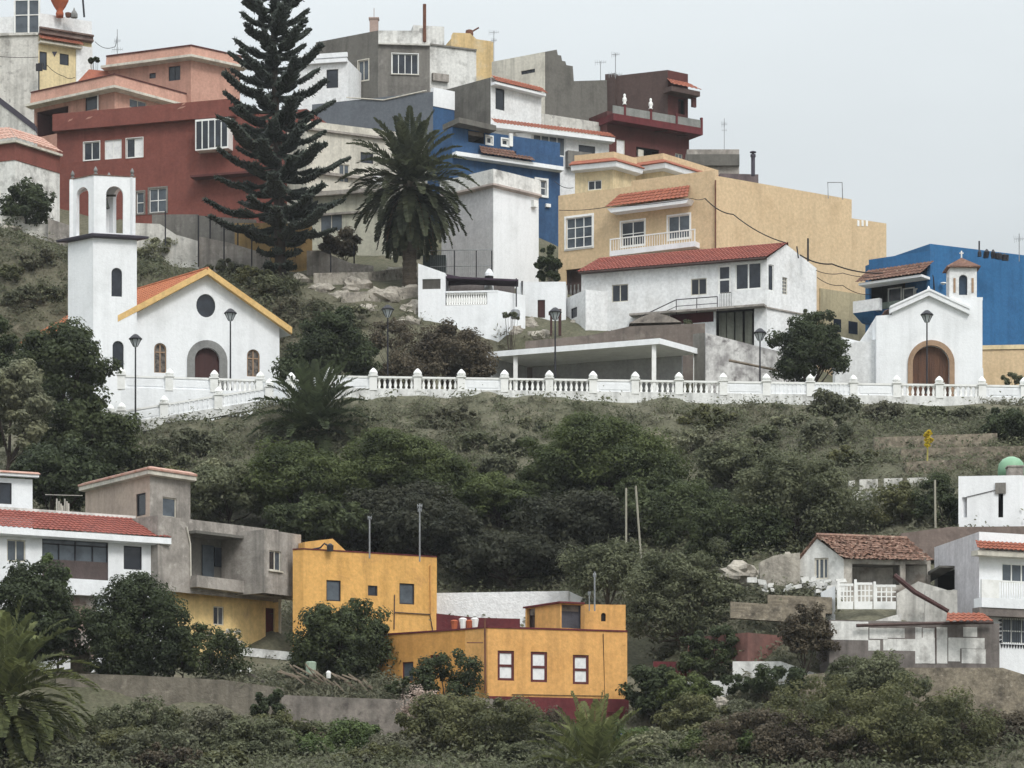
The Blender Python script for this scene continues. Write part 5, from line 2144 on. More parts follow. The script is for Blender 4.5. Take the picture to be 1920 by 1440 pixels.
for px in (838, 968):
    MB().tube([P(px, 575, 203.6), P(px, 522, 203.6)], .05).build('post', BLACKM, h.root)
h = House('white_house', 'plain white block with narrow brown door between balcony house and red roofed house', 'house',
          [(968, 529), (1061, 528)], 206.5, 0, 640, [WHITE2], depth=3.2)
h.door(0, (1008, 562, 1022, 596), WOODM)
h.done()
q = MB()
w = h.walls[0]
ps = [w.pt(*w.uz(979, 527, .1), .1), w.pt(*w.uz(979, 575, .1), .1), w.pt(*w.uz(970, 586, .1), .1)]
q.tube(ps, .07, 6)
q.build('drain_pipe', BLACKM, h.root)
c = P(917, 538, 206.3)
q = MB()
q.lathe(c, [(.34, -.6), (.3, .2), (.24, .4)], 8)
q.lathe(c + Vector((0, 0, .42)), [(.28, .0), (.3, .3)], 8, 1)
q.lathe(c + Vector((0, 0, .73)), [(.32, 0), (.3, .2), (.16, .45), (.05, .52)], 8)
single(q, 'chimney', [WHITE2, DARK], 'round white chimney pot with dark slots behind the dark awning', 'chimney', c - Vector((0, 0, .6)))
c = P(966, 592, 202.5)
q = MB().lathe(c, [(.28, -.2), (.34, .1), (.3, .35), (.2, .42)], 10)
single(q, 'water_drum', GALV, 'grey drum at the foot of the drain pipe on the rocky mound', 'drum', c - Vector((0, 0, .2)))
c = P(1041, 604, 203)
q = MB()
q.box(c.x - .35, c.y, c.z - .9, c.x - .2, c.y + .15, c.z + .6)
q.box(c.x + .22, c.y, c.z - .9, c.x + .42, c.y + .2, c.z + .9)
q.box(c.x - .45, c.y - .05, c.z + .5, c.x + .22, c.y + .2, c.z + .68)
single(q, 'gate_frame', WOODM, 'small dark timber gate frame at the path between the white houses', 'gate', c - Vector((0, 0, .9)))

# ---- chapel
YH = 194.5
zb = 31.6
chap = thing('chapel', 'small white chapel with brown arched door and bell turret', 'chapel', P(1745, 745, YH))


def fx(px):
    return (px - CX) / F * YH


zE = P(0, 580, YH).z
fw = Wall((fx(1643), YH), (fx(1842), YH), zb - .8, zE, 0)
U = lambda px: fx(px) - fx(1643)
Zp = lambda py: P(0, py, YH).z
fw.outline = [(0, zb - .8), (fw.L, zb - .8), (fw.L, Zp(558)), (U(1790), Zp(558)), (U(1790), Zp(566)), (U(1741), Zp(550)), (U(1672), Zp(582)), (U(1672), Zp(590)), (0, Zp(592))]
dr = arch(U(1711), U(1780), zb - .5, Zp(648), n=16)
fw.holes = [dr]
fw.reveal = .3
mb = MB()
fw.emit(mb)
dp = 6.0
for a, b, zt_ in (((fx(1842), YH), (fx(1842), YH + dp), Zp(560)), ((fx(1643), YH + dp), (fx(1643), YH), Zp(592))):
    Wall(a, b, zb - .8, zt_, 0).emit(mb)
Wall((fx(1842), YH + dp), (fx(1643), YH + dp), zb - .8, Zp(600), 0).emit(mb)
mb.poly([(fx(1643), YH, Zp(593)), (fx(1672), YH, Zp(593)), (fx(1672), YH + dp, Zp(593)), (fx(1643), YH + dp, Zp(593))])
mb.build('wall', WHITE2, chap)
q = MB()
outr = arch(U(1702), U(1789.5), zb - .5, Zp(638), n=16)
fw.ringx(q, outr, dr, -.02, .12)
q.build('door_surround', STONET, chap)
q = MB()
fw.extr(q, dr, -.34, -.26)
cu = (U(1711) + U(1780)) / 2
for k in (-.75, -.05, .6):
    fw.box(q, cu + k, cu + k + .08, zb, Zp(668), -.26, -.22)
q.build('door', WOOD, chap)
q = MB()
apx = Vector((fx(1741), YH - .25, Zp(545)))
for ex, ey, in ((1668, 578), (1817, 580)):
    e = Vector((fx(ex), YH - .25, Zp(ey)))
    dn = Vector((0, 0, -.36))
    bk = Vector((0, .5, 0))
    q.hull8([apx, e, e + dn, apx + dn], [apx + bk, e + bk, e + dn + bk, apx + dn + bk])
    up_ = Vector((0, -.06, .1))
    q.hull8([apx + up_, e + up_, e + up_ + Vector((0, 0, -.14)), apx + up_ + Vector((0, 0, -.14))],
            [apx + up_ + bk, e + up_ + bk, e + up_ + bk + Vector((0, 0, -.14)), apx + up_ + bk + Vector((0, 0, -.14))])
q.lathe(apx + Vector((0, .2, 0)), [(.12, 0), (.08, .2), (.02, .3)], 6)
q.build('gable_moulding', WHITE2, chap)
q = MB()
for ex, ey in ((1660, 583), (1820, 582)):
    e = Vector((fx(ex), YH + .25, Zp(ey)))
    a = Vector((fx(1741), YH + .25, Zp(549)))
    bk = Vector((0, 5.6, 0))
    r = [a, a + bk, e + bk, e] if ex < 1741 else [a + bk, a, e, e + bk]
    q.tiles(*r, pitch=.28, rows=6)
q.build('roof', TILEB, chap)
# turret
tw = fx(1832) - fx(1781)
x0, x1 = fx(1781), fx(1832)
y0, y1 = YH + .1, YH + .1 + 1.5
tq = [Vector((x0, y1)), Vector((x0, y0)), Vector((x1, y0)), Vector((x1, y1))]
ws = [Wall(tq[i], tq[(i + 1) % 4], Zp(562), Zp(499), 0) for i in range(4)]
r = ws[1].rect((1798, 515, 1814, 553))
ws[1].holes = [arch(*r)]
for i in (0, 2):
    L = ws[i].L
    ws[i].holes = [arch(L * .3, L * .7, r[2], r[3])]
mb = MB()
for w in ws:
    w.emit(mb)
mb.prism([Vector((fx(1786), YH + .05)), Vector((fx(1843), YH + .05)), Vector((fx(1843), YH + 1.7)), Vector((fx(1786), YH + 1.7))], Zp(562) - .01, Zp(557))
tur = mb.build('turret', WHITE, chap)
q = MB().poly([ws[1].pt(u, z, -.25) for u, z in ws[1].holes[0]])
q.build('window', mat('blue shadowed glass', (58, 74, 92), (40, 48, 60), rough=.2, scale=2), tur)
q = MB()
cc = Vector(((x0 + x1) / 2, (y0 + y1) / 2, Zp(478)))
e = .22
cs = [Vector((x0 - e, y0 - e, Zp(499))), Vector((x1 + e, y0 - e, Zp(499))), Vector((x1 + e, y1 + e, Zp(499))), Vector((x0 - e, y1 + e, Zp(499)))]
dnn = Vector((0, 0, -.08))
q.add(cs + [cc], [(0, 1, 4), (1, 2, 4), (2, 3, 4), (3, 0, 4)])
q.hull8([c + dnn for c in cs], [c + Vector((0, 0, -.002)) for c in cs])
q.build('roof', TILEB, tur)
MB().tube([cc, cc + Vector((0, 0, .45))], .05).tube([cc + Vector((-.13, 0, .3)), cc + Vector((.13, 0, .3))], .04).build('finial', WPAINT, tur)
q = MB()
for px in (1788, 1822):
    q.box(fx(px), YH + .05, Zp(548), fx(px + 4), YH + .1 - .002, Zp(521))
q.build('stone_trim', STONET, tur)
q = MB()
q.hull8([Vector((fx(1842) - .01, YH - .02, zb - .5)), Vector((fx(1851), YH - .02, zb - .5)), Vector((fx(1851), YH + 1, zb - .5)), Vector((fx(1842) - .01, YH + 1, zb - .5))],
        [Vector((fx(1842) - .01, YH - .02, Zp(690))), Vector((fx(1843), YH - .02, Zp(690))), Vector((fx(1843), YH + 1, Zp(690))), Vector((fx(1842) - .01, YH + 1, Zp(690)))])
q.build('buttress', WHITE2, chap)
low_wall('annex_wall', 'plain white wall running left from the chapel', [(1566, 656, 195.4), (1574, 646, 195.4), (1645, 636, 195.0)], WHITE, h0=4, th=1.5)
low_wall('stair_parapet', 'sloping white wall with brown edge left of the chapel pier', [(1572, 630, 196.8), (1612, 640, 196.8), (1645, 592, 196.6)], WHITE, h0=5, th=.4)

# ---- bright blue house on the right
h = House('blue_house', 'bright blue house with tiled veranda behind the chapel', 'house',
          [(1629, 487), (1744, 470)], 206, 1, 700, [BLUE2], depth=8)
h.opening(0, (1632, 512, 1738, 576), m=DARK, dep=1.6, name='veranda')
h.done()
w = h.walls[0]
q = MB()
u0, u1 = w.uz(1605, 520, 1.2)[0], w.uz(1728, 505, 1.2)[0]
zt_ = w.uz(1680, 500)[1]
zb_ = w.uz(1670, 521, 1.2)[1]
q.tiles(w.pt(u0 + .3, zt_, .02), w.pt(u1 + .4, zt_, .02), w.pt(u1, zb_, 1.3), w.pt(u0, zb_, 1.3), pitch=.28, rows=4)
q.build('tile_canopy', TILEB, h.root)
q = MB()
w.box(q, u0 + .2, u1, zb_ - .22, zb_ - .05, 0.01, 1.2)
q.build('canopy_slab', WHITE2, h.root)
for a, b in ((1652, 1678), (1680, 1702), (1703, 1728)):
    q = MB()
    u0, u1, z0, z1 = w.rect((a, 535, b, 565))
    w.box(q, u0, u0 + .08, z0, z1, -1.0, -.94)
    w.box(q, u1 - .08, u1, z0, z1, -1.0, -.94)
    w.box(q, u0 + .08, u1 - .08, z1 - .08, z1, -1.0, -.94)
    w.box(q, u0 + .08, u1 - .08, z0, z0 + .08, -1.0, -.94)
    fo = q.build('window', WPAINT, h.root)
    q = MB()
    w.box(q, u0 + .02, u1 - .02, z0 + .02, z1 - .02, -1.06, -1.02)
    q.build('pane', GLASS2, fo)
q = MB()
w.box(q, *w.rect((1632, 566, 1700, 578)), -.6, .05)
q.build('parapet', plaster('grey green render', (132, 146, 136), (110, 122, 114)), h.root)
q = MB()
u, z = w.uz(1763, 533)
g = House('', '', '', [(1744, 457), (1990, 487)], 206.3, 0, 690, [BLUE2], depth=8, root=h.root, part='tall_wing')
g.done()
w = g.walls[0]
q = MB()
u, z = w.uz(1764, 533)
q.lathe(w.pt(u, z, .3), [(.05, -.1), (.22, 0), (.2, .06)], 10)
q.build('dish', WPAINT, h.root)
q = MB()
ps = [w.pt(*w.uz(px, py, .06), .06) for px, py in ((1722, 500), (1742, 505), (1750, 520), (1752, 545))]
q.tube(ps, .05)
q.build('drain_pipe', BLACKM, h.root)
q = MB()
w0 = h.walls[0]
q.hull8([w0.pt(-.3, w0.uz(1640, 606)[1], .4), w0.pt(.6, w0.uz(1640, 606)[1], .4), w0.pt(.6, w0.uz(1640, 606)[1], -.2), w0.pt(-.3, w0.uz(1640, 606)[1], -.2)],
        [w0.pt(-.7, w0.uz(1640, 588)[1], 1.0), w0.pt(1.0, w0.uz(1640, 588)[1], 1.0), w0.pt(1.0, w0.uz(1640, 588)[1], -.2), w0.pt(-.7, w0.uz(1640, 588)[1], -.2)])
q.build('balcony_base', BLUE2, h.root)
q = MB()
w0.box(q, -.7, 1.4, w0.uz(1640, 588)[1] + .002, w0.uz(1640, 566)[1], .6, 1.0)
q.build('balcony', WHITE, h.root)
rgp = random.Random(4)
q = MB()
for i in range(8):
    c = P(1838 + i * 7, 474 + i, 207)
    q.lathe(c + Vector((rgp.uniform(-.15, .15), rgp.uniform(-.2, .2), 0)), [(.1 + rgp.random() * .1, -.3), (.12 + rgp.random() * .1, rgp.random() * .12), (.05, .05 + rgp.random() * .3)], 7)
q.tube([P(1836, 474, 207), P(1836, 452, 207)], .06)
single(q, 'roof_clutter', BLACKM, 'row of dark pots and odds on the bright blue roof', 'pots', P(1860, 474, 207))
antenna(1911, 438, 482, 207.5, 'antenna with left arm on the bright blue house roof', arms=((.2, 9),), r=.03)
h = House('beige_wall_house', 'beige wall with pale coping right of the chapel', 'house', [(1835, 657), (1990, 654)], 201, 0, 740, [BEIGE], depth=3)
h.done()
h.band('coping', 0, 1, 648, 656, .08, BEIGE2, inn=.2)

# ================================================================== LOWER HOUSES
# ---- white house lower left
h = House('white_house', 'long white house with red tile roof and glazed dark veranda at the lower left', 'house',
          [(-90, 985), (309, 1011)], 149.5, 1, 1270, [WHITE2], depth=6)
h.window(0, (13, 1012, 48, 1053), CREAM, GLASS2, cols=2)
h.window(0, (232, 1024, 266, 1068), BLACKM, GLASS, cols=1)
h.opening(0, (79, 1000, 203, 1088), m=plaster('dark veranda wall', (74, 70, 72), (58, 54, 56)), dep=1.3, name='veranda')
h.opening(0, (150, 1133, 173, 1212), m=plaster('grey door', (78, 80, 88), (62, 64, 70)), dep=.2, name='door')
h.done(roof=False)
w = h.walls[0]
q = MB()
zt_ = w.uz(120, 962)[1]
zo = h.z1
q.tiles(w.pt(0, zt_ + .18, -1.6), w.pt(w.L - 1.0, zt_ + .18, -1.6), w.pt(w.L + .1, zo + .02, .55), w.pt(0, zo + .02, .55), pitch=.24, h=.05, rows=8)
q.tiles(w.pt(w.L - 1.0, zt_ + .18, -1.6), w.pt(w.L - 1.0, zt_ + .18, -3), w.pt(w.L + .2, zo + .02, -6), w.pt(w.L + .1, zo + .02, .55), pitch=.24, h=.05, rows=8)
q.build('roof', TILER, h.root)
q = MB()
w.box(q, 0, w.L - .9, zt_ - .1, zt_ + .33, -1.9, -1.62)
q.build('ridge_parapet', WHITE3, h.root)
h.ring('fascia', 0, 1, [(-.02, zo), (.56, zo), (.56, zo - .3), (.3, zo - .36), (-.02, zo - .36)], WHITE2, py=False, ext=.12)
q = MB()
u0, u1, z0, z1 = w.rect((79, 1000, 203, 1088))
zm = z0 + (z1 - z0) * .42
for u in (u0, u0 + (u1 - u0) * .25, u0 + (u1 - u0) * .5, u0 + (u1 - u0) * .76, u1 - .06):
    w.box(q, u, u + .05, zm, z1 if abs(u - u0 - (u1 - u0) * .5) < .1 or u in (u0, u1 - .06) else z1 - .55, -.1, -.04)
w.box(q, u0 + .05, u1 - .06, z1 - .6, z1 - .55, -.11, -.05)
fo = q.build('window', BLACKM, h.root)
q = MB()
w.box(q, u0, u1, zm, z1, -.16, -.12)
q.build('pane', GLASS2, fo)
q = MB()
w.box(q, u0, u1, z0, zm - .001, -.16, -.04)
q.build('panel', plaster('brown panel', (88, 76, 74), (70, 60, 60)), h.root)
h.slab('balcony', 0, (112, 1086, 206, 1116), 0.0, .5, WHITE2)
h.slab('lower_wall', 0, (100, 1116, 180, 1235), -.01, .04, plaster('brownish lower wall', (150, 128, 116), (196, 188, 182), st=.5, lo=.5, hi=.6))
g = House('', '', '', [(-60, 892), (61, 899)], 150.5, 1, 975, [WHITE2], depth=3, root=h.root, part='roof_room')
g.window(0, (-2, 905, 22, 945), BLACKM, GLASS, cols=1)
g.done()
g.band('fascia', 0, 1, 891, 896, .35, WHITE2, ext=.25)
g.ring('tile_eave', 0, 1, [(-.3, g.zpy(884)), (0, g.zpy(885)), (.42, g.zpy(890)), (.42, g.zpy(891)), (-.3, g.zpy(891))], TILEO, py=False, ext=.3)
c = P(118, 968, 152)
q = MB()
for i in range(7):
    q.box(c.x - .35 + i * .1, c.y + .05 * (i % 3), c.z - .2, c.x - .28 + i * .1, c.y + .06 + .05 * (i % 3), c.z + .9 - .12 * (i % 4))
q.tube([c + Vector((-.9, 0, 1.1)), c + Vector((1, 0, 1.05))], .02)
single(q, 'washing_line', [LF_WHITE], 'pale laundry hanging on a line over the red tile roof', 'laundry', c)

# ---- grey house
h = House('cement_house', 'unfinished grey cement house with yellow ground floor at the lower left', 'house',
          [(296, 966), (357, 973), (522, 994)], 150.2, 1, 1108, [GREY3], depth=6)
h.q = [h.q[0], h.q[2]]
w = Wall(h.q[0], h.q[1], P(357, 1112, 150.2).z, h.z1, 0)
n2 = -w.n * 6
h.q += [h.q[1] + n2, h.q[0] + n2]
h.walls = [Wall(h.q[i], h.q[(i + 1) % 4], w.z0, h.z1, 0) for i in range(4)]
w = h.walls[0]
ru = w.rect((357, 1008, 483, 1086))
h.opening(0, (357, 1008, 483, 1086), m=GREY, dep=1.1, name='loggia')
h.done()
q = MB()
rz = (ru[2], ru[3])
u0, u1, _, _ = w.rect((380, 1022, 401, 1085), -1.0)
z0, z1 = w.uz(390, 1085, -1)[1], w.uz(390, 1022, -1)[1]
w.box(q, u0, u1, z0, z1, -1.06, -1.0)
q.build('door', GLASS2, h.root)
q = MB()
u0, u1, _, _ = w.rect((403, 1027, 420, 1063), -1.0)
z0, z1 = w.uz(410, 1063, -1)[1], w.uz(410, 1027, -1)[1]
w.box(q, u0, u1, z0, z1, -1.06, -1.0)
q.build('window', GLASS, h.root)
q = MB()
w.box(q, ru[0] - .1, ru[1], ru[3] - .02, ru[3] + .12, 0.0, .55)
q.build('roof_lip', GREY2, h.root)
q = MB()
ub = w.uz(548, 1100)[0]
z0, z1 = w.uz(440, 1112, .5)[1], w.uz(440, 1086, .5)[1]
w.extr(q, [(ru[0] - .05, z1), (ru[0] - .05, z0 + .12), (ub, z0 - .02), (ub, z1 - .1)], 0, .55)
q.build('balcony', GREY3, h.root)
g = House('', '', '', [(482, 994), (520, 999), (551, 1004)], 152.7, 1, 1118, [GREY3], root=h.root, part='corner_bay')
g.q = [g.q[0], g.q[2]]
wq = Wall(g.q[0], g.q[1], g.zpy(1117), g.z1, 0)
g.q += [g.q[1] - wq.n * 3, g.q[0] - wq.n * 3]
g.q = [p + wq.n * .5 for p in g.q]
g.walls = [Wall(g.q[i], g.q[(i + 1) % 4], wq.z0, g.z1, 0) for i in range(4)]
g.window(0, (505, 1033, 527, 1070), CREAM, GLASS, cols=2, glass2=GLASS2, sill=CREAM)
g.done()
g = House('', '', '', [(328, 1098), (524, 1116)], 150.6, 0, 1222, [plaster('pale ochre plaster', (246, 210, 140), (234, 196, 126), (214, 178, 128), st=.3)], depth=5, root=h.root, part='ground_floor')
g.window(0, (400, 1137, 420, 1172), CREAM, GLASS, cols=2, glass2=GLASS2)
g.opening(0, (498, 1140, 516, 1216), m=MAROON2, dep=.3, name='door')
g.done()
q = MB()
p = g.walls[0]
q.tube([p.pt(p.L - .05, g.z1, .1), p.pt(p.L - .05, g.z0 + .5, .1)], .08)
q.build('drain_pipe', CREAM, h.root)
q = MB()
q.tube([w.pt(*w.uz(350, 988, .06), .06), w.pt(*w.uz(357, 1020, .06), .06), w.pt(*w.uz(358, 1085, .06), .06)], .04)
q.build('drain_pipe', CREAM, h.root)
g = House('', '', '', [(160, 915), (281, 885), (357, 896)], 150.0, 1, 1000, [plaster('tan render', (188, 168, 152), (168, 150, 136), st=.2), GREY3], root=h.root, part='upper_storey')
g.window(0, (255, 925, 273, 967), BLACKM, GLASS, cols=1)
g.window(1, (305, 933, 331, 970), CREAM, GLASS2, cols=1, sill=CREAM)
g.done()
g.ring('fascia', 0, 2, [(-.05, g.z1 + .05), (.3, g.z1 + .05), (.3, g.z1 - .16), (-.02, g.z1 - .2)], CREAM, py=False, ext=.15)
g.ring('tile_eave', 0, 2, [(-.6, g.z1 + .32), (-.1, g.z1 + .32), (.36, g.z1 + .16), (.36, g.z1 + .06), (-.6, g.z1 + .06)], TILEO, py=False, ext=.15)
low_wall('plinth_wall', 'whitewashed stub wall at the foot of the pale yellow ground floor', [(440, 1212, 147.5), (500, 1218, 147.5), (562, 1224, 147.6)], WHITE3, h0=.42, th=.5)

# ---- upper yellow block
h = House('yellow_house', 'flat ochre yellow block with three dark windows behind the grey house', 'house',
          [(549, 1031), (569, 1030), (819, 1045)], 152, 1, 1240, [YELLOW])
h.window(1, (612, 1088, 639, 1127), BLACKM, GLASS2, cols=1)
h.window(1, (690, 1098, 708, 1117), BLACKM, GLASS, cols=1)
h.window(1, (749, 1094, 777, 1133), BLACKM, GLASS2, cols=1)
h.done()
h.ring('coping', 0, 2, [(-.3, h.z1 + .06), (.03, h.z1 + .06), (.03, h.z1), (-.3, h.z1)], MAROON2, py=False)
w = h.walls[1]
q = MB()
w.extr(q, [w.uz(571, 1034, -.5), w.uz(656, 1040, -.5), w.uz(624, 1010, -.5), w.uz(572, 1016, -.5)], -2.2, -.5)
q.build('stair_head', YELLOW, h.root)
q = MB()
for ps in (((740, 1115), (739, 1180)), ((740, 1148), (806, 1152), (812, 1185))):
    q.tube([w.pt(*w.uz(*p, .05), .05) for p in ps], .03)
q.build('pipe', BROWNW, h.root)
q = MB()
q.tube([w.pt(*w.uz(807, 1060, .05), .05), w.pt(*w.uz(808, 1150, .05), .05)], .04)
q.build('drain_pipe', YELLOW2, h.root)
antenna(693, 970, 1036, 153, 'thin antenna pole at the middle of the yellow roof', arms=((.02, 3),), r=.045)
antenna(787, 944, 1042, 153, 'tall leaning antenna pole near the right end of the yellow roof', arms=((.05, 4), (.12, 3)), r=.045)
q = MB()
c = P(608, 1030, 152.4)
q.tube([c + Vector((-.6, 0, 0)), c + Vector((-.2, 0, .08)), c + Vector((0, 0, .3)), c + Vector((.35, 0, .1))], .05)
q.lathe(c + Vector((.3, 0, -.1)), [(.16, 0), (.18, .3), (.05, .4)], 8)
single(q, 'roof_pump', BLACKM, 'small dark pump and hose on the yellow roof by the stair head', 'pump', c)

# ---- lower yellow house
h = House('yellow_house', 'long orange ochre house with maroon plinth and white paned windows', 'house',
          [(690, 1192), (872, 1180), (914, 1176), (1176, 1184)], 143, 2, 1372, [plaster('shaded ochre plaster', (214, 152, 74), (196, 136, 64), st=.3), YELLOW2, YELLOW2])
MR = plaster('maroon trim', (104, 52, 52), (86, 44, 46))
for r in ((933, 1220, 964, 1276), (995, 1222, 1026, 1279), (1074, 1228, 1104, 1283)):
    h.window(2, r, MR, CURTAIN, cols=1, rows=2, fw=.12, dep=.1)
h.window(0, (754, 1241, 775, 1279), MR, GLASS2, cols=1)
h.window(0, (806, 1228, 823, 1252), MR, GLASS, cols=1, fw=.1)
h.done()
h.ring('coping', 0, 3, [(-.3, h.z1 + .05), (.04, h.z1 + .05), (.04, h.z1 - .03), (-.3, h.z1 - .03)], MAROON2, py=False)
w = h.walls[2]
q = MB()
zp1, zp0 = w.uz(1050, 1308, .06)[1], w.uz(1050, 1400)[1]
w.box(q, 0, w.L + .06, zp0, zp1, -.02, .06)
q.build('plinth', MAROON2, h.root)
q = MB()
w.extr(q, [w.uz(1135, 1335, .1), w.uz(1178, 1350, .1), w.uz(1178, 1400, .1), w.uz(1135, 1400, .1)], .0, .12)
for py in (1335, 1345):
    q.tube([w.pt(*w.uz(1140, py, .2), .2), w.pt(*w.uz(1168, py, .2), .2)], .03)
q.build('step', MAROON2, h.root)
q = MB()
q.tube([w.pt(*w.uz(1131, 1188, .04), .04), w.pt(*w.uz(1134, 1305, .04), .04), w.pt(*w.uz(960, 1302, .04), .04)], .02)
q.build('cable', CABLE, h.root)
q = MB()
w1 = h.walls[1]
q.tube([w.pt(*w.uz(909, 1160, .08), .08), w.pt(*w.uz(910, 1300, .08), .08)], .05)
q.tube([w.pt(*w.uz(876, 1205, .1), .1), w.pt(*w.uz(906, 1205, .1), .1)], .03)
q.build('drain_pipe', RUST, h.root)
g = House('', '', '', [(985, 1141), (1051, 1131), (1094, 1133)], 146.2, 1, 1186, [YELLOW2], root=h.root, part='roof_room')
g.opening(1, (1053, 1134, 1091, 1178), m=plaster('grey blue door', (92, 94, 106), (76, 78, 88)), dep=.3, name='door')
g.opening(0, (988, 1141, 1003, 1180), m=BROWNW, dep=.3, name='doorway')
g.done()
g.ring('coping', 0, 2, [(-.3, g.z1 + .08), (.15, g.z1 + .08), (.15, g.z1), (-.3, g.z1)], MAROON2, py=False)
g = House('', '', '', [(1096, 1133), (1173, 1134)], 144.9, 0, 1186, [YELLOW2], depth=1.2, root=h.root, part='parapet')
u0, u1, z0, z1 = g.walls[0].rect((1127, 1149, 1136, 1165))
g.walls[0].holes = [arch(u0, u1, z0, z1)]
g.done()
q = MB()
g.walls[0].extr(q, arch(u0, u1, z0, z1), -.2, -.12)
q.build('vent', DARK, h.root)
antenna(1115, 1072, 1134, 144.2, 'white topped antenna on the orange ochre roof', arms=((.1, 2),), r=.045)
antenna(1105, 1110, 1134, 144.4, 'short dark rod antenna on the orange ochre roof', arms=((.1, 2),), r=.03)
low_wall('maroon_wall', 'low maroon wall on the flat roof between the two yellow blocks', [(818, 1150, 147), (890, 1158, 146.5), (975, 1160, 146)], MAROON2, h0=1.2)
q = MB()
for i, px in enumerate((852, 868, 880, 890)):
    c = P(px, 1174, 144.6)
    q.lathe(c, [(.12, -.2), (.16, .1), (.2, .25 + .1 * (i % 2)), (.1, .3 + .1 * (i % 2))], 8, i % 2)
single(q, 'roof_pots', [TERRAC, WPAINT], 'terracotta and white pots on the low roof edge of the orange ochre house', 'pots', P(870, 1178, 144.6))
h = House('white_shed', 'white rough walled shed roof between the two yellow houses', 'shed',
          [(812, 1112), (1066, 1108)], 157, 0, 1200, [plaster('bright rough whitewash', (240, 240, 242), (226, 226, 230), st=.05, bump=.8)], depth=4)
h.done()
w = h.walls[0]
q = MB()
w.extr(q, [(w.L, h.z1), (w.L + .75, h.z1 - .35), (w.L + .4, h.z1 - .9), (w.L, h.z1 - .9)], -1.5, -.1)
q.build('lean_to_roof', WHITE2, h.root)

# ---- retaining wall and bank in front
low_wall('retaining_wall', 'pale rendered retaining wall below the rubble heap', [(528, 1303, 141.0), (650, 1308, 140.8), (758, 1312, 140.7)], CONCR, h0=3.6, th=.5)
low_wall('retaining_wall', 'grey wall end below the orange ochre house plinth', [(760, 1310, 140.8), (900, 1308, 141.2), (990, 1318, 141.5)], CONCR, h0=2.4, th=.5)
low_wall('bank_wall', 'long low grey wall along the lane at the lower left', [(105, 1262, 141.6), (250, 1266, 141.4), (420, 1275, 141.2), (530, 1290, 141.0)], plaster('earthy concrete', (126, 118, 105), (98, 91, 81), (146, 138, 124), st=.5, scale=1.1, bump=.9), h0=2.2, th=.5)
low_wall('stone_block_wall', 'rough grey block stub left of the dark bush', [(132, 1216, 144), (168, 1216, 144)], DRYSTONE, h0=2, th=.4)
rgp = random.Random(11)
for i in range(26):
    c = P(535 + i * 6 + rgp.uniform(-6, 6), 1266 + i * .9 + rgp.uniform(-14, 8), 142.8 + rgp.uniform(-.6, .6))
    d = Vector((rgp.uniform(-1, -.5), rgp.uniform(-.3, .3), rgp.uniform(.25, .75)))
    l = rgp.uniform(.6, 1.3)
    q = MB().obox(c - d * l * .5, d * l, Vector((0, .16, .02)), Vector((.03, 0, .05)))
    single(q, 'plank', OLDWOOD, 'grey weathered plank in the rubble heap behind the retaining wall', 'plank', c, 'planks in the rubble heap')
q = MB().tube([P(400, 1254, 144.5), P(440, 1256, 144.4), P(466, 1262, 144.3)], .06)
q.lathe(P(467, 1262, 144.3), [(.12, -.1), (.14, .15), (.05, .25)], 8)
single(q, 'white_rail', WPAINT, 'white bent rail lying before the bushes by the grey house', 'rail', P(435, 1262, 144.4))
q = MB().hull8([P(455, 1262, 143.8), P(500, 1286, 143.4), P(508, 1290, 144), P(462, 1268, 144.2)], [P(452, 1254, 143.8), P(492, 1272, 143.4), P(502, 1282, 144), P(460, 1258, 144.2)])
single(q, 'tarpaulin', CONCR, 'grey folded tarpaulin lying left of the rubble heap', 'tarpaulin', P(480, 1286, 143.8))
c = P(583, 1250, 143.6)
single(MB().lathe(c, [(.24, -.4), (.26, .2), (.2, .24)], 10), 'barrel', PALEG, 'pale green barrel at the top of the rubble heap', 'barrel', c - Vector((0, 0, .4)))
c = P(616, 1264, 143.4)
single(MB().lathe(c, [(.1, -.2), (.13, .08), (.05, .16)], 8), 'bucket', WPAINT, 'small white bucket in the rubble heap', 'bucket', c - Vector((0, 0, .2)))
c = P(1158, 1372, 141.5)
single(MB().lathe(c, [(.22, -.2), (.26, .15), (.22, .2)], 10), 'tub', BLUEPL, 'blue plastic tub at the corner of the maroon plinth', 'tub', c - Vector((0, 0, .2)))
c = P(1418, 1340, 139.5)
single(MB().box(c.x - .16, c.y, c.z - .3, c.x + .16, c.y + .2, c.z + .22), 'meter_box', WPAINT, 'small white box standing in the lower right scrub', 'box', c - Vector((0, 0, .3)))

# ---- middle right bits
low_wall('maroon_wall', 'dark maroon wall right of the orange ochre house', [(1225, 1240, 146), (1288, 1241, 146)], MAROON2, h0=2.2)
h = House('red_shed', 'brick red shed half hidden by the olive tree', 'shed', [(1290, 1196), (1402, 1186)], 147.5, 0, 1280, [plaster('faded brick plaster', (132, 90, 82), (106, 78, 72), st=.5)], depth=3)
h.opening(0, (1313, 1240, 1325, 1258), dep=.4)
h.done()
low_wall('white_wall', 'short pale wall below the brick red shed', [(1288, 1278, 143.5), (1372, 1276, 143.4)], WHITE3, h0=1.6)
low_wall('white_wall', 'flaking white wall behind the dark leafy plants', [(1374, 1240, 144.4), (1464, 1240, 144.2), (1545, 1268, 144)], WHITE3, h0=2.2)
h = House('green_tank', 'pale green block tank with white lid left of the checkered wall', 'tank', [(1434, 1207), (1500, 1205)], 147, 0, 1250, [PALEG], depth=2)
h.done()
h.band('lid', 0, 1, 1203, 1209, .1, WHITE2, inn=1.0)

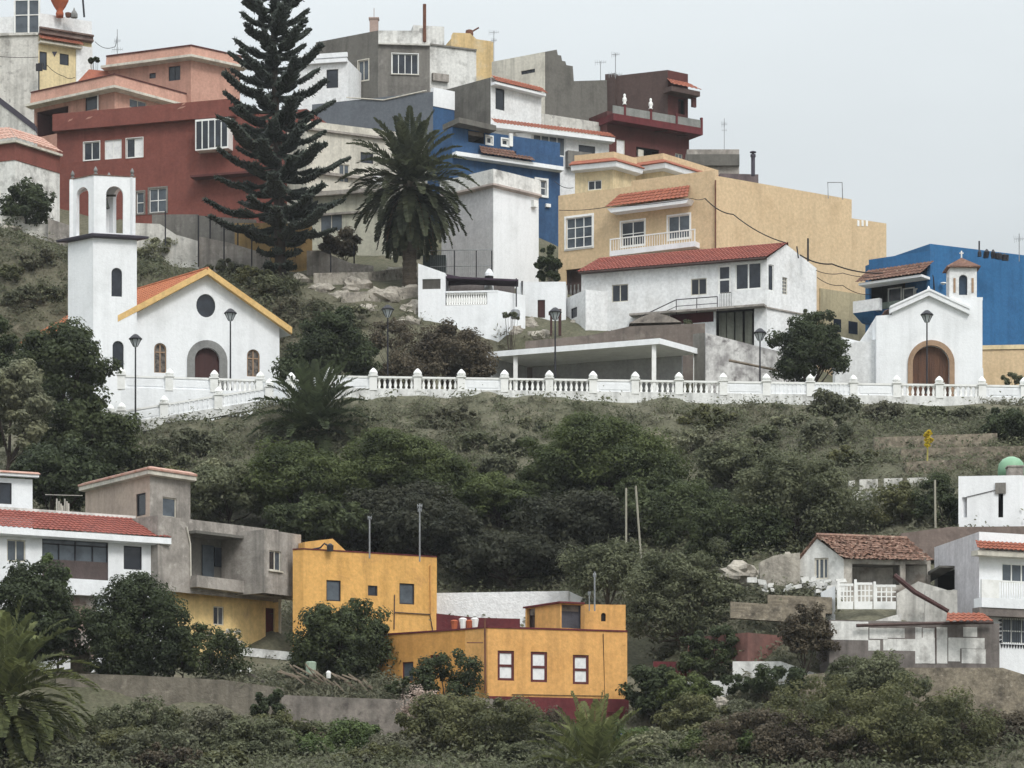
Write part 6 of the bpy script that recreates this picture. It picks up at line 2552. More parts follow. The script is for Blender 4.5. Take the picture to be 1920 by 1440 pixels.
# ---- ruin house
h = House('old_house', 'derelict white house with sagging brown tile roof and open front', 'house',
          [(1498, 1052), (1582, 1048), (1745, 1052)], 150, 1, 1125, [WHITE3, plaster('crumbling plaster', (200, 194, 184), (140, 130, 120), (98, 90, 84), st=.6, lo=.45, hi=.6)])
w0 = h.walls[0]
um, zr_ = w0.uz(1532, 1010)
w0.outline = [(0, w0.z0), (w0.L, w0.z0), (w0.L, h.z1), (um, zr_), (0, h.z1)]
w2 = h.walls[2]
w2.outline = [(0, w2.z0), (w2.L, w2.z0), (w2.L, h.z1), (w2.L - um, zr_), (0, h.z1)]
h.window(0, (1527, 1046, 1553, 1086), CREAM, GLASS2, cols=3, fw=.08)
h.opening(1, (1598, 1058, 1688, 1096), m=GREY, dep=1.5, name='veranda')
h.opening(1, (1698, 1058, 1738, 1112), m=BROWNW, dep=1.2, name='veranda')
h.done(roof=False)
w = h.walls[1]
q = MB()
R0 = w0.pt(um, zr_ + .12, .15)
R1 = R0 + Vector((w.d.x, w.d.y, 0)) * (w.L + .2)
q.tiles(R0, R1, w.pt(w.L, h.z1 - .02, .35), w.pt(-.15, h.z1 - .02, .35), pitch=.24, h=.06, rows=10, jit=.06, seed=3)
e0 = w0.pt(-.25, h.z1 - .1, .15)
q.tiles(R1, R0, e0, e0 + (R1 - R0), pitch=.24, h=.06, rows=7, jit=.03, seed=4)
q.tube([R0 + Vector((0, 0, .06)), R1 + Vector((0, 0, .0))], .11)
roof = q.build('roof', RUINTILE, h.root)
low_wall('rubble_wall', 'whitish boulder wall left of the derelict house', [(1425, 1054, 150.8), (1450, 1042, 150.6), (1500, 1036, 150.4)], ROCK, h0=1.8, th=.8)
# ornate concrete block fence
root = thing('block_fence', 'white ornamental concrete block fence before the derelict house', 'fence', P(1625, 1145, 147))
Yf = 147
for a, b, t in ((1570, 1600, 1094), (1602, 1636, 1092), (1638, 1680, 1096)):
    q = MB()
    A, B = P(a, t, Yf), P(b, t + 2, Yf)
    zb_ = P(a, 1142, Yf).z
    q.box(A.x, Yf, zb_, A.x + .12, Yf + .15, A.z + .15)
    q.box(A.x + .12, Yf + .02, zb_, B.x, Yf + .12, zb_ + .38)
    q.box(A.x + .12, Yf + .02, A.z - .12, B.x, Yf + .12, A.z)
    n = 4
    wd = (B.x - A.x - .12) / n
    for i in range(n):
        x = A.x + .12 + wd * i
        q.box(x, Yf + .04, zb_ + .38, x + .06, Yf + .1, A.z - .12)
        for k in range(1, 3):
            z = zb_ + .38 + (A.z - .12 - zb_ - .38) * k / 3
            q.box(x + .06, Yf + .04, z - .03, x + wd, Yf + .1, z + .03)
    q.build('panel', WPAINT, root)
low_wall('white_wall', 'white wall stub at the left end of the ornamental fence', [(1540, 1110, 148), (1566, 1098, 147.4)], WHITE2, h0=1.8)
low_wall('terrace_wall', 'low white kerb in front of the ornamental fence', [(1555, 1162, 145.5), (1620, 1170, 145.2), (1690, 1150, 146)], WHITE3, h0=.8)
q = MB().tube([P(1677, 1079, 146), P(1715, 1110, 145.6), P(1778, 1146, 145)], [.14, .13, .1], 7)
single(q, 'fallen_beam', WOODM, 'dark charred beam fallen across the ruins', 'beam', P(1778, 1146, 145))
low_wall('broken_wall', 'broken grey plaster wall under the fallen beam', [(1682, 1112, 147.4), (1722, 1090, 147.4), (1775, 1106, 147)], CREAM2, h0=2.5)

# ---- white house lower right
h = House('white_house', 'white house with orange tile eave and balcony at the right edge below the hillside', 'house',
          [(1752, 1026), (1836, 997), (1990, 1006)], 146, 1, 1290, [plaster('shade greyed white plaster', (208, 204, 208), (186, 182, 186), st=.25), WHITE2])  # greyer copy of the white: the left face's shade is in its colour
h.opening(0, (1753, 1072, 1790, 1110), dep=1.2, name='porch')
h.window(1, (1879, 1057, 1935, 1094), WPAINT, GLASS2, cols=3)
h.window(1, (1879, 1160, 1935, 1207), WPAINT, GLASS2, cols=3, rows=2)
h.done()
w = h.walls[1]
q = MB()
u0, u1 = w.uz(1838, 1025, .5)[0], w.L
zt_, zb_ = w.uz(1880, 1017)[1], w.uz(1880, 1031, .7)[1]
q.tiles(w.pt(u0, zt_, .02), w.pt(u1, zt_, .02), w.pt(u1, zb_, .7), w.pt(u0 - .3, zb_, .7), pitch=.24, rows=3)
q.build('tile_canopy', TILE, h.root)
q = MB()
w.box(q, u0 - .2, u1, zb_ - .3, zb_ - .05, .0, .6)
q.build('canopy_slab', CREAM, h.root)
u0, u1 = w.uz(1841, 1110, .7)[0], w.L
z0, zm_, z1 = w.uz(1880, 1140, .7)[1], w.uz(1880, 1122, .7)[1], w.uz(1880, 1088, .7)[1]
q = MB()
w.box(q, u0, u1, z0, zm_, -.02, .7)
bal = q.build('balcony', WHITE2, h.root)
q = MB()
w.box(q, u0, u0 + 1.0, zm_, z1, .55, .7)
w.box(q, u0 + 1.0, u1, z1 - .07, z1, .6, .68)
for i in range(16):
    u = u0 + 1.0 + i * .14
    w.box(q, u, u + .03, zm_, z1 - .07, .62, .66)
q.build('railing', WPAINT, bal)
q = MB()
w.box(q, u0 - .1, u1, z0 - .4, z0 - .002, .0, .65)
q.build('slab_edge', plaster('stained slab', (132, 122, 116), (104, 96, 92)), h.root)
# ornate dark grille surround of the lower window
q = MB()
u0, u1, z0, z1 = w.rect((1879, 1160, 1935, 1207))
for i in range(12):
    u = u0 - .1 + i * .16
    w.extr(q, [(u, z1 + .05), (u + .12, z1 + .05), (u + .06, z1 + .24)], .01, .06)
    w.extr(q, [(u, z0 - .05), (u + .12, z0 - .05), (u + .06, z0 - .24)], .01, .06)
for i in range(6):
    z = z0 + i * (z1 - z0) / 6
    w.extr(q, [(u0 - .05, z), (u0 - .05, z + .16), (u0 - .25, z + .08)], .01, .06)
for i in range(14):
    u = u0 + i * .13
    w.box(q, u, u + .02, z0, z1, .03, .05)
q.build('window_grille', BLACKM, h.root)
w0 = h.walls[0]
q = MB()
u0, u1, z0, z1 = w0.rect((1722, 1062, 1790, 1072), .8)
w0.extr(q, [(-.8, z0 - .2), (w0.uz(1790, 1066)[0], z1 - .1), (w0.uz(1790, 1066)[0], z1), (-.8, z0)], .0, .8)
q.build('porch_roof', GREY2, h.root)
low_wall('porch_wall', 'pale low wall under the dark porch of the white right house', [(1735, 1108, 146.3), (1795, 1106, 145.6)], CREAM2, h0=2.5)
# checkered retaining wall
low = P(1555, 1290, 143)
A, B = P(1555, 1162, 143.6), P(1872, 1166, 143.0)
h = House('retaining_wall', 'grey block retaining wall patched with white paint squares at the lower right', 'wall', [(1555, 1162), (1874, 1169)], 143.4, 0, 1300, [plaster('grey block render', (124, 116, 112), (98, 92, 88), (142, 134, 128), st=.6)], depth=2)
h.done()
w = h.walls[0]
rgp = random.Random(8)
q = MB()
for r in ((1558, 1165, 1628, 1200), (1630, 1178, 1664, 1198), (1628, 1200, 1650, 1220), (1662, 1178, 1696, 1196), (1656, 1198, 1716, 1220), (1716, 1176, 1728, 1244), (1728, 1196, 1754, 1244), (1730, 1178, 1752, 1196), (1756, 1176, 1776, 1244), (1778, 1196, 1800, 1240), (1806, 1176, 1832, 1194), (1780, 1196, 1846, 1216), (1803, 1217, 1848, 1244)):
    u0, u1, z0, z1 = w.rect(r)
    w.box(q, u0, u1, z0, z1, .0, .006 + rgp.random() * .02)
q.build('paint_patch', WHITE3, h.root)
q = MB()
q.tube([w.pt(*w.uz(1606, 1173, .3), .3), w.pt(*w.uz(1735, 1169, .3), .3), w.pt(*w.uz(1862, 1167, .3), .3)], .09)
q.tube([w.pt(*w.uz(1754, 1176, .05), .05), w.pt(*w.uz(1755, 1244, .05), .05)], .03)
q.build('drain_pipe', BROWNW, h.root)
q = MB()
q.tiles(P(1776, 1150, 144.6), P(1842, 1150, 144.4), P(1862, 1165, 143.4), P(1774, 1166, 143.5), pitch=.24, rows=3)
single(q, 'tile_lean_to', TILE, 'small orange tile lean to roof on top of the patched wall', 'roof', P(1776, 1166, 143.5))
low_wall('stone_wall', 'rough brown stone footing under the patched wall', [(1500, 1266, 142.4), (1640, 1252, 142.2), (1880, 1252, 142.0), (2000, 1290, 142.0)], DRYSTONE, h0=3.6, th=.6)
for (x0, p0, x1, p1, Y) in ((1440, 1115, 1560, 1120, 147.2), (1370, 1128, 1548, 1140, 146.4)):
    low_wall('terrace_wall', 'low dry stone terrace on the bare bank below the boulders, row at %s' % ('top' if p0 == 1115 else 'bottom'), [(x0, p0, Y), (x1, p1, Y)], DRYSTONE, h0=.8, th=.5)
h = House('white_hut', 'white flat roofed hut with narrow dark openings on the right slope', 'hut',
          [(1797, 893), (1912, 891), (1990, 897)], 158, 0, 990, [WHITE2], depth=4)
h.opening(0, (1804, 932, 1813, 970), dep=.4)
h.opening(0, (1872, 925, 1881, 970), dep=.4)
h.done()
q = boxmb(h, 0, (1866, 905, 1886, 925), .0, .1)
q.build('wall_box', GREY, h.root)
q = MB()
w = h.walls[0]
q.tube([w.pt(*w.uz(1812, 932, .03), .03), w.pt(*w.uz(1870, 918, .03), .03)], .02)
q.build('cable', CABLE, h.root)
low_wall('terrace_wall', 'brown stone ledge under the white hut', [(1690, 1000, 155), (1780, 988, 155), (1990, 986, 155)], plaster('brown stone', (128, 112, 104), (100, 88, 82), (150, 134, 124), st=.3, scale=1.2), h0=1.6, th=2)
c = P(1896, 880, 160)
q = MB().lathe(c, [(.72, -.6), (.72, 0), (.66, .3), (.46, .54), (.2, .66), (.02, .68)], 18)
single(q, 'water_tank', GREENP, 'round green domed water tank above the white hut', 'tank', c - Vector((0, 0, .6)), smooth=True)
c = P(1902, 890, 158.8)
q = MB().box(c.x - .4, c.y - .5, c.z - .4, c.x + .4, c.y + .3, c.z + .35)
q.box(c.x - .45, c.y - .55, c.z + .35, c.x + .45, c.y + .35, c.z + .42)
single(q, 'tank_box', GREY3, 'grey block standing before the green domed tank', 'box', c - Vector((0, 0, .4)))

# white painted wall with gaps on the slope
for (a, b, p) in ((1287, 1318, 908), (1330, 1360, 906), (1592, 1603, 902), (1612, 1646, 899), (1658, 1692, 897), (1702, 1740, 896)):
    low_wall('white_wall', 'pale wall segment standing in a broken row across the slope', [(a, p, hit(a, p + 22, 155)), (b, p - 1, hit(a, p + 22, 155))], CREAM2, h0=1.8, th=.3, group='pale wall segments across the slope')
low_wall('white_wall', 'long low pale footing under the broken wall row', [(1600, 922, hit(1640, 940, 155)), (1700, 917, hit(1640, 940, 155))], CREAM2, h0=1.6, th=.4)
for (x0, p0, x1, p1, Y, lb) in ((1640, 820, 1870, 812, 178, 'uppermost'), (1690, 842, 1940, 836, 175.6, 'second'), (1700, 866, 1850, 858, 173, 'third')):
    low_wall('stone_terrace', 'rough stone terrace wall on the right slope, %s of three' % lb, [(x0, p0, hit(x0, p0 + 26, 150)), ((x0 + x1) / 2, p0 - 4, hit((x0 + x1) / 2, p0 + 22, 150)), (x1, p1, hit(x1, p1 + 26, 150))], DRYSTONE, h0=1.9, th=.9)


def rock(label, px, py, Y, r, seed, sq=(1, .8, .7), m=ROCK, group=None):
    rg = random.Random(seed)
    if group:
        Y = hit(px, py, 150)
    c = P(px, py, Y) + Vector((0, r * .35, 0))
    q = MB()
    nu, nv = 16, 10
    vs = []
    for i in range(nv + 1):
        for j in range(nu):
            a, b = math.pi * i / nv, 2 * math.pi * j / nu
            d = Vector((math.sin(a) * math.cos(b), math.sin(a) * math.sin(b), math.cos(a)))
            k = 1 + .55 * noise.fractal(d * 1.6 + Vector((seed * 3.7, 0, 0)), 1.0, 2.0, 4)
            vs.append(c + Vector((d.x * sq[0], d.y * sq[1], d.z * sq[2])) * r * k)
    fs = [(i * nu + j, i * nu + (j + 1) % nu, (i + 1) * nu + (j + 1) % nu, (i + 1) * nu + j) for i in range(nv) for j in range(nu)]
    q.add(vs, fs)
    return single(q, 'boulder', m, label, 'boulder', c - Vector((0, 0, r * sq[2])), group)


rock('smooth pale boulder alone on the bank left of the derelict house', 1385, 1074, 150.5, .85, 1, (1, .7, .62))
for i, (px, py, Y, r) in enumerate([(720, 560, 200.8, 1.3), (760, 552, 201, 1.2), (690, 585, 199.6, .9), (640, 560, 200.5, 1.1), (600, 545, 201.6, 1.0), (765, 610, 198.8, 1.0), (670, 540, 203, 1.2), (735, 520, 204.5, 1.1), (560, 530, 203.5, .9), (780, 585, 199.8, 1.1), (990, 612, 201.0, .9), (1010, 632, 199.6, .8), (1100, 610, 201.4, .6), (960, 625, 200.5, .9), (1080, 606, 202, .5)]):
    rock('pale rock outcrop on the bare slope beside the white balcony house', px, py, Y, r * .8, 20 + i, (1.2, .8, .75), group='pale rock outcrops by the balcony house')
for i, (px, py, Y, r) in enumerate([(290, 462, 211, .8), (330, 470, 210.8, .7), (100, 450, 210.5, .7), (60, 440, 211, .6), (350, 485, 210, .6), (20, 430, 211, .7)]):
    rock('pale rubble on the upper slope below the red house', px, py, Y, r * .8, 50 + i, (1.3, .8, .6), group='pale rubble under the red house')
# poles
for px, p0, p1, ln, lb in ((1174, 915, 1032, 0, 'left of two bare poles standing among the dark trees'), (1203, 911, 1062, -11, 'right leaning one of two bare poles among the dark trees'), (1754, 900, 990, -1, 'thin pale pole before the clipped dark bush')):
    mb, a = pole_mb(px, p0, p1, 157.5, .06, 6, ln)
    single(mb, 'bare_pole', plaster('pale bare wood', (158, 154, 138), (128, 124, 110), st=.2), lb, 'pole', a)

rgp = random.Random(77)
for i in range(22):
    px, py = rgp.uniform(1400, 1572), rgp.uniform(1090, 1112)
    Y = 149.0
    c = P(px, py, Y)
    q = MB().obox(c, Vector((rgp.uniform(.15, .5), rgp.uniform(-.1, .1), rgp.uniform(-.1, .1))), Vector((0, .3, 0)), Vector((rgp.uniform(-.1, .1), 0, rgp.uniform(.1, .28))))
    single(q, 'rubble_block', WHITE3, 'whitish rubble block on the bank below the derelict house', 'rubble', c, 'whitish rubble on the bank')
for i, (px, py, Y, r) in enumerate([(1450, 1068, 150, .7), (1480, 1060, 150.2, .8), (1425, 1082, 149.8, .5), (1300, 1345, 140.6, .5), (1500, 1092, 149.4, .5)]):
    rock('pale rough boulder at the left end of the derelict house', px, py, Y, r, 90 + i, (1, .8, .8), group='boulders by the derelict house') if i != 3 else rock('pale round stone among the lower right bushes', 1350, 1318, 141.5, .42, 93, (1, .8, .8))

# ================================================================== TREES, PALMS, SHRUBS AND SCRUB
norfolk_pine()
palm('palm_tree', 'big date palm with round dark crown before the cream houses', 768, 346, 207.5, 130, LF_PALM, nf=108, el0=-72, el1=86, tr=.5, seed=3, dead=9, ll=.7, lw=.13, nl=30)
palm('palm_tree', 'dark feathery palm growing up against the balustrade corner', 588, 812, 181.5, 132, LF_PALMG, nf=90, el0=-35, el1=86, tr=.4, seed=9, dead=0, ll=.7, lw=.1, nl=26, droop=1.15)
palm('palm_tree', 'large green palm with arching fronds cut by the lower left corner', 8, 1318, 131.5, 184, LF_PALMY, nf=110, el0=-68, el1=84, tr=.45, seed=21, dead=14, ll=.62, lw=.085, nl=36, droop=1.25)
palm('palm_tree', 'spiky green palm rising from the bottom edge below the maroon plinth', 1112, 1462, 130, 150, LF_PALMY, nf=60, el0=-10, el1=84, tr=.3, seed=31, dead=0, ll=.5, lw=.07, nl=28, droop=.9)

# trees of the left
tree('tree', 'tall dark leafy tree in front of the bell tower foot', 'tree', 118, 860, 705, 88, 104, LF_DARK, n=120, per=90, size=.26, clump=.24, Y=180.5, trunk=.2)
tree('tree', 'dark round tree below the church ramp at the left', 'tree', 165, 905, 840, 90, 82, LF_DARK, n=100, per=90, size=.26, clump=.26, Y=178, trunk=.2)
tree('tree', 'pale olive tree at the left edge below the church', 'tree', 10, 880, 775, 72, 98, LF_PALE, n=90, per=90, size=.24, clump=.26, Y=175, trunk=.15)
tree('tree', 'dark tree top at the left edge level with the church roof', 'tree', -30, 740, 655, 55, 70, LF_DARK, n=70, per=90, size=.26, clump=.28, Y=188, trunk=.15)
tree('tree', 'dark shady tree behind the roof room at the left edge', 'tree', 95, 955, 900, 95, 60, LF_DEEP, n=80, per=90, size=.26, Y=168, trunk=.15)
tree('tree', 'leafy dark green tree over the glazed veranda of the white house', 'tree', 60, 1250, 1150, 84, 92, LF_DEEP, n=130, per=90, size=.2, clump=.28, Y=142.6, trunk=.14, low=-1)
tree('tree', 'dense dark round bush tree between the white house and the yellow ground floor', 'tree', 252, 1268, 1182, 86, 96, LF_DEEP, n=170, per=90, size=.17, clump=.26, Y=142.8, trunk=.12, low=-1)
shrub('shrub', 'lighter green shrub at the foot of the dense dark bush', 215, 1268, 50, 52, LF_DARK, Y=142.2, n=40, size=.15)
shrub('shrub', 'loose bush with white blossom spots under the yellow ground floor wall', 395, 1262, 78, 46, LF_DARK, Y=143.2, n=60, size=.16)
shrub('shrub', 'dark low bush left of the whitewashed stub wall', 340, 1258, 40, 50, LF_DEEP, Y=143.4, n=36, size=.16)
shrub('flowering_bush', 'white flowering bush against the pale yellow ground floor', 425, 1222, 36, 24, LF_WHITE, Y=144.6, n=14, per=22, size=.12)
tree('tree', 'broad green bushy tree between the grey house and the orange ochre house', 'tree', 632, 1275, 1206, 84, 72, LF_DARK, n=180, per=90, size=.17, clump=.24, Y=146.2, trunk=.1, cpx=640, low=-1)
shrub('shrub', 'green bush against the shaded ochre wall', 838, 1306, 66, 44, LF_DEEP, Y=141.6, n=50, size=.16)
shrub('shrub', 'small low green plants at the foot of the shaded ochre wall', 760, 1300, 40, 16, LF_DARK, Y=141.4, n=16, size=.14)
shrub('banana_plant', 'bright yellow green plant hanging by the dark veranda', 108, 1110, 28, 40, LF_LIGHT, Y=143.6, n=18, size=.2)

# windswept trees on the middle slope
tree('windswept_tree', 'leftmost windswept flat topped tree below the feathery palm', 'tree', 572, 1010, 920, 106, 84, LF_MOSS, n=200, per=120, size=.18, flat=.5, tilt=-.24, lumpy=.2, clump=.3, Y=169, trunk=.2, low=-.75, up=.9)
tree('windswept_tree', 'broad windswept tree right of the leftmost one with a dark leaning trunk', 'tree', 742, 1015, 890, 112, 74, LF_MOSS, n=200, per=120, size=.18, flat=.45, tilt=-.26, lumpy=.2, clump=.3, Y=171, trunk=.24, low=-.5, up=.9, cpx=768)
tree('windswept_tree', 'low windswept tree in the middle of the slope above the white shed', 'tree', 935, 1040, 948, 80, 54, LF_MOSS, n=140, per=120, size=.18, flat=.45, tilt=-.26, lumpy=.2, clump=.32, Y=169.5, trunk=.18, low=-.5, up=.9)
tree('windswept_tree', 'big domed windswept tree at the middle of the slope', 'tree', 1140, 1020, 868, 134, 80, LF_MOSS, n=240, per=120, size=.18, flat=.45, tilt=-.12, lumpy=.2, clump=.3, Y=172, trunk=.26, low=-.6, up=.9)
tree('windswept_tree', 'dark lower tree under the big domed tree behind the two bare poles', 'tree', 1215, 1060, 968, 125, 66, LF_DARK, n=120, per=80, size=.24, flat=.6, clump=.26, Y=168, trunk=.2)
tree('tree', 'dark shaded tree in the hollow above the yellow block', 'tree', 800, 1075, 1000, 120, 52, LF_SHADE, n=150, per=80, size=.24, Y=165, trunk=.15)
tree('tree', 'brown shaded thicket tree left of the olive tree', 'tree', 960, 1100, 1050, 118, 48, LF_SHADE, n=150, per=80, size=.24, Y=162, trunk=.14)
tree('tree', 'dark green tree behind the stair head of the yellow block', 'tree', 600, 1040, 985, 90, 46, LF_DARK, n=80, per=80, size=.24, Y=165, trunk=.14)
tree('olive_tree', 'grey green olive tree with pale bare trunks beside the orange ochre house', 'tree', 1280, 1300, 1135, 104, 96, LF_GREYG, n=210, per=90, size=.17, clump=.2, Y=151.5, trunk=.13, bark=BARK, ntr=3, low=-.5, cpx=1282)
tree('olive_tree', 'paler feathery tree top above the roof room of the ochre house', 'tree', 1140, 1200, 1072, 74, 54, LF_GREYG, n=110, per=80, size=.17, Y=155, trunk=.1, bark=BARK)
shrub('shrub', 'dark leafy plants at the right foot of the ochre house', 1230, 1340, 48, 52, LF_DEEP, Y=143.5, n=60, size=.2)
shrub('shrub', 'dark bush beside the brick red shed', 1340, 1225, 60, 28, LF_DEEP, Y=146, n=36, size=.18)

tree('tree', 'dark thicket tree under the broad windswept tree above the tall antenna', 'tree', 745, 1060, 965, 110, 60, LF_SHADE, n=140, per=80, size=.24, Y=167.5, trunk=.15)
tree('tree', 'dark thicket tree between the white shed and the domed windswept tree', 'tree', 1075, 1080, 990, 105, 62, LF_SHADE, n=140, per=80, size=.24, Y=166, trunk=.15)
tree('tree', 'deep green tree right below the big domed windswept tree', 'tree', 1300, 1060, 985, 95, 70, LF_DARK, n=120, per=80, size=.22, Y=165.5, trunk=.15)
tree('tree', 'deep green tree between the low windswept tree and the domed one', 'tree', 1030, 980, 915, 70, 50, LF_DARK, n=80, per=80, size=.22, Y=171.5, trunk=.14)
tree('tree', 'grey green tree on the slope left of the leftmost windswept tree', 'tree', 425, 1010, 930, 80, 52, LF_GREYG, n=80, per=80, size=.22, Y=169, trunk=.12)
tree('tree', 'grey green tree above the large round bush on the right slope', 'tree', 1390, 930, 880, 80, 50, LF_GREYG, n=80, per=80, size=.22, Y=171, trunk=.12)
# right slope
tree('tree', 'large round dark bush in the middle of the right slope', 'tree', 1492, 1045, 955, 118, 90, LF_GREYG, n=190, per=90, size=.2, clump=.22, Y=161, trunk=.14, low=-.9)
tree('tree', 'dark bush left of the large round bush on the right slope', 'tree', 1385, 1060, 1005, 95, 55, LF_DARK, n=110, per=90, size=.2, clump=.26, Y=160, trunk=.12, low=-.9)
shrub('shrub', 'clipped dark green dome bush left of the white hut', 1762, 985, 40, 50, LF_DEEP, Y=159.5, n=60, size=.16)
shrub('shrub', 'olive bush left of the clipped dome bush', 1690, 985, 45, 42, LF_OLIVE, Y=160.5, n=44, size=.18)
tree('shrub', 'dark bush with pale leaves at the right edge below the balustrade', 'shrub', 1892, 850, 810, 48, 42, LF_DEEP, n=60, per=80, size=.22, Y=177.5, trunk=.08)
shrub('shrub', 'dark round bush at the left end of the patched wall', 1515, 1232, 46, 52, LF_BROWN, Y=143.6, n=50, size=.16)
shrub('shrub', 'dark leafy plants in front of the flaking white wall', 1450, 1302, 85, 30, LF_DEEP, Y=142.5, n=54, size=.18)
tree('tree', 'wide fine leaved brown green tree filling the lower right corner', 'tree', 1650, 1470, 1385, 205, 92, LF_OLIVE, n=280, per=90, size=.16, clump=.2, Y=133, trunk=.16, low=-.6)
tree('tree', 'brownish tree left of the wide fine leaved tree at the bottom', 'tree', 1440, 1480, 1405, 120, 70, LF_BROWN, n=140, per=90, size=.16, clump=.24, Y=132, trunk=.12)
tree('tree', 'grey green bush below the patched wall', 'tree', 1640, 1310, 1278, 95, 45, LF_GREYG, n=80, per=80, size=.16, Y=140, trunk=.1)
tree('tree', 'dry bush at the lower right edge', 'tree', 1880, 1450, 1395, 75, 60, LF_BROWN, n=80, per=80, size=.16, Y=134, trunk=.1)
shrub('shrub', 'low green bush right of the maroon plinth', 1300, 1375, 70, 38, LF_OLIVE, Y=139.5, n=44, size=.16)

# behind the balustrade
tree('tree', 'cone shaped dark tree right of the church', 'tree', 628, 735, 660, 66, 78, LF_DEEP, n=110, per=90, size=.22, clump=.26, Y=191.5, trunk=.14)
shrub('shrub', 'dark bush spreading left of the cone shaped tree', 580, 735, 60, 50, LF_DEEP, Y=191, n=60, size=.22)
tree('shrub', 'large brownish bush under the white balcony house', 'shrub', 845, 735, 678, 78, 66, LF_BROWN, n=120, per=90, size=.2, clump=.24, Y=193.5, trunk=.08)
shrub('shrub', 'brown bush behind the balustrade left of the porch', 760, 735, 60, 40, LF_BROWN, Y=192, n=50, size=.2)
shrub('shrub', 'thin brown bush on the rocks right of the cone shaped tree', 728, 660, 40, 34, LF_BROWN, Y=196.5, n=24, per=40, size=.2)
tree('tree', 'dark bushy tree on the plaza before the red roofed house', 'tree', 1520, 738, 664, 62, 70, LF_DEEP, n=120, per=90, size=.2, clump=.26, Y=191, trunk=.16)
shrub('shrub', 'dark shrub in front of the weathered white wall at the upper left', 52, 418, 46, 40, LF_DEEP, Y=212.5, n=50, size=.26)
shrub('shrub', 'dark plants between the white block and the beige house', 1028, 528, 22, 38, LF_DEEP, Y=211, n=30, size=.26)
shrub('shrub', 'dark climber hanging on the wall right of the pine trunk', 640, 480, 40, 26, LF_BROWN, Y=213, n=34, size=.26)
for px, py, rx, ry, Y, lb in ((958, 604, 16, 12, 202, 'small spiky plant beside the grey drum'), (1290, 612, 10, 7, 200.9, 'tuft of grass right of the vaulted cover'), (1898, 722, 22, 14, 194, 'grey leafless bush at the right end of the balustrade'), (1515, 610, 12, 16, 199, 'small dark plant top on the right wall of the red roofed house')):
    shrub('shrub', lb, px, py, rx, ry, LF_GREYG, Y=Y, n=10, per=30, size=.18)

# slope shrubs one can tell apart as single bushes
rgp = random.Random(5)
mts = [LF_GREYG, LF_DRY, LF_PALE, LF_DRY, LF_OLIVE, LF_GRASS]
spots = [(300, 880), (350, 850), (420, 905), (390, 955), (330, 930), (850, 800), (900, 840), (960, 850), (1000, 800), (930, 890),
         (1330, 800), (1380, 850), (1430, 830), (1340, 880), (1480, 800), (1550, 830), (1600, 870), (1660, 790), (1740, 790), (1560, 780),
         (1290, 850), (1820, 790), (20, 520), (70, 500), (100, 560), (40, 570), (300, 490), (420, 520), (480, 530), (560, 600), (520, 560),
         (600, 590), (660, 610)]
for i, (px, py) in enumerate(spots):
    Y = hit(px, py, 150)
    rx = rgp.uniform(32, 58)
    shrub('scrub_bush', 'grey green scrub bush on the open hillside', px, py + 10, rx, rx * rgp.uniform(.45, .62), mts[i % 6], 'scrub bushes on the open hillside',
          Y=Y, n=34, per=46, size=.24)
spots = [(200, 1380), (260, 1385), (330, 1380), (400, 1395), (450, 1385), (500, 1400), (180, 1400), (300, 1425), (420, 1440), (560, 1425), (620, 1410), (140, 1440), (360, 1405), (240, 1420), (540, 1385), (740, 1430), (1040, 1440), (1270, 1360), (1180, 1425), (1390, 1370), (1350, 1395), (700, 1440),
         (1250, 1400), (1330, 1430), (1210, 1440), (1000, 1420)]
for i, (px, py) in enumerate(spots):
    Y = hit(px, py, 120)
    rx = rgp.uniform(45, 80)
    shrub('scrub_bush', 'low scrub bush on the front bank', px, py + 14, rx, rx * rgp.uniform(.45, .6), mts[(i + 2) % 6], 'scrub bushes on the front bank',
          Y=Y, n=44, per=50, size=.17)
tree('tree', 'large moss green bush in the bottom middle below the grey wall end', 'tree', 880, 1450, 1378, 128, 76, LF_OLIVE, n=170, per=90, size=.16, clump=.22, Y=136, trunk=.1, low=-.8)
shrub('shrub', 'bright light green bush below the pale retaining wall', 665, 1425, 62, 40, LF_LIGHT, Y=136.5, n=50, size=.15)
shrub('flowering_bush', 'pinkish dry blossoming bush against the retaining wall end', 792, 1385, 48, 52, LF_PINK, Y=138.6, n=46, per=36, size=.12)
shrub('shrub', 'dark agave clump by the lane wall', 505, 1352, 30, 30, LF_DEEP, Y=138.5, n=24, size=.2)

rgp = random.Random(15)
for i in range(30):
    px, py = rgp.uniform(120, 1900), rgp.uniform(1375, 1450)
    if i < 8:
        px, py = rgp.uniform(180, 620), rgp.uniform(1375, 1425)
    rx = rgp.uniform(40, 85)
    Y = min(hit(px, py, 118), 138.5)
    shrub('scrub_bush', 'low scrub bush on the front bank', px, py + 16, rx, rx * rgp.uniform(.4, .6), [LF_OLIVE, LF_MOSS, LF_GREYG, LF_BROWN, LF_OLIVE, LF_LIGHT][i % 6], 'scrub bushes on the front bank',
          Y=Y, n=50, per=50, size=.16)

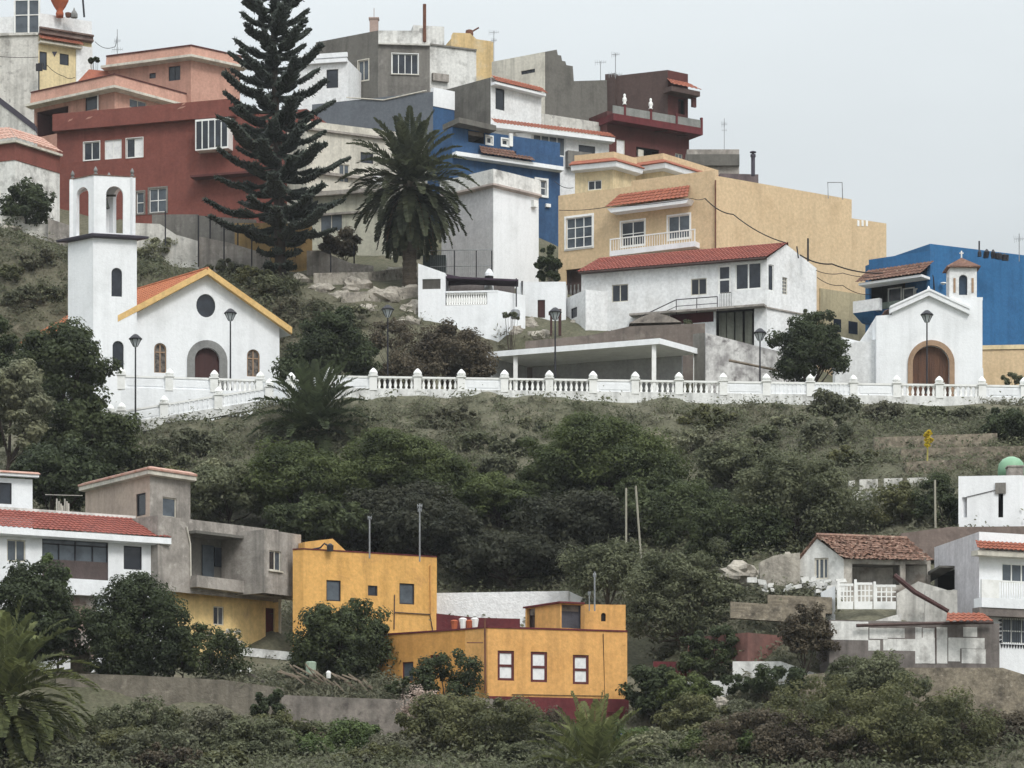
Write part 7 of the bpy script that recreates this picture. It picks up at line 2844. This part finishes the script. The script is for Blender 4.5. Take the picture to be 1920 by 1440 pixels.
shrub('shrub', 'dark green bush hiding the lower part of the brick red shed', 1330, 1268, 62, 34, LF_DARK, Y=145.6, n=50, size=.18)
shrub('shrub', 'leafy green bush below the short pale wall', 1300, 1330, 55, 34, LF_MOSS, Y=142, n=50, size=.18)
tree('tree', 'green bushy tree at the bottom left of the wide fine leaved tree', 'tree', 1330, 1470, 1420, 90, 50, LF_MOSS, n=110, per=90, size=.16, clump=.26, Y=133, trunk=.1, low=-.9)
tree('shrub', 'dark grey green bush at the bottom centre left', 'shrub', 470, 1460, 1405, 90, 52, LF_GREYG, n=110, per=90, size=.16, clump=.26, Y=134, trunk=.08, low=-.9)
tree('shrub', 'olive bush at the bottom right of the lower left palm', 'shrub', 250, 1460, 1410, 80, 46, LF_OLIVE, n=100, per=90, size=.16, clump=.26, Y=134, trunk=.08, low=-.9)

# agave stalk with yellow bloom
a, b = P(1738, 890, 172), P(1740, 812, 172)
root = thing('agave_stalk', 'tall agave flower stalk with bright yellow bloom on the right slope', 'plant', a)
MB().tube([a, b], [.06, .04], 6).build('stem', plaster('yellow green stem', (168, 158, 80), st=0), root)
rg = np.random.default_rng(8)
V, _ = crown_quads(tuple(b - Vector((0, 0, .45))), (.26, .26, .75), 26, 26, .12, rg)
quads_obj('bloom', V, LF_YEL, root)


# ground cover nobody could count
def scrub(name, label, n, m, size, per, regions, seed, hgt=.35, cat='scrub', elong=2.0):
    rg = np.random.default_rng(seed)
    rr = random.Random(seed)
    Cs, Ns = [], []
    tot = sum(r[4] for r in regions)
    for (x0, x1, y0, y1, wgt) in regions:
        k = int(n * wgt / tot)
        for _ in range(k):
            px, Y = rr.uniform(x0, x1), rr.uniform(y0, y1)
            x = (px - CX) / F * Y
            dn = noise.noise(Vector((x * .18, Y * .18, seed)))
            if rr.random() > .55 + dn * .9:
                continue
            z = tz(px, Y)
            s = rr.uniform(.5, 1.4)
            q = rg.normal(size=(per, 3)) * np.array([.38, .38, hgt * .6]) * s
            q[:, 2] = np.abs(q[:, 2])
            Cs.append(np.array([x, Y, z]) + q)
            Ns.append(q * 1.2 + np.array([0, -.2, .5]) + rg.normal(size=(per, 3)) * .5)
    C, Nn = np.concatenate(Cs), np.concatenate(Ns)
    o = quads_obj(name, leaf_quads(C, Nn, size, rg, elong), m)
    return tag(o, label, cat, None, 'stuff')


MID = (-250, 2350, 156, 185, 6.5)
UPL = (-250, 560, 193, 211, 2.6)
UPM = (520, 800, 189, 206, 1)
UPR = (930, 1330, 200.8, 203.5, .25)
FR = (-250, 2350, 127, 138.2, 2.8)
RS = (1940, 2350, 139, 156, 1)
PZ = (1850, 2400, 188, 212, 1)
YD = (400, 780, 142, 147.5, .5)
RB = (1240, 1560, 141, 153, 1)
scrub('dry_grass', 'dry brown grass covering the hillside', 13500, LF_GRASS, .075, 26, [MID, UPL, UPM, UPR, FR, RB, RS, PZ, YD], 1, .3, 'dry grass', 4.5)
scrub('low_scrub', 'grey green low scrub over the hillside', 9800, LF_DRY, .1, 34, [MID, UPL, FR, RB, RS, PZ, YD], 2, .5)
scrub('dark_scrub', 'dark olive scrub patches over the hillside', 6400, LF_GREYG, .11, 40, [MID, UPL, FR, RS], 3, .6)
